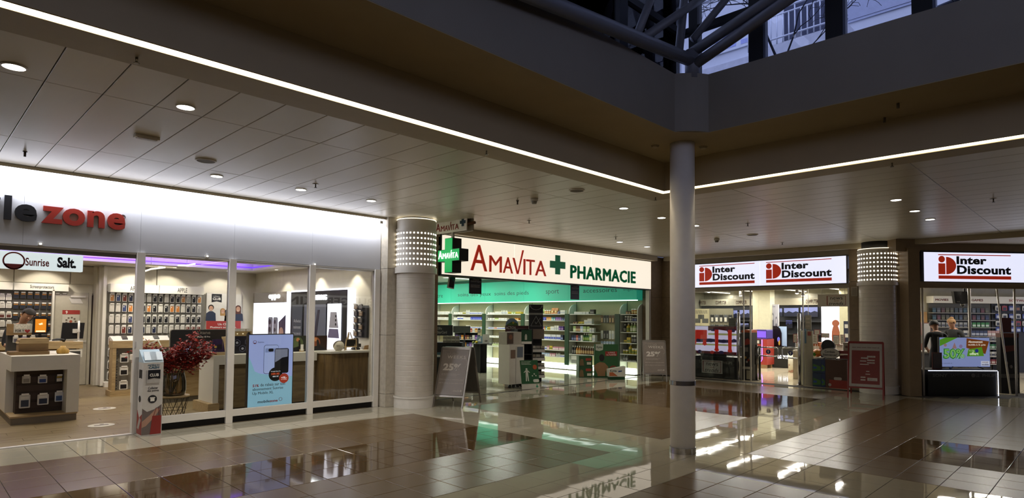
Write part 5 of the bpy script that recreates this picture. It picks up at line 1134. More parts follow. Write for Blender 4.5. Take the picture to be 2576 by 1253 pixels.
def product(kind, colour, band, fr, x, y, z, w_, h, d, label, group):
    key = (kind, colour, band, round(w_, 3), round(h, 3), label)
    if key not in PROD:
        mb = MB()
        if kind == 'box': mb.box(-w_/2, 0, 0, w_/2, d, h).box(-w_/2+.004, -.0015, h*.15, w_/2-.004, 0, h*.55, 1)
        elif kind == 'bottle': mb.lathe([(0, 0), (w_/2, 0), (w_/2, h*.62), (w_*.2, h*.78), (w_*.2, h), (0, h)], 0, w_/2, 10).lathe([(w_/2+.0015, h*.12), (w_/2+.0015, h*.5)], 0, w_/2, 10, 1).lathe([(w_*.24, h*.86), (w_*.24, h+.004), (0, h+.004)], 0, w_/2, 10, 2)
        elif kind == 'jar': mb.lathe([(0, 0), (w_/2, 0), (w_/2, h*.72), (w_*.42, h*.76)], 0, w_/2, 12).lathe([(w_*.46, h*.74), (w_*.46, h), (0, h)], 0, w_/2, 12, 2).lathe([(w_/2+.001, h*.15), (w_/2+.001, h*.55)], 0, w_/2, 12, 1)
        elif kind == 'bag': mb._add([(-w_/2, 0, 0), (w_/2, 0, 0), (w_/2, d, 0), (-w_/2, d, 0), (-w_/2, d*.45, h), (w_/2, d*.45, h), (w_/2, d*.55, h), (-w_/2, d*.55, h)], [(0, 3, 2, 1), (4, 5, 6, 7), (0, 1, 5, 4), (1, 2, 6, 5), (2, 3, 7, 6), (3, 0, 4, 7)]).box(-w_*.3, -.004, h*.2, w_*.3, .02, h*.55, 1)
        elif kind == 'pouch': mb.prism(rrect(-w_/2, -h, w_/2, 0, w_*.15, 3), -.006, .006).box(-w_*.3, -.008, -h*.9, w_*.3, -.006, -h*.35, 1).tube([(0, -.02, .012), (0, .09, .012)], .003, 5, 2)
        me = mb.mesh({'box': 'medicine_box', 'bottle': 'bottle', 'jar': 'jar', 'bag': 'bag', 'pouch': 'hanging_pack'}[kind], [plain(colour, .45), plain(band, .45), plain('e6e4da', .5)]); PROD[key] = me
    me = PROD[key]; o = bpy.data.objects.new(me.name.split('.')[0], me); COL.objects.link(o); o.location = fr.world((x, y, z)); o.rotation_euler = (0, 0, fr.rz+R.uniform(-.04, .04))
    tag(o, label, {'box': 'box', 'bottle': 'bottle', 'jar': 'jar', 'bag': 'bag', 'pouch': 'pack'}[kind], group); return o
COLN = {'w': ('white', 'e3e1d6', 'c8cbd0'), 'b': ('blue', '2b3a9c', '6f7ad0'), 'wb': ('white and blue', 'dfe0e0', '4a5ab8'), 'g': ('green', '2f6b35', 'a9c46c'), 'y': ('yellow', 'd0b53a', '7e8a3a'), 'o': ('amber', 'b8741f', 'e2c68a'), 'p': ('violet', '5b3a8c', 'b08ac0'), 'k': ('black', '1b1b1d', '8d8a84'), 'r': ('red', 'a03428', 'd8a08c'), 'bl': ('pale blue', 'a9bcd8', 'e6e8ec'), 't': ('teal', '3a8a94', 'cfe0dc'), 'n': ('brown', '5a3a22', 'c9a878'), 'gr': ('grey', '8b8c88', 'b9bab4'), 'pk': ('pink', 'c48a96', 'ece0dc'), 'nv': ('navy', '1d2748', '7a86b0'), 'lg': ('light green', '9ab46a', 'dfe4c4')}
ORD = ['top', 'second', 'third', 'fourth', 'fifth', 'lowest']
def fill(bay, row, runs):
    a, b, k, _, hdn = bays[bay]; z = ZS[k][row]; x = a+.06; end = b-.2 if bay < 5 else b-.02
    if bay == 4: end = a+1.02
    for (kind, c, n, w_, h) in runs:
        if kind == 'gap': x += w_; continue
        nm, c1, c2 = COLN[c]
        for i in range(n):
            hh = h*(1 if n > 4 else R.uniform(.92, 1.06))
            if x+w_ > end: return
            word = {'box': 'box', 'bottle': 'bottle', 'jar': 'jar', 'bag': 'bag'}[kind]
            lab = '%s %s on the %s pharmacy shelf %s' % (nm, word, ORD[row], 'under the words '+hdn if bay else 'at the far end')
            product(kind, c1, c2, PS, x+w_/2, R.uniform(.03, .05), z, w_, round(h, 3), min(.12, w_*1.2), lab, '%s %s, %s shelf, %s' % (nm, word, ORD[row], hdn))
            x += w_+.006
fill(0, 0, [('gap', 0, 0, .1, 0), ('box', 'w', 9, .09, .1)]); fill(0, 1, [('gap', 0, 0, .1, 0), ('box', 'w', 9, .1, .09)])
fill(1, 0, [('box', 'w', 5, .1, .07), ('jar', 'y', 3, .06, .08), ('bottle', 'w', 4, .05, .15), ('box', 'wb', 9, .105, .075)])
fill(1, 1, [('box', 'w', 2, .11, .08), ('box', 'wb', 2, .17, .11), ('box', 'w', 4, .1, .09), ('box', 'b', 8, .1, .11)])
fill(1, 2, [('gap', 0, 0, .75, 0), ('box', 'w', 2, .08, .1), ('jar', 'wb', 11, .08, .055)])
fill(2, 0, [('box', 'w', 4, .09, .06), ('box', 'w', 3, .1, .09), ('bottle', 'w', 4, .07, .14), ('box', 'w', 1, .05, .1), ('box', 'y', 2, .09, .08), ('box', 'lg', 2, .09, .08), ('box', 'y', 3, .09, .08)])
fill(2, 1, [('jar', 'w', 5, .07, .07), ('box', 'lg', 2, .1, .07), ('box', 'w', 4, .1, .08), ('gap', 0, 0, .4, 0), ('box', 'o', 2, .09, .08)])
fill(2, 2, [('jar', 'wb', 4, .075, .06), ('jar', 'r', 2, .075, .06), ('jar', 'wb', 5, .075, .06)])
fill(2, 3, [('box', 'w', 4, .2, .05)]); fill(2, 4, [('gap', 0, 0, .25, 0), ('bottle', 'lg', 7, .08, .11), ('box', 'r', 1, .08, .1)])
fill(3, 0, [('gap', 0, 0, .18, 0), ('box', 'w', 1, .08, .09), ('gap', 0, 0, .15, 0), ('jar', 'o', 2, .07, .12), ('bag', 'lg', 2, .11, .17), ('jar', 'o', 3, .095, .13), ('bag', 'o', 2, .14, .2), ('bag', 'nv', 1, .12, .1), ('box', 'w', 4, .1, .12)])
fill(3, 1, [('gap', 0, 0, .42, 0), ('box', 'wb', 2, .1, .11), ('bag', 'b', 2, .13, .11), ('box', 'o', 3, .075, .11), ('box', 't', 2, .075, .1), ('box', 'p', 3, .085, .11), ('box', 'nv', 2, .08, .1)])
fill(3, 2, [('gap', 0, 0, .42, 0), ('box', 'o', 2, .08, .1), ('box', 'p', 2, .1, .11), ('box', 'o', 1, .06, .1), ('box', 't', 1, .07, .11), ('box', 'y', 2, .07, .1), ('box', 'w', 2, .08, .12), ('box', 'w', 2, .09, .15), ('box', 'p', 2, .09, .13)])
fill(3, 3, [('gap', 0, 0, .4, 0), ('bottle', 'g', 4, .07, .13), ('box', 'wb', 8, .1, .17), ('box', 'nv', 2, .1, .16)])
fill(3, 4, [('gap', 0, 0, .5, 0), ('bag', 'y', 1, .1, .12), ('box', 'w', 2, .07, .1), ('box', 'wb', 2, .09, .09), ('box', 'pk', 2, .05, .12), ('box', 'y', 2, .06, .12), ('box', 'pk', 5, .13, .1)])
fill(3, 5, [('gap', 0, 0, .4, 0), ('box', 'bl', 7, .09, .1), ('box', 'pk', 3, .08, .1), ('bottle', 'w', 3, .06, .12), ('box', 'wb', 2, .1, .07)])
fill(4, 0, [('gap', 0, 0, .1, 0), ('box', 'w', 2, .11, .07), ('box', 'w', 3, .12, .07), ('gap', 0, 0, .05, 0), ('box', 'k', 2, .15, .14), ('box', 'w', 1, .13, .11)])
fill(4, 1, [('gap', 0, 0, .05, 0), ('bag', 'n', 2, .09, .07), ('bag', 'y', 2, .13, .07), ('box', 'w', 1, .13, .13), ('box', 'w', 4, .17, .17)])
fill(4, 2, [('gap', 0, 0, .06, 0), ('box', 'lg', 1, .11, .18), ('box', 'n', 2, .09, .18), ('box', 'bl', 1, .11, .18), ('box', 'lg', 2, .12, .17), ('box', 'w', 4, .08, .13)])
fill(4, 3, [('box', 'nv', 2, .09, .17), ('box', 'r', 1, .08, .18), ('box', 'nv', 1, .09, .17), ('box', 'w', 1, .08, .18), ('bottle', 'g', 3, .085, .23), ('box', 'lg', 1, .1, .24), ('box', 'w', 3, .11, .2)])
fill(4, 4, [('bottle', 'k', 2, .085, .26), ('bottle', 'o', 2, .085, .26), ('bottle', 'n', 10, .085, .26)])
fill(5, 0, [('gap', 0, 0, .12, 0), ('box', 'n', 2, .08, .09), ('jar', 'o', 5, .09, .16)]); fill(5, 1, [('gap', 0, 0, .05, 0), ('jar', 'k', 1, .1, .16), ('jar', 'gr', 2, .08, .16), ('jar', 'nv', 4, .08, .13)])
fill(5, 2, [('bottle', 'k', 1, .11, .23), ('bottle', 'y', 1, .13, .26), ('bottle', 'lg', 2, .1, .27), ('box', 'g', 1, .13, .22), ('bottle', 'nv', 1, .16, .25)]); fill(5, 3, [('gap', 0, 0, .05, 0), ('box', 'y', 1, .1, .08), ('box', 'y', 1, .13, .16), ('jar', 'k', 2, .08, .24), ('box', 'y', 2, .11, .28)])
fill(5, 4, [('jar', 'y', 2, .09, .12), ('bottle', 'y', 1, .12, .3), ('jar', 'y', 2, .1, .17)]); fill(5, 5, [('bottle', 'gr', 2, .09, .16), ('box', 'k', 3, .14, .05)])
# hanging packs on pegs in the accessories bay
for zrow, cols_, n, hh in ((1.76, ('n', 'k'), 7, .24), (1.28, ('w', 'k'), 6, .26), (.95, ('bl',), 7, .2)):
    for i in range(n):
        c = cols_[(i*3 % 5) % len(cols_)]; nm, c1, c2 = COLN[c]
        product('pouch', c1, c2, PS, sides[3]+1.12+.105*i, .26, zrow, .085, hh, .02, '%s pack hanging on a peg in the accessories bay, %s row' % (nm, {1.76: 'upper', 1.28: 'middle', .95: 'lower'}[zrow]), '%s peg packs, %s row' % (nm, {1.76: 'upper', 1.28: 'middle', .95: 'lower'}[zrow]))
for i in range(2):
    product('box', 'cfcec4', '7d8078', PS, sides[3]+.2+.3*i, .02, .17, .26, .29, .2, 'large grey-white carton at the foot of the accessories bay', 'cartons at the foot of the accessories bay')
# --- hanging cards at the pharmacy entrance
for p0, p1, y0, y1, lab in ((1181, 1211, 698, 740, 'black hanging card Check beside the angled tablet'), (1436, 1457, 716, 754, 'black hanging card Check under the word PHARMACIE')):
    x0, z0, x1, z1 = LEFT.rect(p0, y0, p1, y1, .25)
    o = thing('hanging_card', lab, 'card', LEFT, ((x0+x1)/2, .25, z0)); part('card', MB().box(x0, .25, z0, x1, .262, z1), plain('1d2224', .5), o); part('wire', MB().tube([((x0+x1)/2, .256, z1), ((x0+x1)/2, .256, 3.05)], .004, 5), M_alu, o)
    w_ = x1-x0; h = z1-z0; m_ = plain('9a9c98'); text(o, 'Check', x0+w_*.28, z1-h*.16, x1-w_*.2, z1-h*.06, .249, m_, bold=.02); text(o, 'Générique', x0+w_*.1, z1-h*.29, x1-w_*.08, z1-h*.17, .249, m_, bold=.02)
    part('small_lettering', lines(MB(), x0+w_*.1, z1-h*.62, x1-w_*.1, z1-h*.42, 3, .249, 3), m_, o)
x0, z0 = LEFT.at(1127, 724, .3); x1, z1 = LEFT.at(1146, 697, .3)
o = thing('hanging_tablet', 'tilted black tablet screen with a teal corner hanging in the pharmacy entrance', 'tablet', LEFT, ((x0+x1)/2, .3, z0)); part('frame', MB().prism([(x0, z0), (x1-.04, z0-.02), (x1, z1), (x0+.05, z1+.02)], .3, .34), M_alu, o); part('screen', MB().prism([(x0+.02, z0+.02), (x1-.05, z0), (x1-.02, z1-.01), (x0+.06, z1)], .295, .3), plain('191b1a', .3), o); part('corner', MB().prism([(x0+.05, z1-.03), (x1-.03, z1-.11), (x1-.02, z1-.02), (x0+.06, z1)], .292, .295), plain('1f7a74', .4), o); part('arm', MB().tube([((x0+x1)/2, .32, z1), ((x0+x1)/2, .32, 3.06)], .012, 6), M_alu, o)
# --- floor displays, each in a frame that faces the mall
def CF(px, py, deg=-45.4):
    x, y = on_floor(px, py); return Fr(x, y, deg)
# white cabinet on castors
F = Fr(10.10, 10.24, math.degrees(math.atan2(-.02, .46))*0-4)
xa = -.0; xb = .46; zt_ = 1.02
cb = thing('white_cabinet', 'tall white leaflet cabinet on black castors in the pharmacy entrance', 'cabinet', F, (.23, .2, 0))
part('body', MB().box(0, 0, .09, .46, .40, zt_), M_whitel, cb); part('door_line', MB().box(.20, -.004, .10, .205, .0, zt_-.04), plain('8a887f'), cb)
part('pocket', MB().box(.04, -.006, .70, .18, .0, .9).box(.24, -.006, .72, .42, .0, .97, 1), [plain('7d6450'), plain('66707c')], cb)
part('top_riser', MB().box(.0, .1, zt_, .46, .40, zt_+.30), plain('b9b3a4'), cb); part('picture', MB().box(.01, .094, zt_+.02, .2, .1, zt_+.28).disc_y(.11, zt_+.18, .06, .09, .094, 16, 1), [plain('5a4636'), plain('8a5a3a')], cb)
for x in (.04, .16, .30, .42):
    c = part('castor', MB().disc_y(x, .045, .04, .02, .05, 14).box(x-.012, .02, .05, x+.012, .05, .09), M_black, cb)
# dark display stand behind it
F = Fr(10.63, 10.5, -20)
o = thing('dark_stand', 'black open display stand with a green leaflet card beside the white cabinet', 'stand', F, (.2, .2, 0)); part('body', MB().box(0, .2, 0, .42, .4, 1.38).box(0, 0, 0, .03, .4, 1.38).box(.39, 0, 0, .42, .4, 1.38), M_blackm, o)
for z in (.05, .45, .75): part('shelf', MB().box(.03, .0, z, .39, .2, z+.02), M_blackm, o)
part('card', MB().box(.1, -.01, 1.02, .38, .0, 1.36), plain('1f4a2e'), o); part('card_foot', MB().box(.1, -.013, 1.02, .38, -.01, 1.08), M_tag, o); part('print', MB().disc_y(.22, 1.24, .022, -.014, -.01, 10).box(.19, -.014, 1.12, .25, -.01, 1.23), plain('cfd2c4'), o)
# leaning green board
F = Fr(10.22, 9.93, math.degrees(math.atan2(-.16, .42)))
o = thing('green_board', 'green health poster board with a white figure leaning before the dark stand', 'board', F, (.22, .05, 0)); gb = MB()
k = .22
def lean(ob, k):
    for v in ob.data.vertices: v.co.y += k*v.co.z
    return ob
lean(part('panel', MB().box(0, .0, 0, .46, .02, .66), plain('cfcdbf'), o), k); lean(part('face', MB().box(0.0, -.004, .12, .46, .0, .66), plain('1c5a30', .5), o), k)
q = MB(); q.disc_y(.15, .455, .025, -.008, -.004, 12); q.prism([(.07, .38), (.12, .43), (.18, .43), (.23, .38), (.22, .37), (.18, .4), (.19, .18), (.165, .18), (.15, .34), (.135, .18), (.11, .18), (.12, .4), (.08, .37)], -.008, -.004); q.disc_y(.29, .3, .016, -.008, -.004, 8); q.disc_y(.34, .34, .018, -.008, -.004, 8); q.disc_y(.38, .3, .016, -.008, -.004, 8); q.prism(rrect(.3, .15, .45, .22, .03), -.008, -.004); q.disc_y(.37, .5, .055, -.008, -.004, 18, 1); q.box(.36, -.008, .04, .42, -.004, .06, 2); q.box(.38, -.008, .03, .40, -.004, .1, 2)
lean(part('print', q, [plain('d9dccf'), plain('b5562a'), M_dkg], o), k); lean(part('small_lettering', lines(MB(), .03, .55, .3, .64, 3, -.004, 8), plain('b9c8b4'), o), k)
# tall black display with warning triangle
F = CF(1350, 960, -35)
x0, z0, x1, z1 = F.rect(1331, 766, 1366, 828)
o = thing('tall_display', 'tall black product display with a white triangle symbol', 'display', F, ((x0+x1)/2, 0, 0)); part('panel', MB().box(x0, .0, z0, x1, .04, z1), plain('17181b', .5), o); part('post', MB().box(x0+.02, .04, 0, x1-.02, .16, z0+.02), M_blackm, o)
q = MB(); cx_ = (x0+x1)/2; s_ = (x1-x0)*.38; zc = z0+(z1-z0)*.3
P = [(cx_-s_, zc-s_*.8), (cx_+s_, zc-s_*.8), (cx_, zc+s_*1.0)]
for i in range(3):
    a_, b_ = P[i], P[(i+1) % 3]; q.bar((a_[0], -.004, a_[1]), (b_[0], -.004, b_[1]), .02, .008)
q.bar((cx_-s_*.2, -.004, zc), (cx_, -.004, zc-s_*.4), .02, .008); q.bar((cx_, -.004, zc-s_*.4), (cx_+s_*.8, -.004, zc+s_*.7), .02, .008); q.box(x0, -.006, z1-.27, x1, -.0, z1-.22)
for t_ in range(8): a_ = math.pi+math.pi*t_/8; q.bar((cx_+s_*1.1*math.cos(a_), -.004, z1-.02+.12*math.sin(a_)), (cx_+s_*1.1*math.cos(a_+math.pi/8), -.004, z1-.02+.12*math.sin(a_+math.pi/8)), .02, .012)
part('symbol', q, plain('9c9d98'), o)
bx = MB(); bx.box(x0, -.05, z0-.26, x1+.02, .04, z0-.0); part('card', bx, plain('776a5c'), o)
for i, z in enumerate((.12, .34, .56, .78)): part('tray', MB().box(x0, -.25, z, x1, .04, z+.02).box(x0, -.26, z, x1, -.25, z+.07), M_alu, o)
for i, z in enumerate((.14, .36, .58, .80)):
    for j in range(3): product('box', ('b9b4a6', '8c877c', 'a49a86')[(i+j) % 3], '55524c', F, x0+.09+.12*j, -.2, z, .1, .14, .05, '%s pack in the trays of the tall black display' % ('pale grey', 'dark grey', 'tan')[(i+j) % 3], '%s packs in the tall black display' % ('pale grey', 'dark grey', 'tan')[(i+j) % 3])
# maroon action bin behind
F = CF(1300, 950, -45)
x0, z0, x1, z1 = F.rect(1271, 819, 1333, 838); zt_ = F.at(1300, 801)[1]
o = thing('action_bin', 'maroon ACTION offer bin with an arched landscape picture', 'display', F, ((x0+x1)/2, .2, 0)); part('front', MB().box(x0, .0, 0, x1, .03, z1), plain('4a2226', .5), o); part('sides', MB().box(x0, .03, 0, x0+.03, .5, z1-.05).box(x1-.03, .03, 0, x1, .5, z1-.05).box(x0, .5, 0, x1, .53, z1-.05), plain('3a2022', .5), o); text(o, 'ACTION', x0+.02, z1-.10, x0+(x1-x0)*.42, z1-.02, -.001, plain('c0b6aa'), bold=.02)
xm0, xm1 = F.at(1272, 810)[0], F.at(1304, 810)[0]; zl = z1-.04
part('arch_picture', MB().prism([(xm0, zl), (xm1, zl)]+[((xm0+xm1)/2+(xm1-xm0)/2*math.cos(math.pi*i/12), zl+.06+(zt_-zl-.06)*math.sin(math.pi*i/12)) for i in range(13)], .03, .05).prism([(xm0+.01, zl), (xm1-.01, zl), (xm1-.03, zl+.1), ((xm0+xm1)/2, zl+.15), (xm0+.04, zl+.07)], .02, .03, 1).disc_y((xm0*.4+xm1*.6), zl+.12, .03, .015, .02, 10, 2), [plain('7a90a8'), plain('4d6a30'), plain('c0a632')], o)
# dark cross-leg table with cards
F = CF(1206, 938)
x0, z0 = F.at(1186, 864); x1 = F.at(1236, 864)[0]
o = thing('cross_table', 'dark grey high table on a cross-shaped leg in the pharmacy', 'table', F, (.0, .1, 0)); part('top', MB().box(x0, -.15, z0-.02, x1, .5, z0), plain('4a4a48', .4), o); xa, xb = F.at(1190, 900)[0], F.at(1224, 900)[0]
part('leg', MB().box(xa, .1, 0, xb, .14, z0-.02), plain('2a2a2a', .6), o); part('leg', MB().box((xa+xb)/2-.02, -.1, 0, (xa+xb)/2+.02, .4, z0-.02), plain('333332', .6), o)
a_, b_ = F.at(1214, 850)[0], F.at(1231, 850)[0]; zc = F.at(1220, 841)[1]
o2 = thing('table_card', 'white standing card with a small animal drawing on the high table', 'card', F, ((a_+b_)/2, .0, z0)); part('card', MB().box(a_, .0, z0, b_, .01, zc), plain('d4d2c8'), o2); part('print', MB().ball(((a_+b_)/2, .0, z0+.08), .05, .004, .03, 10, 6), plain('8d8878'), o2)
a_ = F.at(1199, 855)[0]; solid('yellow_fruit', MB().ball((a_, .0, z0+.04), .045, .045, .04).ball((a_-.1, .03, z0+.035), .04, .04, .035, m=1), [plain('c9b52e'), plain('7e8a34')], F, (a_, 0, z0), 'yellow and green soft toys on the high table', 'toy')
a_ = F.at(1206, 850)[0]; solid('blue_leaflet', MB().prism([(a_-.12, z0), (a_+.1, z0), (a_+.08, z0+.22), (a_-.08, z0+.20)], .2, .22).prism([(a_-.06, z0+.06), (a_+.04, z0+.05), (a_+.02, z0+.17)], .19, .2, 1), [plain('7e97a4'), M_tag], F, (a_, .2, z0), 'blue and white leaflet display on the high table', 'leaflet')
# dark gondolas near the entrance
F = CF(1170, 925)
x0, zt_ = F.at(1168, 836); x1 = F.at(1200, 836)[0]
o = thing('dark_gondola', 'dark end gondola of lozenges and sprays beside the high table', 'gondola', F, ((x0+x1)/2, .3, 0)); part('back', MB().box(x0-.35, .3, 0, x1, .36, zt_), M_blackm, o); part('post', MB().box(x0-.02, .0, 0, x0+.03, .3, zt_+.04), M_blackm, o); part('base', MB().box(x0-.35, -.05, 0, x1, .36, .12), M_blackm, o)
zs_ = [F.at(1185, y)[1] for y in (836, 854, 872, 888, 898, 914)]
for z in zs_: part('shelf', MB().box(x0-.3, .0, z-.015, x1, .3, z), M_shw, o)
for i, z in enumerate(zs_[:5]):
    hgt = (.13, .14, .13, .09, .08)[i]
    for j in range(9):
        c = ('o', 'p', 'k', 'r', 'nv', 'w', 'n')[(j*(i+2)+i) % 7]; nm, c1, c2 = COLN[c]; product('box', c1, c2, F, x0-.25+.092*j, .03, z, .08, hgt, .06, '%s pack on the dark end gondola, %s shelf' % (nm, ORD[i]), '%s packs on the dark gondola, %s shelf' % (nm, ORD[i]))
F = CF(1120, 960)
x0, zt_ = F.at(1096, 818); x1 = F.at(1138, 818)[0]; zb_ = F.at(1120, 835)[1]
o = thing('offer_counter', 'black offer counter with a slanted sign and stacked card boxes', 'counter', F, ((x0+x1)/2, .2, 0)); part('body', MB().box(x0, .0, 0, x1+.25, .5, F.at(1120, 862)[1]), M_blackm, o); part('sign', MB().box(x0, .1, zb_-.1, x1, .13, zt_), plain('23272a', .4), o); text(o, 'Offre', x0+.03, zt_-.12, x0+.15, zt_-.05, .099, plain('9a9a96'), bold=.02); text(o, 'StarCard', x0+.03, zt_-.22, x0+.28, zt_-.15, .099, plain('9a9a96'), bold=.02); part('sign', MB().box(x1, .2, zb_-.02, x1+.45, .22, zt_-.02), plain('6f7a74', .4), o)
zc = F.at(1120, 862)[1]
for i in range(4):
    for j in range(2): product('box', 'a49f8e', '6d6a60', F, x0+.24+.11*i, .02, zc+.09*j, .1, .085, .08, 'small beige carton stacked on the black offer counter', 'beige cartons on the offer counter')
for i in range(5): product('box', ('3c5a64', '8aa4a8', '5e3f6e', 'a8b4b0', '2c3a52')[i], 'c9cdc8', F, x0+.1+.13*i, -.1, .62, .09, .13, .06, '%s carton on the ledge of the offer counter' % ('petrol', 'pale teal', 'plum', 'light grey', 'navy')[i], None)
part('ledge', MB().box(x0, -.14, .6, x1+.25, .0, .62), M_blackm, o)
# herbal display: stacked cartons, tall card, big box
F = CF(1474, 950, -38)
x0 = F.at(1456, 940)[0]; x1 = F.at(1491, 940)[0]; z1 = F.at(1470, 922)[1]; z2 = F.at(1470, 896)[1]
for i, (a_, b_, z0_, z1_, off) in enumerate(((x0, x1, 0, z1, 0), (x0+.01, x1, z1, z2, .03))):
    o = thing('green_carton', 'green printed carton with a red flash, %s of two by the herbal display' % ('lower' if i == 0 else 'upper'), 'carton', F, ((a_+b_)/2, .15, z0_)); part('carton', MB().box(a_, off, z0_, b_, off+.32, z1_), plain('234a27', .5), o); part('flash', MB().box(a_+.5*(b_-a_), off-.003, z1_-.13, b_-.04, off, z1_-.06), plain('a03c28'), o); part('figure', MB().prism([(a_+.02, z0_+.02), (a_+.15, z0_+.02), (a_+.12, z0_+.2), (a_+.06, z1_-.08), (a_+.02, z0_+.15)], off-.003, off).box(b_-.16, off-.003, z0_+.05, b_-.04, off, z0_+.12, 1), [plain('6e5a38'), plain('c9c3ae')], o)
F = CF(1525, 950, -38)
x0, z1 = F.at(1493, 866); x1 = F.at(1555, 866)[0]
o = thing('herbal_display', 'tall green herbal display with the picture of a bare back and a red label', 'display', F, ((x0+x1)/2, .0, 0)); part('panel', MB().box(x0+.03, .0, 0, x1, .06, z1), plain('2c5a32', .5), o); part('foot', MB().box(x0+.04, -.03, 0, x1, .25, .04), M_green, o); part('logo_card', MB().prism([(x0+.06, z1), (x0+.28, z1), (x0+.27, z1-.16), (x0+.17, z1-.19), (x0+.06, z1-.17)], -.006, .0), plain('b9bfae'), o); text(o, 'Kytta', x0+.09, z1-.13, x0+.25, z1-.05, -.006, plain('22342a'), bold=.015)
part('red_label', MB().box(x0+.34, -.004, z1-.33, x1-.03, .0, z1-.2), plain('93291f'), o); text(o, 'La FORCE', x0+.42, z1-.255, x1-.10, z1-.215, -.004, M_tag, res=1); text(o, 'des PLANTES', x0+.37, z1-.315, x1-.06, z1-.275, -.004, M_tag, res=1)
q = MB(); xx = x0+.22; q.disc_y(xx+.02, z1-.38, .075, -.004, .0, 16, 0, .1); q.prism([(xx-.22, z1-.62), (xx-.12, z1-.54), (xx-.04, z1-.5), (xx+.1, z1-.52), (xx+.2, z1-.62), (xx+.25, z1-.85), (xx+.2, z1-.9), (xx+.13, z1-.72), (xx+.12, z1-.95), (xx-.10, z1-.95), (xx-.10, z1-.75), (xx-.16, z1-.66), (xx-.05, z1-.82), (xx-.09, z1-.86)], -.005, .0, 1); q.prism([(x0+.04, .04), (x1-.2, .04), (x1-.25, z1-.9), (xx, z1-.97), (x0+.04, z1-.92)], -.006, .0, 2)
part('picture', q, [plain('1c1511'), plain('8a6844'), plain('1d2a16')], o)
q = MB(); q.disc_y(x1-.14, z1-.72, .12, -.006, .0, 22); q.disc_y(x1-.14, z1-.72, .09, -.008, .0, 22, 1); q.bar((x1-.22, -.009, z1-.82), (x1-.08, -.009, z1-.64), .03, .01, 2); part('badge', q, [plain('8a2f24'), plain('2c5a32'), plain('c9c5b4')], o)
F = offs_cf = CF(1550, 953, -38); x0 = F.at(1530, 940, -.2)[0]; x1 = F.at(1572, 940, -.2)[0]; z1 = F.at(1550, 926, -.2)[1]
o = thing('ointment_box', 'oversized white ointment box lying before the herbal display', 'box', F, ((x0+x1)/2, -.2, 0)); part('carton', MB().prism([(x0+.0, .08), (x1, .08), (x1, z1+.05), (x0+.0, z1-.03)], -.25, -.05), plain('bdbcae', .5), o); part('plinth', MB().box(x0+.03, -.24, 0, x1-.01, -.06, .08), M_green, o); text(o, 'Kytta', x0+.04, z1-.12, x0+.22, z1-.04, -.251, plain('22342a'), bold=.015); part('swirl', MB().prism([(x0+.02, .1), (x0+.25, .1), (x0+.12, .2), (x0+.02, .2)], -.254, -.25).prism([(x0+.27, .2), (x1-.1, .22), (x1-.1, .25), (x0+.27, .24)], -.254, -.25, 1), [plain('a5582e'), plain('31436e')], o)
# ================================================================ electronics shop contents
M_pod = plain('0c0d10', .45); M_plac = plain('e6e2d8', .5)
def offs(fr, d): 
    p = fr.world((0, d, 0)); return Fr(p.x, p.y, math.degrees(fr.rz))
R2 = offs(RIGHT, .25)
# glass and poles of the first front
struct('window_4', MB().box(.62, .04, .02, 2.25, .05, 2.45), M_glass, RIGHT, 'glass shopfront pane before the television podium')
for px, lab in ((1888, 'slim steel pole of the shopfront beside the tall black dispenser'), (1871, 'slim steel pole of the shopfront between placard and dispenser'), (2020, 'slim steel pole of the shopfront behind the pale security panel')):
    x = RIGHT.at(px, 780, .06)[0]; solid('shopfront_pole', MB().cyl(x, .06, 0, 2.46, .022 if px == 1888 else .016, n=14), M_alu, RIGHT, (x, .06, 0), lab, 'pole')
x = RIGHT.at(2136, 780)[0]; struct('trim_door_jamb', MB().box(x-.03, -.0, 0, 5.17, .1, 2.46), M_alu, RIGHT, 'aluminium jamb of the electronics shop')
# podium with television
x1 = R2.at(1853, 900)[0]; x0 = .74; zp = R2.at(1800, 897)[1]
o = thing('television_podium', 'black podium with pale brand names under the dessert picture television', 'podium', R2, ((x0+x1)/2, .3, 0)); part('body', MB().box(x0, .0, 0, x1, .6, zp-.03), M_pod, o); part('top', MB().box(x0-.01, -.01, zp-.03, x1+.01, .61, zp), M_black, o)
m_ = plain('77746c'); za = R2.at(1840, 917)[1]
for s, p0, p1 in (('SONY', 1700, 1752), ('SAMSUNG', 1758, 1808), ('PHILIPS', 1817, 1842)): text(o, s, R2.at(p0, 912)[0], za, R2.at(p1, 912)[0], za+.075, -.001, m_, bold=.03)
x0n, z0n, x1n, z1n = R2.rect(1765, 905, 1817, 941, -.02)
def news(root, x0, z0, x1, z1, y):
    w_, h = x1-x0, z1-z0; X = lambda a: x0+w_*a; Z = lambda a: z0+h*a; r_ = plain('8c3a2e'); k_ = plain('3a3734')
    b = MB()
    for (a, c, e, f) in ((.06, .08, .10, .92), (.92, .08, .94, .92), (.06, .9, .94, .925), (.06, .08, .18, .105), (.82, .08, .94, .105)): b.box(X(a), y-.002, Z(c), X(e), y, Z(f))
    part('border', b, r_, root)
    text(root, 'news', X(.22), Z(.58), X(.80), Z(.80), y, k_); text(root, 'and', X(.40), Z(.42), X(.60), Z(.54), y, r_); text(root, 'trends', X(.17), Z(.08), X(.83), Z(.40), y, k_, shear=.35)
o = thing('notice_sheet', 'white sheet news and trends fixed to the podium front', 'notice', R2, ((x0n+x1n)/2, -.02, z0n)); part('sheet', MB().box(x0n, -.02, z0n, x1n, -.0, z1n), M_plac, o); news(o, x0n, z0n, x1n, z1n, -.021)
xt0, xt1 = .75, R2.at(1854, 850, .1)[0]; zt0, zt1 = zp+.06, R2.at(1800, 820, .1)[1]
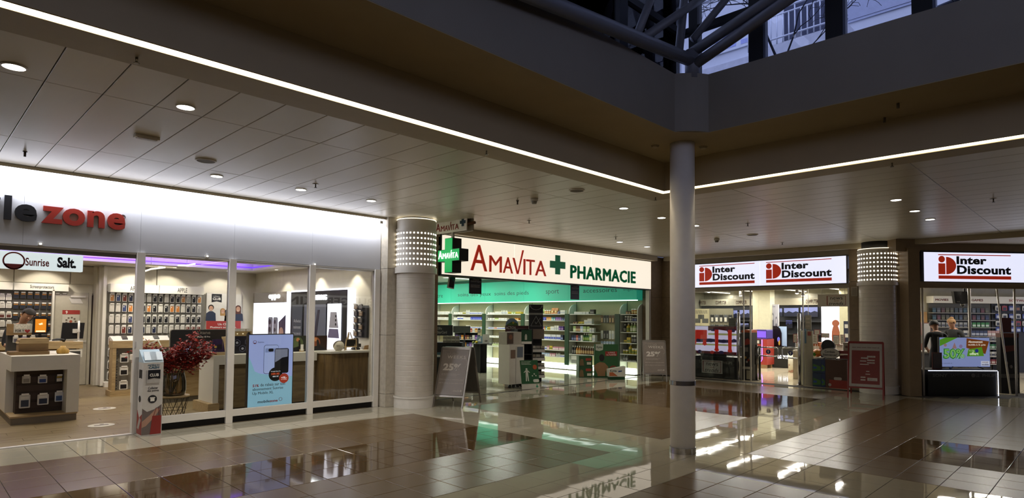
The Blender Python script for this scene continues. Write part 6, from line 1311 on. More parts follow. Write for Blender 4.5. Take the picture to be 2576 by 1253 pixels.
o = thing('television', 'large television showing layered dessert with red drips', 'television', R2, ((xt0+xt1)/2, .1, zp)); part('bezel', MB().box(xt0, .1, zt0, xt1, .15, zt1), M_black, o); part('foot', MB().box(xt0+.3, .05, zp, xt0+.6, .25, zp+.01).box(xt1-.6, .05, zp, xt1-.3, .25, zp+.01).box((xt0+xt1)/2-.4, .12, zp, (xt0+xt1)/2+.4, .14, zt0+.02), M_black, o)
xs0, xs1 = R2.at(1744, 850, .1)[0], xt1-.012; w_ = xs1-xs0; h = zt1-zt0-.024; X = lambda a: xs0+w_*a; Z = lambda a: zt0+.012+h*a; y = .094
S = [screen('d8d0ec', .55), screen('9a9a62', .5), screen('221a44', .3), screen('b01c10', .5), screen('8a1410', .4), screen('4a0c18', .3)]
part('display', MB().box(xt0+.012, y, zt0+.012, xs1, .1, zt1-.012), S[0], o)
q = MB(); q.box(xt0+.012, y-.001, Z(.0), xs1, y, Z(.09), 5); q.box(xt0+.012, y-.001, Z(.3), xs1, y, Z(.36), 1)
q.prism([(xt0+.012, Z(.40)), (X(.30), Z(.41)), (X(.5), Z(.43)), (X(.7), Z(.40)), (X(1), Z(.44)), (X(1), Z(.53)), (X(.65), Z(.52)), (X(.4), Z(.55)), (xt0+.012, Z(.52))], y-.002, y, 2); q.box(X(.36), y-.002, Z(.68), X(1), y, Z(.75), 1)
q.box(xt0+.012, y-.003, Z(.52), X(.33), y, Z(.86), 3); q.prism([(X(.0), Z(.12)), (X(.06), Z(.30)), (X(.10), Z(.52)), (xt0+.012, Z(.52)), (xt0+.012, Z(.12))], y-.003, y, 3)
q.prism([(X(.36), Z(1)), (X(1), Z(1)), (X(1), Z(.86)), (X(.8), Z(.84)), (X(.6), Z(.88)), (X(.36), Z(.84))], y-.003, y, 5); q.prism([(X(.38), Z(.9)), (X(.6), Z(.9)), (X(.58), Z(.82)), (X(.44), Z(.82))], y-.004, y, 2); q.prism([(X(.78), Z(.9)), (X(.98), Z(.9)), (X(.96), Z(.8)), (X(.8), Z(.8))], y-.004, y, 2)
for a, b, c in ((.51, .60, .08), (.81, .90, .06), (.23, .32, .28)): q.prism([(X(a), Z(.88 if c < .2 else .5)), (X(b), Z(.88 if c < .2 else .5)), (X(b-.01), Z(c+.14)), (X(b+.01), Z(c+.04)), (X((a+b)/2), Z(c)), (X(a-.01), Z(c+.05)), (X(a+.01), Z(c+.14))], y-.005, y, 3)
for cx_, cz_, r_ in ((.12, .47, .05), (.42, .47, .06), (.72, .47, .06), (.16, .06, .05), (.45, .05, .05), (.66, .06, .06), (.95, .5, .05)): q.disc_y(X(cx_), Z(cz_), w_*r_, y-.006, y, 14, 2 if cx_ != .45 else 4, h*.06)
part('picture', q, S, o)
solid('price_card', MB().box(*(lambda r: (r[0], .0, r[1], r[2], .01, r[3]))(R2.rect(1746, 880, 1752, 893, .02))), M_plac, R2, (R2.at(1749, 893)[0], 0, zp), 'small white price card at the foot of the dessert television', 'card')
x0, z0, x1, z1 = R2.rect(1833, 800, 1852, 828, .3); o = thing('placard', 'grey placard on a stand above the dessert television', 'placard', R2, ((x0+x1)/2, .3, zp)); part('sheet', MB().box(x0, .3, z0, x1, .31, z1), plain('7b7a74'), o); part('stem', MB().cyl((x0+x1)/2, .32, zp, z0, .008, n=8), M_alu, o); part('small_lettering', lines(MB(), x0+.02, z0+.06, x1-.02, z1-.02, 5, .299, 2), plain('57564f'), o)
# chrome gate posts, dispenser, turnstile loops
def gpost(px, top, r_, lab, off=.1):
    x, z = RIGHT.at(px, top, off); o = thing('gate_post', lab, 'post', RIGHT, (x, off, 0)); part('tube', MB().cyl(x, off, 0, z, r_, n=18), M_steel, o); part('foot', MB().lathe([(r_*2.2, 0), (r_*2.2, .012), (r_*1.2, .03), (r_, .03)], x, off, 18, sm=False), M_steel, o); part('cap', MB().ball((x, off, z), r_, r_, r_*.6, 12, 6), M_steel, o)
gpost(1858, 788, .035, 'tall chrome post beside the dessert television podium', .12); gpost(2010, 790, .038, 'tall chrome post before the pale security panel', .12)
D = offs(RIGHT, .35); x0, z1 = D.at(1868, 830); x1 = D.at(1891, 830)[0]
o = thing('battery_dispenser', 'tall black printed dispenser with an orange top beside the turnstile', 'dispenser', D, ((x0+x1)/2, .15, 0)); part('body', MB().box(x0, .0, 0, x1, .35, z1-.07), plain('17130f', .5), o); part('side', MB().box(x0-.05, .05, 0, x0, .35, z1-.02), plain('8c8474', .5), o); part('top', MB().prism([(x0-.03, z1-.07), (x1, z1-.07), (x1, z1), (x0+.06, z1+.01), (x0-.03, z1-.02)], -.01, .35), plain('b0552a', .5), o)
w_ = x1-x0; part('band', MB().box(x0, -.004, .30, x1, .0, .37), plain('b3ae9f'), o); part('hatch', MB().box(x0+w_*.4, -.004, .03, x1-.02, .0, .27), plain('8d8872'), o); q = MB(); q.prism([(x0+w_*.2, .95), (x0+w_*.9, 1.0), (x0+w_*.95, 1.05), (x0+w_*.6, 1.15), (x0+w_*.3, 1.12)], -.004, .0, 0); q.box(x0+w_*.2, -.005, .78, x0+w_*.6, .0, .9, 1)
for i, (a, b, c) in enumerate(((.3, .62, 2), (.6, .55, 0), (.45, .5, 3), (.75, .6, 1))): q.ball((x0+w_*a, .0, b), .03, .006, .035, 8, 5, c)
part('print', q, [plain('8c2c1c'), plain('777067'), plain('b58a2a'), plain('a09a90')], o)
T = offs(RIGHT, .45)
o = thing('turnstile', 'chrome turnstile with two looped arms and blue arrow discs', 'turnstile', T, (T.at(1903, 955)[0], 0, 0)); x, z = T.at(1903, 867)
part('post', MB().cyl(x, .0, 0, z, .032, n=16).cyl(x, .0, z*.45, z*.92, .05, n=16).cyl(x, .0, 0, .015, .08, n=16), plain('5a5854', .3, .8), o); x2 = T.at(1909, 930, .3)[0]; part('post', MB().cyl(x2, .35, 0, z*.9, .035, n=14), plain('4a4845', .3, .8), o)
def loop(p0, p1, yt, yb):
    a, zt_ = T.at(p0, yt); b, zb_ = T.at(p1, yb); r_ = .05; s_ = 1 if b > a else -1
    return MB().tube([(a, 0, zt_), (b-s_*r_, 0, zt_), (b-s_*.01, 0, zt_-.02), (b, 0, zt_-r_), (b, 0, zb_+r_), (b-s_*.01, 0, zb_+.02), (b-s_*r_, 0, zb_), (a, 0, zb_)], .017, 8)
part('arm', loop(1905, 1957, 873, 897), M_steel, o); part('arm', loop(2006, 1968, 876, 900), M_steel, o)
for px, py in ((1933, 885), (1989, 889)):
    x, z = T.at(px, py); part('arrow_disc', MB().disc_y(x, z, .062, -.012, -.006, 22).prism([(x-.012, z-.035), (x+.012, z-.035), (x+.012, z+.01), (x+.032, z+.01), (x, z+.042), (x-.032, z+.01), (x-.012, z+.01)], -.015, -.012, 1), [plain('1e2a6e'), plain('d6d4cc')], o)
# pale curved security panel
x0, zt_ = offs(RIGHT, .3).at(2013, 832); x1 = offs(RIGHT, .3).at(2044, 832)[0]; D = offs(RIGHT, .3)
o = thing('security_panel', 'pale curved security gate panel with a blue tag at the shop exit', 'panel', D, ((x0+x1)/2, .05, 0)); n = 8
ol = [(x0+(x1-x0)*i/n, -.06*math.sin(math.pi*i/n)) for i in range(n+1)]+[(x0+(x1-x0)*i/n, .05-.06*math.sin(math.pi*i/n)) for i in range(n, -1, -1)]
part('shell', MB().slab(ol, 0, zt_), plain('bdb89c', .4), o); part('tag', MB().box((x0+x1)/2-.02, -.075, zt_-.32, (x0+x1)/2+.02, -.06, zt_+.05), plain('6d8ea0', .3), o); part('label', MB().box(x1-.10, -.06, zt_-.12, x1-.02, -.045, zt_-.02), plain('a8564a'), o)
# cartons, table with toys, oval sign
D = offs(RIGHT, .12); x0 = D.at(2044, 940)[0]; x1 = D.at(2076, 940)[0]; xe = D.at(2131, 940)[0]; zt_ = D.at(2080, 901)[1]
for i in range(2):
    for j in range(2):
        a = x0+(x1-x0)*.5*0; o = thing('toy_carton', 'blue and green printed toy carton, %s at the %s' % (('lower', 'upper')[j], ('shop exit', 'brown carton side')[i]), 'carton', D, (x0+(x1-x0)*(i+.5)/2, .15, zt_*.47*j)); z0 = zt_*.48*j; ca, cb = x0+(x1-x0)*(0 if i == 0 else .68), x0+(x1-x0)*(.67 if i == 0 else 1)
        part('carton', MB().box(ca, .0, z0, cb, .4, z0+zt_*.47), plain('1c2c50' if i else '22344a', .5), o); part('print', MB().prism([(ca+.01, z0+.04), (cb-.01, z0+.06), (cb-.01, z0+.16), (ca+.02, z0+.22)], -.003, .0).box(ca+.02, -.004, z0+.1, (ca+cb)/2, .0, z0+.15, 1), [plain('3f6a2c'), plain('25468a')], o)
o = thing('brown_carton', 'brown and red promotional carton beside the toy cartons', 'carton', D, ((x1+xe)/2, .2, 0)); part('carton', MB().box(x1+.005, -.0, 0, xe, .5, zt_-.03), plain('4a3020', .6), o); part('red_band', MB().box(x1+.09, -.004, .0, xe, .0, .2), plain('8c2a1c', .5), o); part('white_label', MB().prism(rrect(x1+.2, .2, x1+.38, .27, .03), -.007, -.004), plain('a49c92'), o); part('white_label', MB().prism(rrect(x1+.07, .04, x1+.14, .11, .03), -.007, -.004), plain('a49c92'), o)
o = thing('gift_table', 'white-topped gift table behind the cartons', 'table', D, ((x0+xe)/2, .6, 0)); part('top', MB().box(x0, .1, zt_-.02, xe, 1.0, zt_), M_plac, o)
for lx in (x0+.05, xe-.05): part('leg', MB().box(lx-.02, .9, 0, lx+.02, .95, zt_-.02), M_alu, o)
x, z = D.at(2055, 893, .3); solid('toy_ball', MB().ball((x, .35, zt_+.10), .13, .12, .10).ball((x+.02, .27, zt_+.12), .07, .05, .06, m=1).ball((x-.05, .26, zt_+.07), .05, .05, .05, m=2), [plain('c0641e', .4), plain('c98a2a'), plain('4f9a30')], D, (x, .35, zt_), 'orange and green toy ball on the gift table', 'ball')
x, z = D.at(2082, 862, .4); o = thing('pan', 'dark round lidded pan standing on edge on a blue box', 'pan', D, (x, .45, zt_)); part('box', MB().box(x-.15, .35, zt_, x+.17, .6, zt_+.13), plain('1e2c58'), o); part('dish', MB().disc_y(x, zt_+.28, .16, .42, .48, 28), plain('16161a', .25), o); part('rim', MB().tube([(x+.16*math.cos(2*math.pi*i/24), .42, zt_+.28+.16*math.sin(2*math.pi*i/24)) for i in range(25)], .009, 6, cap=False), plain('4a4a52', .3), o)
x, z = D.at(2088, 889, -.02); hx = (D.at(2113, 889)[0]-D.at(2064, 889)[0])/2; o = thing('oval_sign', 'oval white speech sign Cordiale bienvenue! on small black legs', 'sign', D, (x, .0, zt_)); part('oval', MB().disc_y(x, z, hx, -.02, -.0, 36, 0, .135).disc_y(x, z, hx-.01, -.023, -.02, 36, 1, .125), [M_black, plain('a8a49a')], o); text(o, 'Cordiale', x-hx*.55, z+.01, x+hx*.5, z+.07, -.023, M_ink, bold=.02); text(o, 'bienvenue!', x-hx*.72, z-.065, x+hx*.7, z-.005, -.023, M_ink, bold=.02); part('leg', MB().bar((x-.12, -.01, z-.12), (x-.17, -.01, zt_-.02), .02, .02), M_black, o); part('leg', MB().bar((x+.12, -.01, z-.12), (x+.17, -.01, zt_-.02), .02, .02), M_black, o)
x, z = D.at(2125, 888, .0)
o = thing('red_bin', 'dark red wire bin with a carton on top beside the oval sign', 'bin', D, (x, .2, 0)); part('tray', MB().box(x-.13, .05, zt_+.0, x+.12, .5, zt_+.08).box(x-.14, .02, zt_+.12, x+.13, .5, zt_+.2), plain('6b1712', .5), o); part('label_strip', MB().box(x-.12, .015, zt_+.1, x+.12, .02, zt_+.125), M_plac, o)
o = thing('gift_carton', 'small beige carton on top of the red bin', 'carton', D, (x+.02, .25, zt_+.2)); part('carton', MB().box(x-.06, .1, zt_+.2, x+.13, .4, zt_+.40), plain('8d8474'), o); part('mark', MB().disc_y(x+.01, zt_+.29, .03, .095, .1, 12), plain('5d4038'), o)
# red framed placards behind the table
PL = offs(RIGHT, 1.6)
for k, (a, b, c, d) in enumerate(((2042, 840, 2058, 866), (2095, 843, 2112, 868), (2114, 842, 2126, 866), (2025, 793, 2041, 830), (1995, 840, 2006, 862), (2048, 829, 2062, 842), (2066, 838, 2086, 850))):
    x0, z0, x1, z1 = PL.rect(a, b, c, d); nm = ('beside the pale security panel', 'behind the oval sign', 'beside the dark blue rack', 'hanging above the security panel', 'behind the turnstile arm', 'leaning on the orange gift boxes', 'behind the lidded pan')[k]
    o = thing('placard', 'red-edged white price placard '+nm if k != 3 else 'plain grey placard '+nm, 'placard', PL, ((x0+x1)/2, 0, z0)); part('frame', MB().box(x0, .0, z0, x1, .012, z1), plain('8f3a30' if k != 3 else '77746a'), o); part('sheet', MB().box(x0+.012, -.003, z0+.012, x1-.012, .0, z1-.012), plain('c2beb4' if k != 3 else '7a776c'), o); part('small_lettering', lines(MB(), x0+.03, z0+.05, x1-.03, z1-.05, 3, -.003, k), plain('8d8578'), o); part('stem', MB().cyl((x0+x1)/2, .02, zt_ if k != 3 else z1, z0 if k != 3 else 2.86, .007, n=6), M_alu, o)
o = thing('goods_table', 'long table of boxed goods behind the gift table', 'table', PL, (5.0, .4, 0)); part('top', MB().box(3.2, .1, .78, 5.15, .8, .82), M_plac, o); part('front', MB().box(3.2, .1, 0, 5.15, .14, .78), plain('b9b09c'), o)
for i, (a, c, nm) in enumerate(((3.4, 'b9b3a4', 'pale'), (3.74, 'a05a2c', 'orange'), (4.08, 'b5aea2', 'cream'), (4.42, '8f8a7c', 'grey'), (4.76, 'c0b8a6', 'ivory'))): product('box', c, 'd8d0c0', PL, a, .2, .82, .28, .2+.03*(i % 3), .3, nm+' boxed appliance on the goods table', None)
# hanging banner
x0, z0, x1, z1 = R2.rect(2057, 741, 2137, 771, .0); x1 = min(x1, 5.1); o = thing('hanging_banner', 'white banner news and trends hanging inside the electronics shop entrance', 'banner', R2, ((x0+x1)/2, 0, z0)); part('sheet', MB().box(x0, .0, z0, x1, .01, z1), plain('d8d2c2', .6), o); news(o, x0+(x1-x0)*.25, z0+.01, x0+(x1-x0)*.93, z1-.02, -.001)
for xx in (x0+.1, x1-.1): part('cord', MB().tube([(xx, .005, z1), (xx, .005, 2.87)], .004, 5), M_alu, o)
# track spots
for k, (px, py, X_) in enumerate(((1783, 735, 18.), (1863, 744, 18.), (2005, 738, 17.), (2020, 744, 17.4))):
    F = Fr(X_, 9.83, -90); x, z = F.at(px, py); o = thing('track_spot', 'bright track spotlight %s' % ('above the dessert television', 'above the tall dispenser', 'before the hanging banner', 'beside the hanging banner')[k], 'spotlight', F, (x, 0, 2.86)); part('head', MB().cyl(x, 0, z-.0, z+.14, .05, .035, n=14), M_whitem, o); part('lens', MB().ball((x, 0, z), .045, .045, .02, 12, 6), glow('fff4dc', 12), o); part('stem', MB().cyl(x, 0, z+.12, 2.86, .01, n=8), M_whitem, o)
# ---------------------------------------------------------------- deeper in the shop
B = Fr(23.55, 9.83, -90)
bh = thing('computer_header', 'grey header band with the word COMPUTER repeated along the back wall', 'header', B, (0, 0, 2.25))
zh0, zh1 = B.at(1800, 768)[1], B.at(1800, 757)[1]
part('band', MB().box(-2.7, .0, zh0-.02, 6.5, .3, zh1+.06), plain('9a9482'), bh)
for p0, p1 in ((1751, 1776), (1800, 1827), (1851, 1878), (2027, 2058)): text(bh, 'COMPUTER', B.at(p0, 762)[0], zh0+.03, B.at(p1, 762)[0], zh1, -.001, plain('6e2c26'), bold=.02)
tw = thing('dark_wall_rack', 'dark television rack wall under the COMPUTER header', 'rack', B, (1.5, .1, 0)); part('back', MB().box(-2.7, .1, 0, 6.4, .3, zh0-.03), plain('22242a', .6), tw)
for z in (.6, 1.15, 1.62): part('shelf', MB().box(-2.7, -.3, z-.02, 6.4, .1, z), plain('2d2f33', .5), tw)
M_tvb = plain('0d0e12', .3)
def small_tv(fr, r, off, label, group, scr, scr2):
    x0, z0, x1, z1 = r; o = thing('wall_television', label, 'television', fr, ((x0+x1)/2, off, z0), group); part('bezel', MB().box(x0, off, z0, x1, off+.05, z1), M_tvb, o); part('display', MB().box(x0+.015, off-.004, z0+.015, x1-.015, off, z1-.015), scr, o); w_, h = x1-x0, z1-z0; o = o.children[-1]
    part('picture', MB().prism([(x0+.015, z0+.015), (x1-.015, z0+.015), (x1-.015, z0+h*.5), (x0+w_*.8, z0+h*.6), (x0+w_*.6, z0+h*.45), (x0+w_*.35, z0+h*.62), (x0+w_*.15, z0+h*.42), (x0+.015, z0+h*.5)], off-.006, off-.004), scr2, o)
SC1, SC2 = screen('6a72a0', .45), screen('1c2034', .12)
for k, (a, b, c, d) in enumerate(((1832, 780, 1856, 800), (1860, 779, 1886, 800), (1832, 810, 1854, 822), (1862, 812, 1884, 824), (1960, 775, 1969, 797), (1971, 774, 2010, 797), (2013, 772, 2058, 798), (1976, 805, 1994, 826))):
    small_tv(B, B.rect(a, b, c, d, -.1), -.1, 'wall television with a dusky landscape picture, '+('first above the dispenser', 'second above the dispenser', 'low one above the dispenser', 'low one beside the white wall panel', 'narrow slice beside the portrait poster', 'middle one over the curved screen', 'wide one under the COMPUTER header', 'small blue one under the landscape sets')[k], None, SC1 if k < 7 else screen('3a4078', .4), SC2)
# configuration poster and bags
x0, z0, x1, z1 = B.rect(1740, 777, 1788, 822, -.4); o = board('configuration_poster', 'cream poster with three laptop pictures above the dessert television', 'poster', B, (x0, z0, x1, z1), -.4, .02, M_plac, plain('b9b090', .5)); q = MB()
for a, b in ((.5, .42), (.3, .2), (.72, .2)): q.box(x0+(x1-x0)*(a-.16), -.406, z0+(z1-z0)*b, x0+(x1-x0)*(a+.16), -.403, z0+(z1-z0)*(b+.25))
part('print', lines(q, x0+.1, z0+(z1-z0)*.72, x1-.1, z1-.06, 3, -.403, 3), plain('4a4a48'), o)
x0s, z0s = B.at(1786, 818, -.5); o = thing('bag_rack', 'slat rack of black and white laptop bags beside the laptop poster', 'rack', B, (x0s, -.5, 0)); part('panel', MB().box(x0s-.05, -.45, .6, x0s+.95, -.42, 2.1), plain('77725f', .6), o)
for i in range(5):
    for j in range(2):
        x = x0s+.1+.19*i; z = (1.85, 1.45)[j]; nm, c1, c2 = (('black', '1e1f22', 'b8b4a8'), ('grey', '4a4c50', 'cfcabc'))[(i+j) % 2]
        product('pouch', c1, c2, B, x, -.5, z, .16, .3, .04, '%s laptop bag on the %s row beside the laptop poster' % (nm, ('upper', 'lower')[j]), '%s laptop bags, %s row' % (nm, ('upper', 'lower')[j]))
# white wall panel, portrait poster
Wc = Fr(22.0, 9.83, -90); x0, z1 = Wc.at(1893, 738); x1 = Wc.at(1937, 738)[0]
struct('wall_panel_white', MB().box(x0, .0, 0, x1, .4, 2.86).box(x0+(x1-x0)*.34, -.004, 0, x0+(x1-x0)*.36, .0, 2.7), plain('b9b69c', .6), Wc, 'pale free-standing wall panel in the electronics shop')
Pp = Fr(22.2, 9.83, -90); r = Pp.rect(1938, 766, 1959, 833); o = board('portrait_poster', 'tall grey poster of two women beside the pale wall panel', 'poster', Pp, (r[0], 0.0, r[2], r[3]), .0, .05, M_plac, plain('a2a2ac', .5)); w_ = r[2]-r[0]; q = MB()
for a, zz in ((.3, 1.75), (.72, 1.62)): q.disc_y(r[0]+w_*a, zz, w_*.13, -.006, -.003, 14, 0, .17); q.prism([(r[0]+w_*(a-.2), 1.0), (r[0]+w_*(a+.2), 1.0), (r[0]+w_*(a+.13), zz-.1), (r[0]+w_*(a-.13), zz-.1)], -.005, -.003, 0); q.disc_y(r[0]+w_*a, zz, w_*.08, -.008, -.006, 12, 1, .1)
part('print', q, [plain('62626e'), plain('b0aeb4')], o); text(o, 'Inter Discount', r[0]+.04, r[3]-.1, r[0]+w_*.6, r[3]-.05, -.003, plain('55555e'), res=1)
# red kiosk with violet led edge on a pallet
Kk = Fr(20.9, 9.83, -90); x0, z1 = Kk.at(1890, 829); x1 = Kk.at(1929, 829)[0]
o = thing('red_kiosk', 'red game kiosk with a violet lit edge standing on a pallet', 'kiosk', Kk, ((x0+x1)/2, .3, 0)); part('body', MB().box(x0, .0, .12, x1, .6, z1-.32), plain('8c2c1e', .45), o); part('head', MB().prism(rrect(x0, z1-.32, x1, z1, .04), .0, .5), plain('3a2a78', .4), o); part('screen', MB().box(x0+.03, -.006, z1-.27, x1-.03, .0, z1-.05), screen('6a4cc8', .55), o); part('pallet_beam', MB().box(x0+.03, .0, 0, x1-.03, .1, .12), M_oakd, o); part('pallet_beam', MB().box(x0+.03, .4, 0, x1-.03, .5, .12), M_oakd, o)
xl = x0+(x1-x0)*.70; part('led_edge', MB().tube([(xl, -.02, z1-.34), (xl, -.02, .30), (xl-.03, -.02, .24), (x0, -.02, .22)], .012, 6), glow('8a5cff', 5), o)
for i, z in enumerate((.85, .62, .42)): part('shelf', MB().box(x0+.02, -.01, z-.02, xl-.04, .0, z+.14).box(x0+.05, -.014, z, xl-.1, -.01, z+.1, 1), [plain('241a1a'), plain('b0aca0')], o)
# oled pedestal
O = Fr(21.6, 9.83, -90); x0, zt_ = O.at(1938, 872); x1 = O.at(1990, 872)[0]
o = thing('screen_pedestal', 'black pedestal with glowing white letters carrying a curved screen', 'pedestal', O, ((x0+x1)/2, .3, 0)); part('body', MB().slab([(x0, .5), (x0+.1, -.1), (x1, .1), (x1, .6)], .02, zt_), plain('14140f', .4), o); ta, tz = O.at(1957, 902, -.05); tb = O.at(1985, 902, -.05)[0]; lt = text(o, 'LG OLED', ta, tz, tb, tz+.12, -.1, glow('eef2ff', 2.5), bold=.03)
for v in lt.data.vertices: v.co.y += .2*(v.co.x-x0-.1)/(x1-x0-.1)-.012
x0s, z0s, x1s, z1s = O.rect(1944, 820, 1966, 872, .2); n = 8; o = thing('curved_screen', 'dark curved television on the black pedestal', 'television', O, ((x0s+x1s)/2, .2, zt_)); q = MB()
q.prism([(x0s, zt_+.0), (x1s+.0, zt_), (x1s, z1s-.25), (x1s-.06, z1s-.08), (x1s-.16, z1s), (x0s, z1s)], .2, .24); part('panel', q, plain('120c10', .2), o); part('picture', MB().ball(((x0s+x1s)/2+.05, .2, zt_+.25), .05, .006, .09, 10, 8).ball((x1s-.08, .2, zt_+.16), .03, .006, .12, 8, 6, 1), [screen('5a5ab0', .6), screen('b08a3a', .5)], o)
x0s, z0s, x1s, z1s = O.rect(1965, 820, 1981, 873, .3); o = thing('flat_screen', 'pale blue glowing flat screen beside the curved television', 'television', O, ((x0s+x1s)/2, .3, zt_)); part('bezel', MB().prism([(x0s-.15, zt_+.02), (x1s, zt_), (x1s, z1s), (x0s-.1, z1s)], .3, .34), M_tvb, o); part('display', MB().prism([(x0s-.13, zt_+.04), (x1s-.02, zt_+.02), (x1s-.02, z1s-.02), (x0s-.08, z1s-.02)], .294, .3), screen('8a9cb4', .55), o)
# patterned drum
x, y = on_floor(2000, 938); o = thing('patterned_drum', 'white round drum with a red leaf pattern around its foot', 'drum', W, (x, y, 0)); part('body', MB().cyl(x, y, 0, .62, .2, n=28), plain('c2bda9', .5), o); q = MB(); rr = random.Random(4)
for i in range(60):
    a = rr.uniform(0, 6.28); z = .02+.24*rr.random()**1.5; q._add([(x+.203*math.cos(a+s_*.1), y+.203*math.sin(a+s_*.1), z+t_) for s_, t_ in ((-1, 0), (0, .02), (1, .05), (0, -.02))], [(0, 1, 2, 3)])
part('leaf_pattern', q, plain('8c2f28'), o, kind='stuff')
# bright lightbox with gingerbread shape
Lb = Fr(22.6, 9.83, -90); r = Lb.rect(2066, 769, 2113, 846); o = board('lightbox', 'brilliant white lightbox with an orange rounded figure shape', 'lightbox', Lb, (r[0], .0, r[2], r[3]), .0, .1, M_alu, mat('lightbox2', 'f4f3ff', .4, emit=1.5, var=0)); w_ = r[2]-r[0]; gx = r[2]-w_*.22; q = MB(); q.disc_y(gx, r[1]+(r[3]-r[1])*.42, w_*.2, -.01, -.003, 22); q.disc_y(gx, r[1]+.0, w_*.22, -.014, -.003, 22, 0, .42); part('figure_shape', q, plain('7d4020', .6), o)
struct('wall_pillar_back', MB().box(r[2]+.02, -.1, 0, r[2]+.75, .5, 2.86), plain('a39f83', .6), Lb, 'pale pillar beside the lightbox')
Rk = Fr(19.2, 9.83, -90); r = Rk.rect(2122, 808, 2140, 872); o = thing('blue_rack', 'dark blue rack of white-tagged packs near the entrance jamb', 'rack', Rk, ((r[0]+r[2])/2, .0, 0)); part('back', MB().box(r[0], .0, 0, r[2]+.3, .3, r[3]), plain('1c2336', .6), o)
for i in range(4):
    for j in range(2): part('tag', MB().box(r[0]+.03+.15*j, -.01, r[3]-.2-.27*i, r[0]+.12+.15*j, .0, r[3]-.09-.27*i), plain('b5b3a8'), o)
# ---------------------------------------------------------------- angled front
zp = DIAG.at(2420, 931)[1]
o = thing('television_podium', 'black podium edged with blue-white light dots before the angled shop front', 'podium', DIAG, (1.15, .35, 0)); part('body', MB().box(.42, .05, 0, 2.03, .65, zp-.02).box(.24, .3, 0, .42, .65, zp-.02), M_pod, o); part('top', MB().box(.40, .03, zp-.02, 2.05, .67, zp), M_black, o)
for s, p0, p1 in (('SONY', 2346, 2383), ('SAMSUNG', 2391, 2436), ('LG', 2455, 2463), ('PHILIPS', 2471, 2508)): text(o, s, DIAG.at(p0, 942, .05)[0], zp-.16, DIAG.at(p1, 942, .05)[0], zp-.09, .049, plain('55534e'), bold=.02)
part('badge', MB().disc_y(DIAG.at(2448, 942, .05)[0], zp-.125, .045, .044, .05, 18), plain('4f4d48'), o)
q = MB()
for i in range(64): q.box(.41+1.63*i/64, .022, zp-.024, .422+1.63*i/64, .034, zp-.012)
for i in range(22): q.box(2.045, .03, zp-.05-.55*i/22, 2.056, .04, zp-.036-.55*i/22)
for i in range(10): q.box(.02+.26+.012*i*1.2, .29, zp-.0, .29+.012*i*1.2, .3, zp+.012)
part('light_dots', q, glow('dfe6ff', 5), o)
x0, z0, x1, z1 = DIAG.rect(2363, 849, 2490, 921, .3); z0 = zp+.05; o = thing('television', 'television advertising 50% with balloons and green numbers on the angled podium', 'television', DIAG, ((x0+x1)/2, .3, zp)); part('bezel', MB().box(x0-.012, .3, z0-.012, x1+.012, .35, z1+.012), M_black, o); part('foot', MB().bar((x0+.3, .3, z0), (x0+.2, .25, zp+.01), .04, .02), M_black, o); part('foot', MB().bar((x1-.3, .3, z0), (x1-.2, .25, zp+.01), .04, .02), M_black, o); part('display', MB().box(x0, .294, z0, x1, .3, z1), screen('8e9cd0', .55), o)
w_, h = x1-x0, z1-z0; X = lambda a: x0+w_*a; Z = lambda a: z0+h*a; y = .293
q = MB(); q.prism([(X(0), Z(.92)), (X(.12), Z(1)), (X(.36), Z(1)), (X(0), Z(.70))], y-.002, y, 0); q.prism([(X(.54), Z(.98)), (X(.99), Z(.88)), (X(.91), Z(.44)), (X(.53), Z(.65))], y-.002, y, 1); q.prism([(X(.57), Z(.60)), (X(.84), Z(.68)), (X(.88), Z(.37)), (X(.54), Z(.36))], y-.004, y, 0); q.disc_y(X(.735), Z(.55), w_*.035, y-.006, y, 16, 2); q.box(X(.82), y-.002, Z(.03), X(.99), y, Z(.2), 3); q.prism([(X(.245), Z(.62)), (X(.34), Z(.62)), (X(.295), Z(.83))], y-.002, y, 4); q.disc_y(X(.11), Z(.74), w_*.03, y-.002, y, 14, 4); q.disc_y(X(.42), Z(.70), w_*.035, y-.002, y, 14, 5)
part('picture', q, [screen('5a9a28', .5), screen('8a4a1c', .4), screen('2f3a9c', .4), screen('c8cce0', .6), screen('b08a8c', .4), screen('9a8ab8', .4)], o)
text(o, '50%', X(.06), Z(.26), X(.50), Z(.63), y-.002, screen('3a8a3c', .5), bold=.06, depth=.01); text(o, '50%', X(.08), Z(.30), X(.48), Z(.60), y-.012, screen('8ac86a', .5), bold=.01, depth=.003)
text(o, 'Abonnement', X(.57), Z(.82), X(.86), Z(.90), y-.002, screen('e6dccc', .6), bold=.02); text(o, 'mobile à ½ prix', X(.57), Z(.71), X(.92), Z(.79), y-.002, screen('e6dccc', .6), bold=.02, res=1); text(o, '+ 1 Go', X(.58), Z(.52), X(.69), Z(.58), y-.004, screen('e0f0c8', .6), res=1); text(o, 'offert', X(.59), Z(.40), X(.77), Z(.50), y-.004, screen('e0f0c8', .6), bold=.03); text(o, 'COOP', X(.84), Z(.135), X(.96), Z(.175), y-.003, screen('8a6a2a', .3), bold=.02, res=1); text(o, 'mobile', X(.835), Z(.05), X(.975), Z(.11), y-.003, screen('26306a', .3), bold=.02, res=1); text(o, 'coopmobile.ch', X(.04), Z(.1), X(.24), Z(.13), y, screen('202a50', .2), res=1)
x0, z0, x1, z1 = DIAG.rect(2345, 887, 2370, 919, .2); o = thing('placard', 'dark-framed grey placard leaning at the corner of the 50% television', 'placard', DIAG, ((x0+x1)/2, .2, zp)); part('frame', MB().box(x0, .2, zp, x1, .215, z1), plain('5a2420'), o); part('sheet', MB().box(x0+.015, .197, zp+.015, x1-.015, .2, z1-.015), plain('4f4c50'), o)
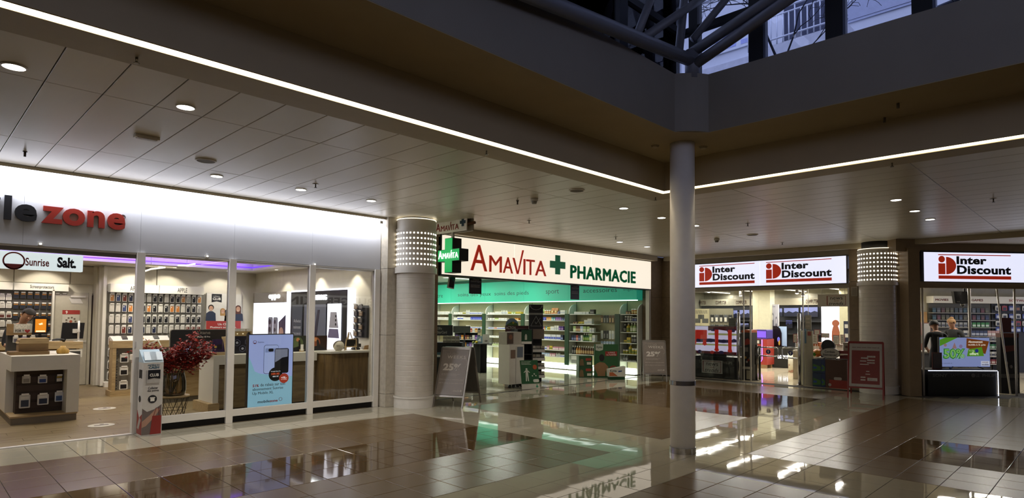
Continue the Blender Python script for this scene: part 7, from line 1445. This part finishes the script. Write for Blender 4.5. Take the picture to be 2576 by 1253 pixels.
for px, r_, off, lab in ((2321, .022, .12, 'steel pole at the jamb of the angled shop front'), (2439, .03, .75, 'thick steel pole behind the 50% television'), (2553, .022, .12, 'steel pole of the angled front beside the dark dispenser')):
    x = DIAG.at(px, 800, off)[0]; solid('shopfront_pole', MB().cyl(x, off, 0, 2.86 if off > .5 else 2.42, r_, n=14), M_alu, DIAG, (x, off, 0), lab, 'pole')
a = DIAG.at(2507, 722, .4); b = DIAG.at(2521, 842, .4); solid('leaning_pole', MB().tube([(a[0], .4, a[1]), (b[0], .4, b[1]), (b[0]+.17, .4, 0.)], .02, 10), M_alu, DIAG, (b[0], .4, 0), 'slanting steel pole above the dark dispenser', 'pole')
Dd = offs(DIAG, .55); x0, z1 = Dd.at(2516, 836); x1 = Dd.at(2562, 836)[0]; o = thing('battery_dispenser', 'tall dark printed dispenser with an orange band beside the 50% television', 'dispenser', Dd, ((x0+x1)/2, .2, 0)); part('body', MB().box(x0, .0, 0, x1, .12, z1-.12), plain('110e0d', .5), o); part('top', MB().box(x0, -.01, z1-.12, x1, .12, z1-.02), plain('5a2a18', .5), o); part('upper_card', MB().box(x0+.1, .1, z1, x1-.08, .13, z1+.34), plain('4a1c12', .5), o); w_ = x1-x0
part('band', MB().box(x0, -.004, .36, x1, .0, .45), plain('4e4b46'), o); part('print', MB().prism([(x0+.05, .95), (x1-.05, 1.0), (x1-.1, 1.12), (x0+.1, 1.1)], -.004, .0).ball((x0+w_*.3, .0, .7), .04, .006, .05, 8, 5, 1).ball((x0+w_*.55, .0, .62), .035, .006, .045, 8, 5, 2).box(x0+w_*.4, -.004, .05, x1-.04, .0, .3, 3), [plain('5c2418'), plain('7d6420'), plain('6b6660'), plain('2c2a28')], o)
# hanging monitor with camera dome
H = offs(DIAG, .9); x0, z0, x1, z1 = H.rect(2399, 733, 2440, 764); o = thing('ceiling_monitor', 'black monitor hung tilted from the ceiling behind the angled front', 'monitor', H, ((x0+x1)/2, .1, 2.8)); part('shell', MB().prism([(x0+.04, z0), (x1, z0), (x1-.03, z1), (x0, z1)], .0, .08), M_black, o); part('mount', MB().box(x1-.1, .08, (z0+z1)/2-.05, x1+.04, .2, (z0+z1)/2+.08).box(x1-.06, .1, z1, x1-.02, .14, 2.86), M_black, o); part('sticker', MB().box(x0+.07, -.003, z0+.03, x0+.15, .0, z0+.06), plain('77746c'), o)
x, z = H.at(2426, 768); o = thing('dome_camera', 'small white dome camera under the hung monitor', 'camera', H, (x, .05, z)); part('housing', MB().cyl(x, .05, z, z0, .05, n=16), plain('9a9890', .4), o); part('dome', MB().ball((x, .05, z), .042, .042, .04, 14, 8), plain('141416', .15), o)
# ---------------------------------------------------------------- film and game wall
FM = offs(DIAG, 5.0)
zh0, zh1 = FM.at(2400, 763)[1], FM.at(2400, 746)[1]
fw = thing('film_wall', 'long shelving wall headed MOVIES, GAMES and SOFTWARE', 'shelf', FM, (6, .1, 0)); part('back', MB().box(3.8, .05, 0, 9.5, .12, 2.86), plain('a59f8c', .7), fw)
part('header', MB().box(4.22, -.25, zh0, 9.5, .05, zh1), mat('lit_header2', 'c9c4b6', .5, emit=.1, var=0), fw)
for s, p0, p1 in (('MOVIES', 2353, 2386), ('GAMES', 2444, 2473), ('SOFTWARE', 2538, 2592)): text(fw, s, FM.at(p0, 755, -.25)[0], zh0+.06, FM.at(p1, 755, -.25)[0], zh1-.08, -.251, plain('8c3428'), bold=.03)
part('panel', MB().box(4.25, .0, .1, 6.25, .05, zh0), plain('56544c', .7), fw); part('dark_panel', MB().box(6.3, .0, .1, 9.5, .05, zh0), plain('2a2b30', .7), fw)
zr = [FM.at(2400, y)[1] for y in (787, 805, 823, 845)]
for z in zr: part('ledge', MB().box(4.25, -.2, z-.02, 6.25, .02, z), plain('8b877a', .4), fw)
DVD = [('dark green', '26322c', '3c4a44'), ('slate', '333c46', '55606c'), ('olive', '4a472e', '6a6644'), ('navy', '20283e', '3a4460'), ('brown', '402820', '6a4436'), ('grey', '45484a', '6c6e6e'), ('maroon', '4a1e1a', '703a34'), ('teal', '223c42', '3f6066')]
rr = random.Random(9)
for r_, z in enumerate(zr[:3]):
    for i in range(14):
        x = 4.36+.142*i
        if x > 6.2: continue
        if r_ == 2 and i >= 9: nm, c1, c2 = ('green', '2f7a2c', 'c8d8c0')
        elif r_ == 2: nm, c1, c2 = ('pale grey', '9a9a92', '55565a')
        else: nm, c1, c2 = rr.choice(DVD)
        product('box', c1, c2, FM, x, -.1, z, .112, .15, .016, '%s film case on the %s ledge of the film wall' % (nm, ('upper', 'middle', 'lower')[r_]), '%s film cases, %s ledge' % (nm, ('upper', 'middle', 'lower')[r_]))
for i in range(9):
    x = 5.35+.13*i; nm, c1, c2 = (('white', 'c2c0b6', '2a2a2c'), ('navy', '26304a', 'b0b4bc'), ('navy', '26304a', 'b0b4bc'), ('rose', 'b08a80', 'd8cfc4'))[min(3, i//2)]; product('box', c1, c2, FM, x, -.1, zr[3], .12, .17, .03, '%s pack on the bottom ledge of the film wall' % nm, '%s packs, bottom ledge of the film wall' % nm)
zq = [FM.at(2520, y)[1] for y in (858, 877, 896, 915)]
for r_, z in enumerate(zq):
    part('ledge', MB().box(6.0, -.22, z-.02, 6.75, .02, z), plain('a8a498', .4), fw)
    for i in range(5): nm, c1, c2 = (('white', 'b8b6ac', '3a3a3a'), ('green', '2f6a38', 'c0ccb8'), ('white', 'b8b6ac', '3a3a3a'), ('red', '7a2a22', 'c8b8a8'))[(r_+(i > 2)) % 4]; product('box', c1, c2, FM, 6.08+.135*i, -.12, z, .115, .14, .03, '%s game pack on the short %s ledge beside the dark dispenser' % (nm, ORD[r_]), '%s game packs, short %s ledge' % (nm, ORD[r_]))
zg = [FM.at(2535, y)[1] for y in (777, 797, 815, 830)]
for r_, z in enumerate(zg):
    for i in range(12):
        x = 6.45+.22*i; nm, c1, c2 = (('white', 'b9b7ae', '26262a'), ('red', '8a2a26', '2a2a2c'), ('blue', '2a3a7c', 'b0b4c0'), ('black', '1e1e20', '8a5a30'))[(i+r_*2+i*r_) % 4]; product('pouch', c1, c2, FM, x, -.06, z+.09, .17, .15, .03, '%s game controller pack hanging on the %s row of the dark panel' % (nm, ORD[r_]), '%s controller packs, %s row' % (nm, ORD[r_]))
part('orange_panel', MB().box(3.85, -.0, .5, 4.2, .05, 1.95), plain('a8804a', .6), fw)
# service desk, fan
Sd = offs(DIAG, 1.75); o = thing('shop_desk', 'grey service desk behind the angled podium', 'desk', Sd, (1.2, .3, 0)); part('top', MB().box(.4, .0, .86, 2.3, .6, .9), plain('8a867c'), o); part('front', MB().box(.42, .02, 0, 2.28, .06, .86), plain('4a4a4c', .5), o); part('red_band', MB().box(.42, .01, .6, 1.0, .02, .7), plain('5a1f1a'), o)
x, z = Sd.at(2326, 855); o = thing('desk_fan', 'pale round desk fan by the jamb of the angled front', 'fan', Sd, (x, .3, .9)); part('guard', MB().disc_y(x, z, .16, .27, .34, 28), plain('77776e', .5), o); part('hub', MB().disc_y(x, z, .06, .25, .27, 18), plain('b0aea2', .5), o); part('stand', MB().cyl(x, .32, .9, z-.14, .02, n=10).cyl(x, .32, .9, .92, .1, n=18), plain('6a6a64'), o)
x, z = Sd.at(2331, 830, .8); o = thing('poster_column', 'red-edged narrow poster column behind the fan', 'poster', Sd, (x, .8, 0)); z1 = Sd.at(2331, 812, .8)[1]; part('column', MB().box(x-.11, .8, 0, x+.12, .9, z1), plain('5a2a24', .5), o); part('sheet', MB().box(x-.09, .796, .8, x+.10, .8, z1-.02), plain('8d8a86', .5), o)
# ================================================================ things out in the mall
def lean2(ob, k, y0=0.):
    for v in ob.data.vertices: v.co.y += k*v.co.z
    return ob
def a_board(p0, p1, p2, hpx, col, face, label, red=False):
    """folding poster stand from its two front feet and one rear foot"""
    d = Vector((p1[0]-p0[0], p1[1]-p0[1], 0)); fr = Fr(p0[0], p0[1], math.degrees(math.atan2(d.y, d.x))); w_ = d.length
    _, dep = fr.local(*p2); H = fr.at(hpx[0], hpx[1], dep*.5)[1]; k = dep*.42/H
    o = thing('poster_stand', label, 'poster stand', fr, (w_/2, dep/2, 0))
    t = .028; zb = H*.20
    for sgn in (1, -1):
        fx = (lambda ob: lean2(ob, k)) if sgn > 0 else None
        for x in (0, w_):
            L = part('leg', MB().box(x-t/2, -.012, 0, x+t/2, .012, H), col, o)
            if sgn > 0: lean2(L, k)
            else:
                for v in L.data.vertices: v.co.y += dep-k*v.co.z
        L = part('rail', MB().box(0, -.012, H-.03, w_, .012, H+.012), col, o); L2 = part('rail', MB().box(0, -.012, zb-.03, w_, .012, zb), col, o)
        pn = part('backing', MB().box(t/2, -.004, zb, w_-t/2, .008, H-.03), plain('77716a') if sgn > 0 else plain('5c574f'), o)
        for ob in (L, L2, pn):
            if sgn > 0: lean2(ob, k)
            else:
                for v in ob.data.vertices: v.co.y += dep-k*v.co.z
    x0, x1, z0, z1 = t*.7, w_-t*.7, zb+.008, H-.035; ww, hh = x1-x0, z1-z0
    X = lambda a: x0+ww*a; Z = lambda a: z0+hh*a; y = -.013
    lean2(part('poster', MB().box(x0, y, z0, x1, -.004, z1), face, o), k)
    if not red:
        m1 = plain('c6bdb2'); m2 = plain('a89d92')
        for s, a, b, c, d_, bo in (('DERMO', .08, .62, .885, .955, .015), ('WEEKS', .22, .92, .80, .87, .015), ('25%', .12, .80, .53, .69, .045)):
            lean2(text(o, s, X(a), Z(c), X(b), Z(d_), y, m1, bold=bo, res=2, space=1.15 if bo < .02 else 1.), k)
        q = MB()
        for i in range(14):
            a = math.radians(-60+200*i/14); b = math.radians(-60+200*(i+1)/14); q.prism([(X(.85)+ww*.16*r_*math.cos(t_), Z(.70)+ww*.16*r_*math.sin(t_)) for r_, t_ in ((1, a), (1, b), (.85, b), (.85, a))], y-.001, y)
        lean2(part('ring_mark', q, plain('9a9086'), o), k)
        lean2(part('small_lettering', lines(lines(lines(MB(), X(.1), Z(.42), X(.85), Z(.47), 2, y, 4), X(.05), Z(.32), X(.95), Z(.35), 1, y, 6, ragged=.0), X(.05), Z(.24), X(.95), Z(.27), 1, y, 9, ragged=0.), m2, o), k)
        lean2(text(o, 'AMAVITA', X(.62), Z(.075), X(.86), Z(.115), y, m1, res=1), k); q = cross(MB(), X(.91), Z(.1), hh*.022, hh*.008, y-.002, y); lean2(part('cross', q, m1, o), k)
    else:
        lean2(part('red_field', MB().box(X(.07), y-.002, Z(.06), X(.93), y, Z(.84)), plain('74271e', .5), o), k)
        q = MB(); rr = random.Random(3)
        for (a, b, c, d_) in ((.55, .80, .68, .72), (.36, .58, .645, .68), (.55, .78, .60, .63), (.33, .52, .58, .605), (.55, .78, .54, .57), (.33, .6, .505, .525), (.52, .62, .345, .365), (.5, .64, .28, .30), (.35, .5, .2, .23), (.35, .5, .14, .17), (.56, .86, .14, .21)): q.box(X(a), y-.005, Z(c), X(b), y-.002, Z(d_))
        lean2(part('price_strips', q, plain('b9b2a8'), o), k)  # plain white strips that carry the prices
        lean2(text(o, 'Inter', X(.60), Z(.175), X(.72), Z(.2), y-.005, M_idk, res=1), k); lean2(text(o, 'Discount', X(.60), Z(.15), X(.82), Z(.17), y-.005, M_idk, res=1), k)
        lean2(text(o, '159.90', X(.58), Z(.685), X(.76), Z(.715), y-.005, plain('5a4a46'), res=1), k); lean2(text(o, '-200.-', X(.38), Z(.65), X(.56), Z(.675), y-.005, plain('5a4a46'), res=1), k); lean2(text(o, '69.90', X(.58), Z(.545), X(.74), Z(.565), y-.005, plain('5a4a46'), res=1), k)
        lean2(part('logos', lines(MB(), X(.08), Z(.885), X(.93), Z(.935), 1, y, 5, ragged=0.), plain('7d6a66'), o), k)
    return o
M_asil = mat('stand_alu', '9a948c', .3, .8, var=.03)
M_taupe = plain('82786f', .3)
a_board((7.0, 9.10), (7.25, 8.57), (7.80, 9.45), (1128, 874), M_asil, M_taupe, 'grey poster stand DERMO WEEKS 25% beside the lit drum column of the phone shop')
a_board((13.93, 9.04), (14.31, 8.58), (14.5, 9.50), (1655, 857), M_asil, M_taupe, 'grey poster stand DERMO WEEKS 25% in the corner by the brown pilaster')
a_board((14.48, 4.24), (14.62, 3.60), (15.38, 4.36), (2190, 861), plain('7d1c14', .4), plain('a39e95', .4), 'red-framed poster stand with white price strips before the dim drum column', True)
# --- cardboard leaflet stand by the shop door
PSD = Fr(2.37, 9.50, 0)
pm = thing('leaflet_stand', 'white cardboard leaflet stand CLUB with a red bag picture beside the door post', 'leaflet stand', PSD, (.12, .12, 0))
wd_, dp, hz = .245, .235, 1.0
part('body', MB().box(0, 0, 0, wd_, dp, hz), plain('cfccc6', .5), pm)
part('pocket', MB()._add([(0, 0, hz), (wd_, 0, hz), (wd_, dp, hz), (0, dp, hz), (0, .01, hz+.02), (wd_, .01, hz+.02), (wd_, dp, hz+.17), (0, dp, hz+.17)], [(0, 1, 5, 4), (1, 2, 6, 5), (2, 3, 7, 6), (3, 0, 4, 7), (4, 5, 6, 7)]), plain('b9cdd8', .5), pm)
for i in range(2):
    xx = .015+.075*i
    o = part('leaflet', MB()._add([(xx, .01, hz+.03), (xx+.15, .01, hz+.03), (xx+.15, .10, hz+.14), (xx, .10, hz+.14), (xx, .0, hz+.035), (xx+.15, .0, hz+.035), (xx+.15, .09, hz+.145), (xx, .09, hz+.145)], [(0, 1, 5, 4), (1, 2, 6, 5), (2, 3, 7, 6), (3, 0, 4, 7), (4, 5, 6, 7)]), plain('d6e2e8', .4), pm)
cash = text(pm, 'CASH', .10, 0, .23, .045, 0, plain('2f7f9c'), bold=.03)
for v in cash.data.vertices: v.co.y += .03+v.co.z*.8; v.co.z += hz+.055
cash = text(pm, 'OBTIENS DU', .10, .05, .235, .066, 0, plain('2f7f9c'), bold=.02, res=1)
for v in cash.data.vertices: v.co.y += .025+v.co.z*.8; v.co.z += hz+.057
part('clip_pocket', MB().box(.04, -.012, .72, .20, -.0, .90), plain('bdbab4', .3), pm); part('club_badge', MB().prism([(.055, .90), (.205, .90), (.205, .775), (.13, .79), (.055, .775)], -.016, -.012), M_ink, pm); text(pm, 'CLUB', .075, .81, .185, .85, -.016, M_tag, bold=.03)
text(pm, 'OBTIENS DU', .05, .955, .2, .975, -.001, plain('2f5f74'), bold=.02, res=1); text(pm, 'CASH', .06, .915, .19, .95, -.001, plain('2f5f74'), bold=.03, res=1)
text(pm, 'Collecter', .065, .635, .185, .67, -.001, plain('3a3836'), bold=.01); text(pm, 'des points', .055, .595, .195, .63, -.001, plain('3a3836'), bold=.01)
part('gift_disc', MB().disc_y(.12, .50, .055, -.004, .0, 24), plain('1b1b1c'), pm); part('gift_mark', MB().box(.095, -.006, .47, .145, -.004, .51).box(.088, -.006, .512, .152, -.004, .525), M_tag, pm)
q = MB(); q.prism([(.0, .02), (.235, .02), (.235, .42), (.15, .36), (.06, .33), (.0, .38)], -.003, .0, 0); q.prism([(.0, .2), (.09, .28), (.17, .37), (.22, .36), (.15, .25), (.05, .14), (.0, .12)], -.005, .0, 1); q.prism([(.10, .02), (.235, .02), (.235, .27), (.125, .27)], -.007, .0, 2); q.bar((.14, -.006, .27), (.17, -.006, .38), .006, .004, 3); q.bar((.21, -.006, .27), (.20, -.006, .38), .006, .004, 3)
part('photo_print', q, [plain('6f6460', .5), plain('b08a76', .5), plain('8c2a24', .5), plain('7a2420', .5)], pm)
q = MB(); q.prism([(.0, .02), (.23, .02), (.23, .30), (.1, .24), (.0, .34)], -.003, .0, 0); q.prism([(.03, .10), (.12, .25), (.2, .22), (.1, .08)], -.005, 0, 1); q.disc_y(.11, .50, .045, -.004, .0, 18, 2); q.prism([(.05, .9), (.18, .9), (.18, .78), (.11, .79), (.05, .78)], -.004, .0, 2)
q.map(lambda x, y, z: (y, dp-x, z)); part('side_print', q, [plain('8c2f28', .5), plain('a8a29c'), plain('1b1b1c')], pm)
# --- flower vase on a wire basket table
FX, FY = on_floor(432, 1040); FX, FY = 3.10, 10.72
VT = Fr(FX, FY, 0)
bt = thing('basket_table', 'round-topped wire basket table with a pale wooden lid', 'table', VT, (0, 0, 0))
hT = .36
wm = MB(); n = 14; r0, r1 = .16, .225
for i in range(n):
    a = 2*math.pi*i/n; b = 2*math.pi*(i+1.6)/n
    for u, v in ((a, b), (b, a)): wm.tube([(r0*math.cos(u), r0*math.sin(u), .01), (r1*math.cos(v), r1*math.sin(v), hT)], .0032, 5)
for r_, z in ((r0, .008), ((r0+r1)/2, .17), (r1, hT)): wm.tube([(r_*math.cos(2*math.pi*i/24), r_*math.sin(2*math.pi*i/24), z) for i in range(25)], .004, 5, cap=False)
part('wire_basket', wm, plain('3c372e', .4, .6), bt); part('lid', MB().cyl(0, 0, hT, hT+.025, .235, n=32), M_oak, bt)
z0 = hT+.025
vs = thing('ribbed_vase', 'smoked ribbed glass vase on the wire basket table', 'vase', VT, (0, 0, z0))
nn = 36; prof = [(.12, z0), (.165, z0+.015), (.178, z0+.09), (.175, z0+.22), (.150, z0+.34), (.145, z0+.36)]
mb = MB().lathe(prof, 0, 0, nn)
mb.map(lambda x, y, z: (x*(1+.02*math.cos(18*math.atan2(y, x))), y*(1+.02*math.cos(18*math.atan2(y, x))), z))
part('glass', mb, glass_mat('smoked_glass', (.62, .56, .42), 1.5, .03, .05), vs); part('rim', MB().tube([(.147*math.cos(2*math.pi*i/32), .147*math.sin(2*math.pi*i/32), z0+.36) for i in range(33)], .005, 6, cap=False), plain('6a6046', .2), vs); part('base_disc', MB().cyl(0, 0, z0+.001, z0+.01, .12, n=28), plain('7c7050', .3), vs)
fl = thing('red_flowers', 'spray of dark red blossom branches standing in the ribbed vase', 'flowers', VT, (0, 0, z0+.02))
q = random.Random(21); leafs = MB(); stems = MB(); tw = []
def blossom(p, s):
    for k in range(4):
        a = q.uniform(0, 6.28); e = q.uniform(-.6, .9); d = Vector((math.cos(a)*math.cos(e), math.sin(a)*math.cos(e), math.sin(e)))
        t = d.cross(Vector((0, 0, 1))).normalized()*s*.45; c = Vector(p)
        leafs._add([c, c+d*s*.55+t, c+d*s, c+d*s*.55-t], [(0, 1, 2, 3)], q.choice((0, 0, 1, 2)))
dirs = [(-.58, .02, .34), (-.42, -.1, .43), (-.24, .08, .38), (-.10, -.05, .37), (.10, .05, .40), (.26, -.08, .52), (.33, .05, .60), (.42, -.02, .46), (.52, .06, .38), (.58, -.04, .30), (.14, .1, .47), (-.34, .1, .30), (.40, -.1, .28), (-.16, -.12, .27)]
for dx, dy, dz in dirs:
    top = Vector((dx, dy, z0+.36+dz)); base = Vector((q.uniform(-.06, .06), q.uniform(-.06, .06), z0+.02)); neck = Vector((dx*.2, dy*.2, z0+.36))
    pts = [base, neck, neck.lerp(top, .5)+Vector((dx*.08, 0, .03)), top]; stems.tube(pts, [.006, .005, .004, .002], 5)
    for i in range(105):
        t = q.uniform(.18, 1.0); c = neck.lerp(top, t)+Vector((q.gauss(0, .05), q.gauss(0, .05), q.gauss(0, .045))); blossom(c, q.uniform(.03, .052))
part('stems', stems, plain('4a4426', .6), fl); part('blossoms', leafs, [plain('bb2a22', .55), plain('8c1a16', .55), plain('cf463a', .55)], fl, kind='stuff')
# --- projecting pharmacy plate and green cross
PJ = Fr(7.36, 9.83, -90)
x0, zt_ = PJ.at(1096, 556); x1, zt2 = PJ.at(1174, 545); zb_ = PJ.at(1096, 590)[1]; zt_ = (zt_+zt2)/2
pj = thing('projecting_sign', 'white projecting pharmacy plate with red word and dark cross under the ceiling', 'sign', PJ, ((x0+x1)/2, 0, zb_))
part('plate', MB().box(x0, .0, zb_, x1, .02, zt_), plain('efece6', .4), pj); part('rear_plate', MB().box(x0+.1, .09, zb_-.01, x1+.08, .11, zt_-.02), plain('8a7f6c', .4), pj)
part('dowel', MB().tube([(x0-.07, .055, (zb_+zt_)/2), (x1+.17, .055, (zb_+zt_)/2)], .028, 12), wood('dowel', '4a2c18', '6b4426', 10, 1, 1), pj)
for xx in (x0+.18, x1-.12): part('hanger', MB().box(xx-.02, .04, zt_-.02, xx+.02, .06, 3.5), M_alu, pj)
w_ = x1-x0; h = zt_-zb_; am_text(pj, x0+w_*.02, x0+w_*.76, zb_+h*.16, zb_+h*.56, zb_+h*.78, -.001, plain('8c231f'), .006)
part('cross', cross(MB(), x0+w_*.885, zb_+h*.62, h*.30, h*.11, -.008, -.0), plain('12384a'), pj)
xa, za = PJ.at(1102, 657); xb = PJ.at(1156, 640)[0]; ztc = PJ.at(1128, 599)[1]; zbc = PJ.at(1128, 686)[1]
gc = thing('green_cross', 'glowing green pharmacy cross with white lettering hanging before the long sign', 'sign', PJ, ((xa+xb)/2, .1, zbc))
cx_, cz_ = (xa+xb)/2, (ztc+zbc)/2; hx, hz_ = (xb-xa)/2, (ztc-zbc)/2
part('case', cross(MB(), cx_, cz_, hz_, hx*.36, .0, .22, hx=hx), M_black, gc); part('face', cross(MB(), cx_, cz_, hz_-.008, hx*.36-.008, -.008, .0, hx=hx-.008), mat('cross_green', '1f9a55', .4, emit=.55, ecol='1fc468', var=0), gc)
am_text(gc, xa+hx*.08, xb-hx*.08, cz_-.06, cz_+.045, cz_+.095, -.008, glow('ffffff', 1.3), .01); part('drop', MB().box(cx_-.025, .08, ztc, cx_+.025, .12, zb_+.02), M_alu, gc)
# small wall plate by the second column and a wall switch
x0, z0, x1, z1 = RIGHT.rect(2141, 722, 2158, 745, -.01); solid('wall_plate', MB().box(x0, -.02, z0, x1, -.0, z1).box(x0+.02, -.023, z0+.02, x1-.02, -.02, z1-.02, 1), [plain('a49a88'), plain('8e8474')], RIGHT, ((x0+x1)/2, 0, z0), 'blank square plate on the pilaster beside the dim drum column', 'plate')
# --- lit sign of the restaurant across the mall, seen mirrored in the shop window
BKW = Fr(19.0, -8.99, 180)
bk_ = thing('restaurant_sign', 'white lit sign with brown capitals on the stone wall across the mall', 'sign', BKW, (4, 0, 2.15))
part('panel', MB().box(.8, -.06, 2.12, 7.4, .0, 2.72), glow('d8d4cc', 1.3), bk_)
text(bk_, 'BURGER', 1.1, 2.22, 3.9, 2.62, -.061, plain('5a2c1c'), bold=.03, res=2, space=1.05); text(bk_, 'KING', 4.5, 2.22, 6.5, 2.62, -.061, plain('7a5a2c'), bold=.03, res=2, space=1.05)
# ================================================================ people
def person(label, fr, x, y, yaw, H, shirt, trousers, skin, hair, head_tilt=(0, 0), arms=None, lean_f=.0, long_hair=False, cap=False):
    """one continuous figure grown from a skeleton; local front is -y"""
    s = H/1.75
    J = {}
    def P(n, px, py, pz, r): J[n] = (Vector((px*s, (py-lean_f*max(0, pz-.95))*s, pz*s)), r*s)
    P('pel', 0, 0, .96, .135); P('wst', 0, .0, 1.10, .125); P('chs', 0, .0, 1.30, .145); P('shc', 0, .01, 1.42, .10); P('nek', 0, -.005, 1.50, .052); P('hd0', 0, -.02-head_tilt[0]*.3, 1.58, .072); P('hd1', 0+head_tilt[1], -.03-head_tilt[0]*.75, 1.66, .09); P('hd2', head_tilt[1]*1.3, -.02-head_tilt[0], 1.73, .075)
    edges = [('pel', 'wst'), ('wst', 'chs'), ('chs', 'shc'), ('shc', 'nek'), ('nek', 'hd0'), ('hd0', 'hd1'), ('hd1', 'hd2')]
    arms = arms or {}
    for sd, sg in (('L', 1), ('R', -1)):
        el, wr = arms.get(sd, ((.27, .03, 1.13), (.26, -.10, .92)))
        P('sh'+sd, .185*sg, .0, 1.41, .068); P('el'+sd, el[0]*sg, el[1], el[2], .046); P('wr'+sd, wr[0]*sg, wr[1], wr[2], .03)
        d = (Vector(wr)-Vector(el)).normalized(); k = Vector(wr)+d*.07
        P('hn'+sd, k.x*sg, k.y, k.z, .036)
        edges += [('shc', 'sh'+sd), ('sh'+sd, 'el'+sd), ('el'+sd, 'wr'+sd), ('wr'+sd, 'hn'+sd)]
        for f_ in range(4):
            q = k+d*(.085-.012*abs(f_-1.3))+Vector((0, .0, (.022*(f_-1.5)))); P('f%d' % f_+sd, q.x*sg, q.y, q.z-.012, .0085); edges.append(('hn'+sd, 'f%d' % f_+sd))
        q = k+d*.035+Vector((-.045, -.01, .02)); P('th'+sd, q.x*sg, q.y, q.z, .010); edges.append(('hn'+sd, 'th'+sd))
        P('hp'+sd, .10*sg, .0, .90, .095); P('kn'+sd, .115*sg, -.01, .50, .062); P('an'+sd, .12*sg, .02, .09, .042); P('to'+sd, .135*sg, -.14, .035, .035)
        edges += [('pel', 'hp'+sd), ('hp'+sd, 'kn'+sd), ('kn'+sd, 'an'+sd), ('an'+sd, 'to'+sd)]
    names = list(J); idx = {n: i for i, n in enumerate(names)}
    me = bpy.data.meshes.new('person'); me.from_pydata([J[n][0] for n in names], [(idx[a], idx[b]) for a, b in edges], [])
    ob = bpy.data.objects.new('person', me); COL.objects.link(ob)
    sk_ = ob.modifiers.new('skin', 'SKIN'); sk_.use_smooth_shade = True
    for i, n in enumerate(names): me.skin_vertices[0].data[i].radius = (J[n][1], J[n][1]); me.skin_vertices[0].data[i].use_root = (n == 'pel')
    sb = ob.modifiers.new('sub', 'SUBSURF'); sb.levels = 2; sb.render_levels = 2
    dg = bpy.context.evaluated_depsgraph_get(); dg.update(); m2 = bpy.data.meshes.new_from_object(ob.evaluated_get(dg)); bpy.data.objects.remove(ob)
    for m_ in (plain(shirt, .8), plain(trousers, .8), plain(skin, .6), plain('1a1716', .6)): m2.materials.append(m_)
    neck = J['nek'][0].z-.0
    for p in m2.polygons:
        c = p.center; z = c.z/s; k = 0
        if z < .99: k = 1
        if z < .10: k = 3
        if z > 1.485: k = 2
        for sd, sg in (('L', 1), ('R', -1)):
            e, w_ = J['el'+sd][0], J['wr'+sd][0]
            if (c-w_).length < .13*s or (c-J['hn'+sd][0]).length < .14*s or ((c-e.lerp(w_, .5)).length < .10*s): k = 2
        p.material_index = k; p.use_smooth = True
    o = bpy.data.objects.new('person', m2); COL.objects.link(o); o.location = fr.world((x, y, 0)); o.rotation_euler = (0, 0, fr.rz+math.radians(yaw)); tag(o, label, 'person')
    h1, h2 = J['hd1'][0], J['hd2'][0]; up = (h2-J['hd0'][0]).normalized(); fw_ = Vector((0, -1, 0)); fw_ = (fw_-up*fw_.dot(up)).normalized(); rt = up.cross(fw_)
    c = h1+up*.01*s
    hm = MB(); nu, nv = 18, 10; vs = []
    for j in range(nv+1):
        t = math.pi*.62*j/nv
        for i in range(nu):
            a = 2*math.pi*i/nu; lim = 1.0 if math.sin(a) > -.1 else .56
            tt = t*lim; d = up*math.cos(tt)+(rt*math.cos(a)-fw_*math.sin(a))*math.sin(tt)
            vs.append(tuple(c+up*.012*s+d*(.108 if not cap else .112)*s*(1+.02*math.sin(9*a))))
    hm._add(vs, [(j*nu+i, j*nu+(i+1) % nu, (j+1)*nu+(i+1) % nu, (j+1)*nu+i) for j in range(nv) for i in range(nu)], 0, True)
    if long_hair: hm.ball(tuple(c+up*.10*s-fw_*.05*s), .05*s, .05*s, .045*s, 12, 8)
    part('hair', hm, plain(hair, .7), o)
    fm = MB(); fm.ball(tuple(c+fw_*.098*s-up*.015*s), .013*s, .016*s, .018*s, 8, 6)
    for sg in (-1, 1): fm.ball(tuple(c+rt*.094*s*sg-up*.01*s), .012*s, .02*s, .026*s, 8, 6); fm.ball(tuple(c+fw_*.085*s+rt*.034*s*sg+up*.012*s), .007*s, .006*s, .005*s, 8, 6, 1)
    fm.ball(tuple(c+fw_*.085*s-up*.058*s), .024*s, .008*s, .006*s, 8, 6, 2)
    part('face', fm, [plain(skin, .6), plain('1c1512', .4), plain('8c4a40', .5)], o)
    return o
reach = {'L': ((.25, -.08, 1.14), (.16, -.34, 1.06)), 'R': ((.25, -.08, 1.14), (.16, -.34, 1.06))}
bentl = {'L': ((.26, -.02, 1.12), (.14, -.24, 1.02)), 'R': ((.26, -.04, 1.14), (.10, -.28, 1.04))}
# assistant behind the gadget display, head bent down
Fp = Fr(0, 13.86, 0)
px_ = Fp.at(52, 830)[0]
person('person in black with short dark hair bending over the phone shop counter', Fp, px_-.02, .0, 12, 1.72, '15161a', '1a1b20', 'b08468', '1d1714', (.11, .03), reach, .22)
# two people at the desk behind the angled front
a = offs(DIAG, 1.2); x = a.at(2357, 850)[0]
person('person in a black short-sleeved shirt with short dark hair, back to the mall', a, x, .0, 160, 1.66, '0d0d0f', '14141a', '94684e', '15110f', (.07, .01), bentl, .10, cap=True)
a = offs(DIAG, 2.5); x = a.at(2402, 850)[0]
person('person with blond tied-up hair in a black jacket looking down behind the desk', a, x, .0, -62, 1.72, '101210', '1a1a1e', 'a2765c', '7a5a34', (.12, .02), bentl, .16, long_hair=True)
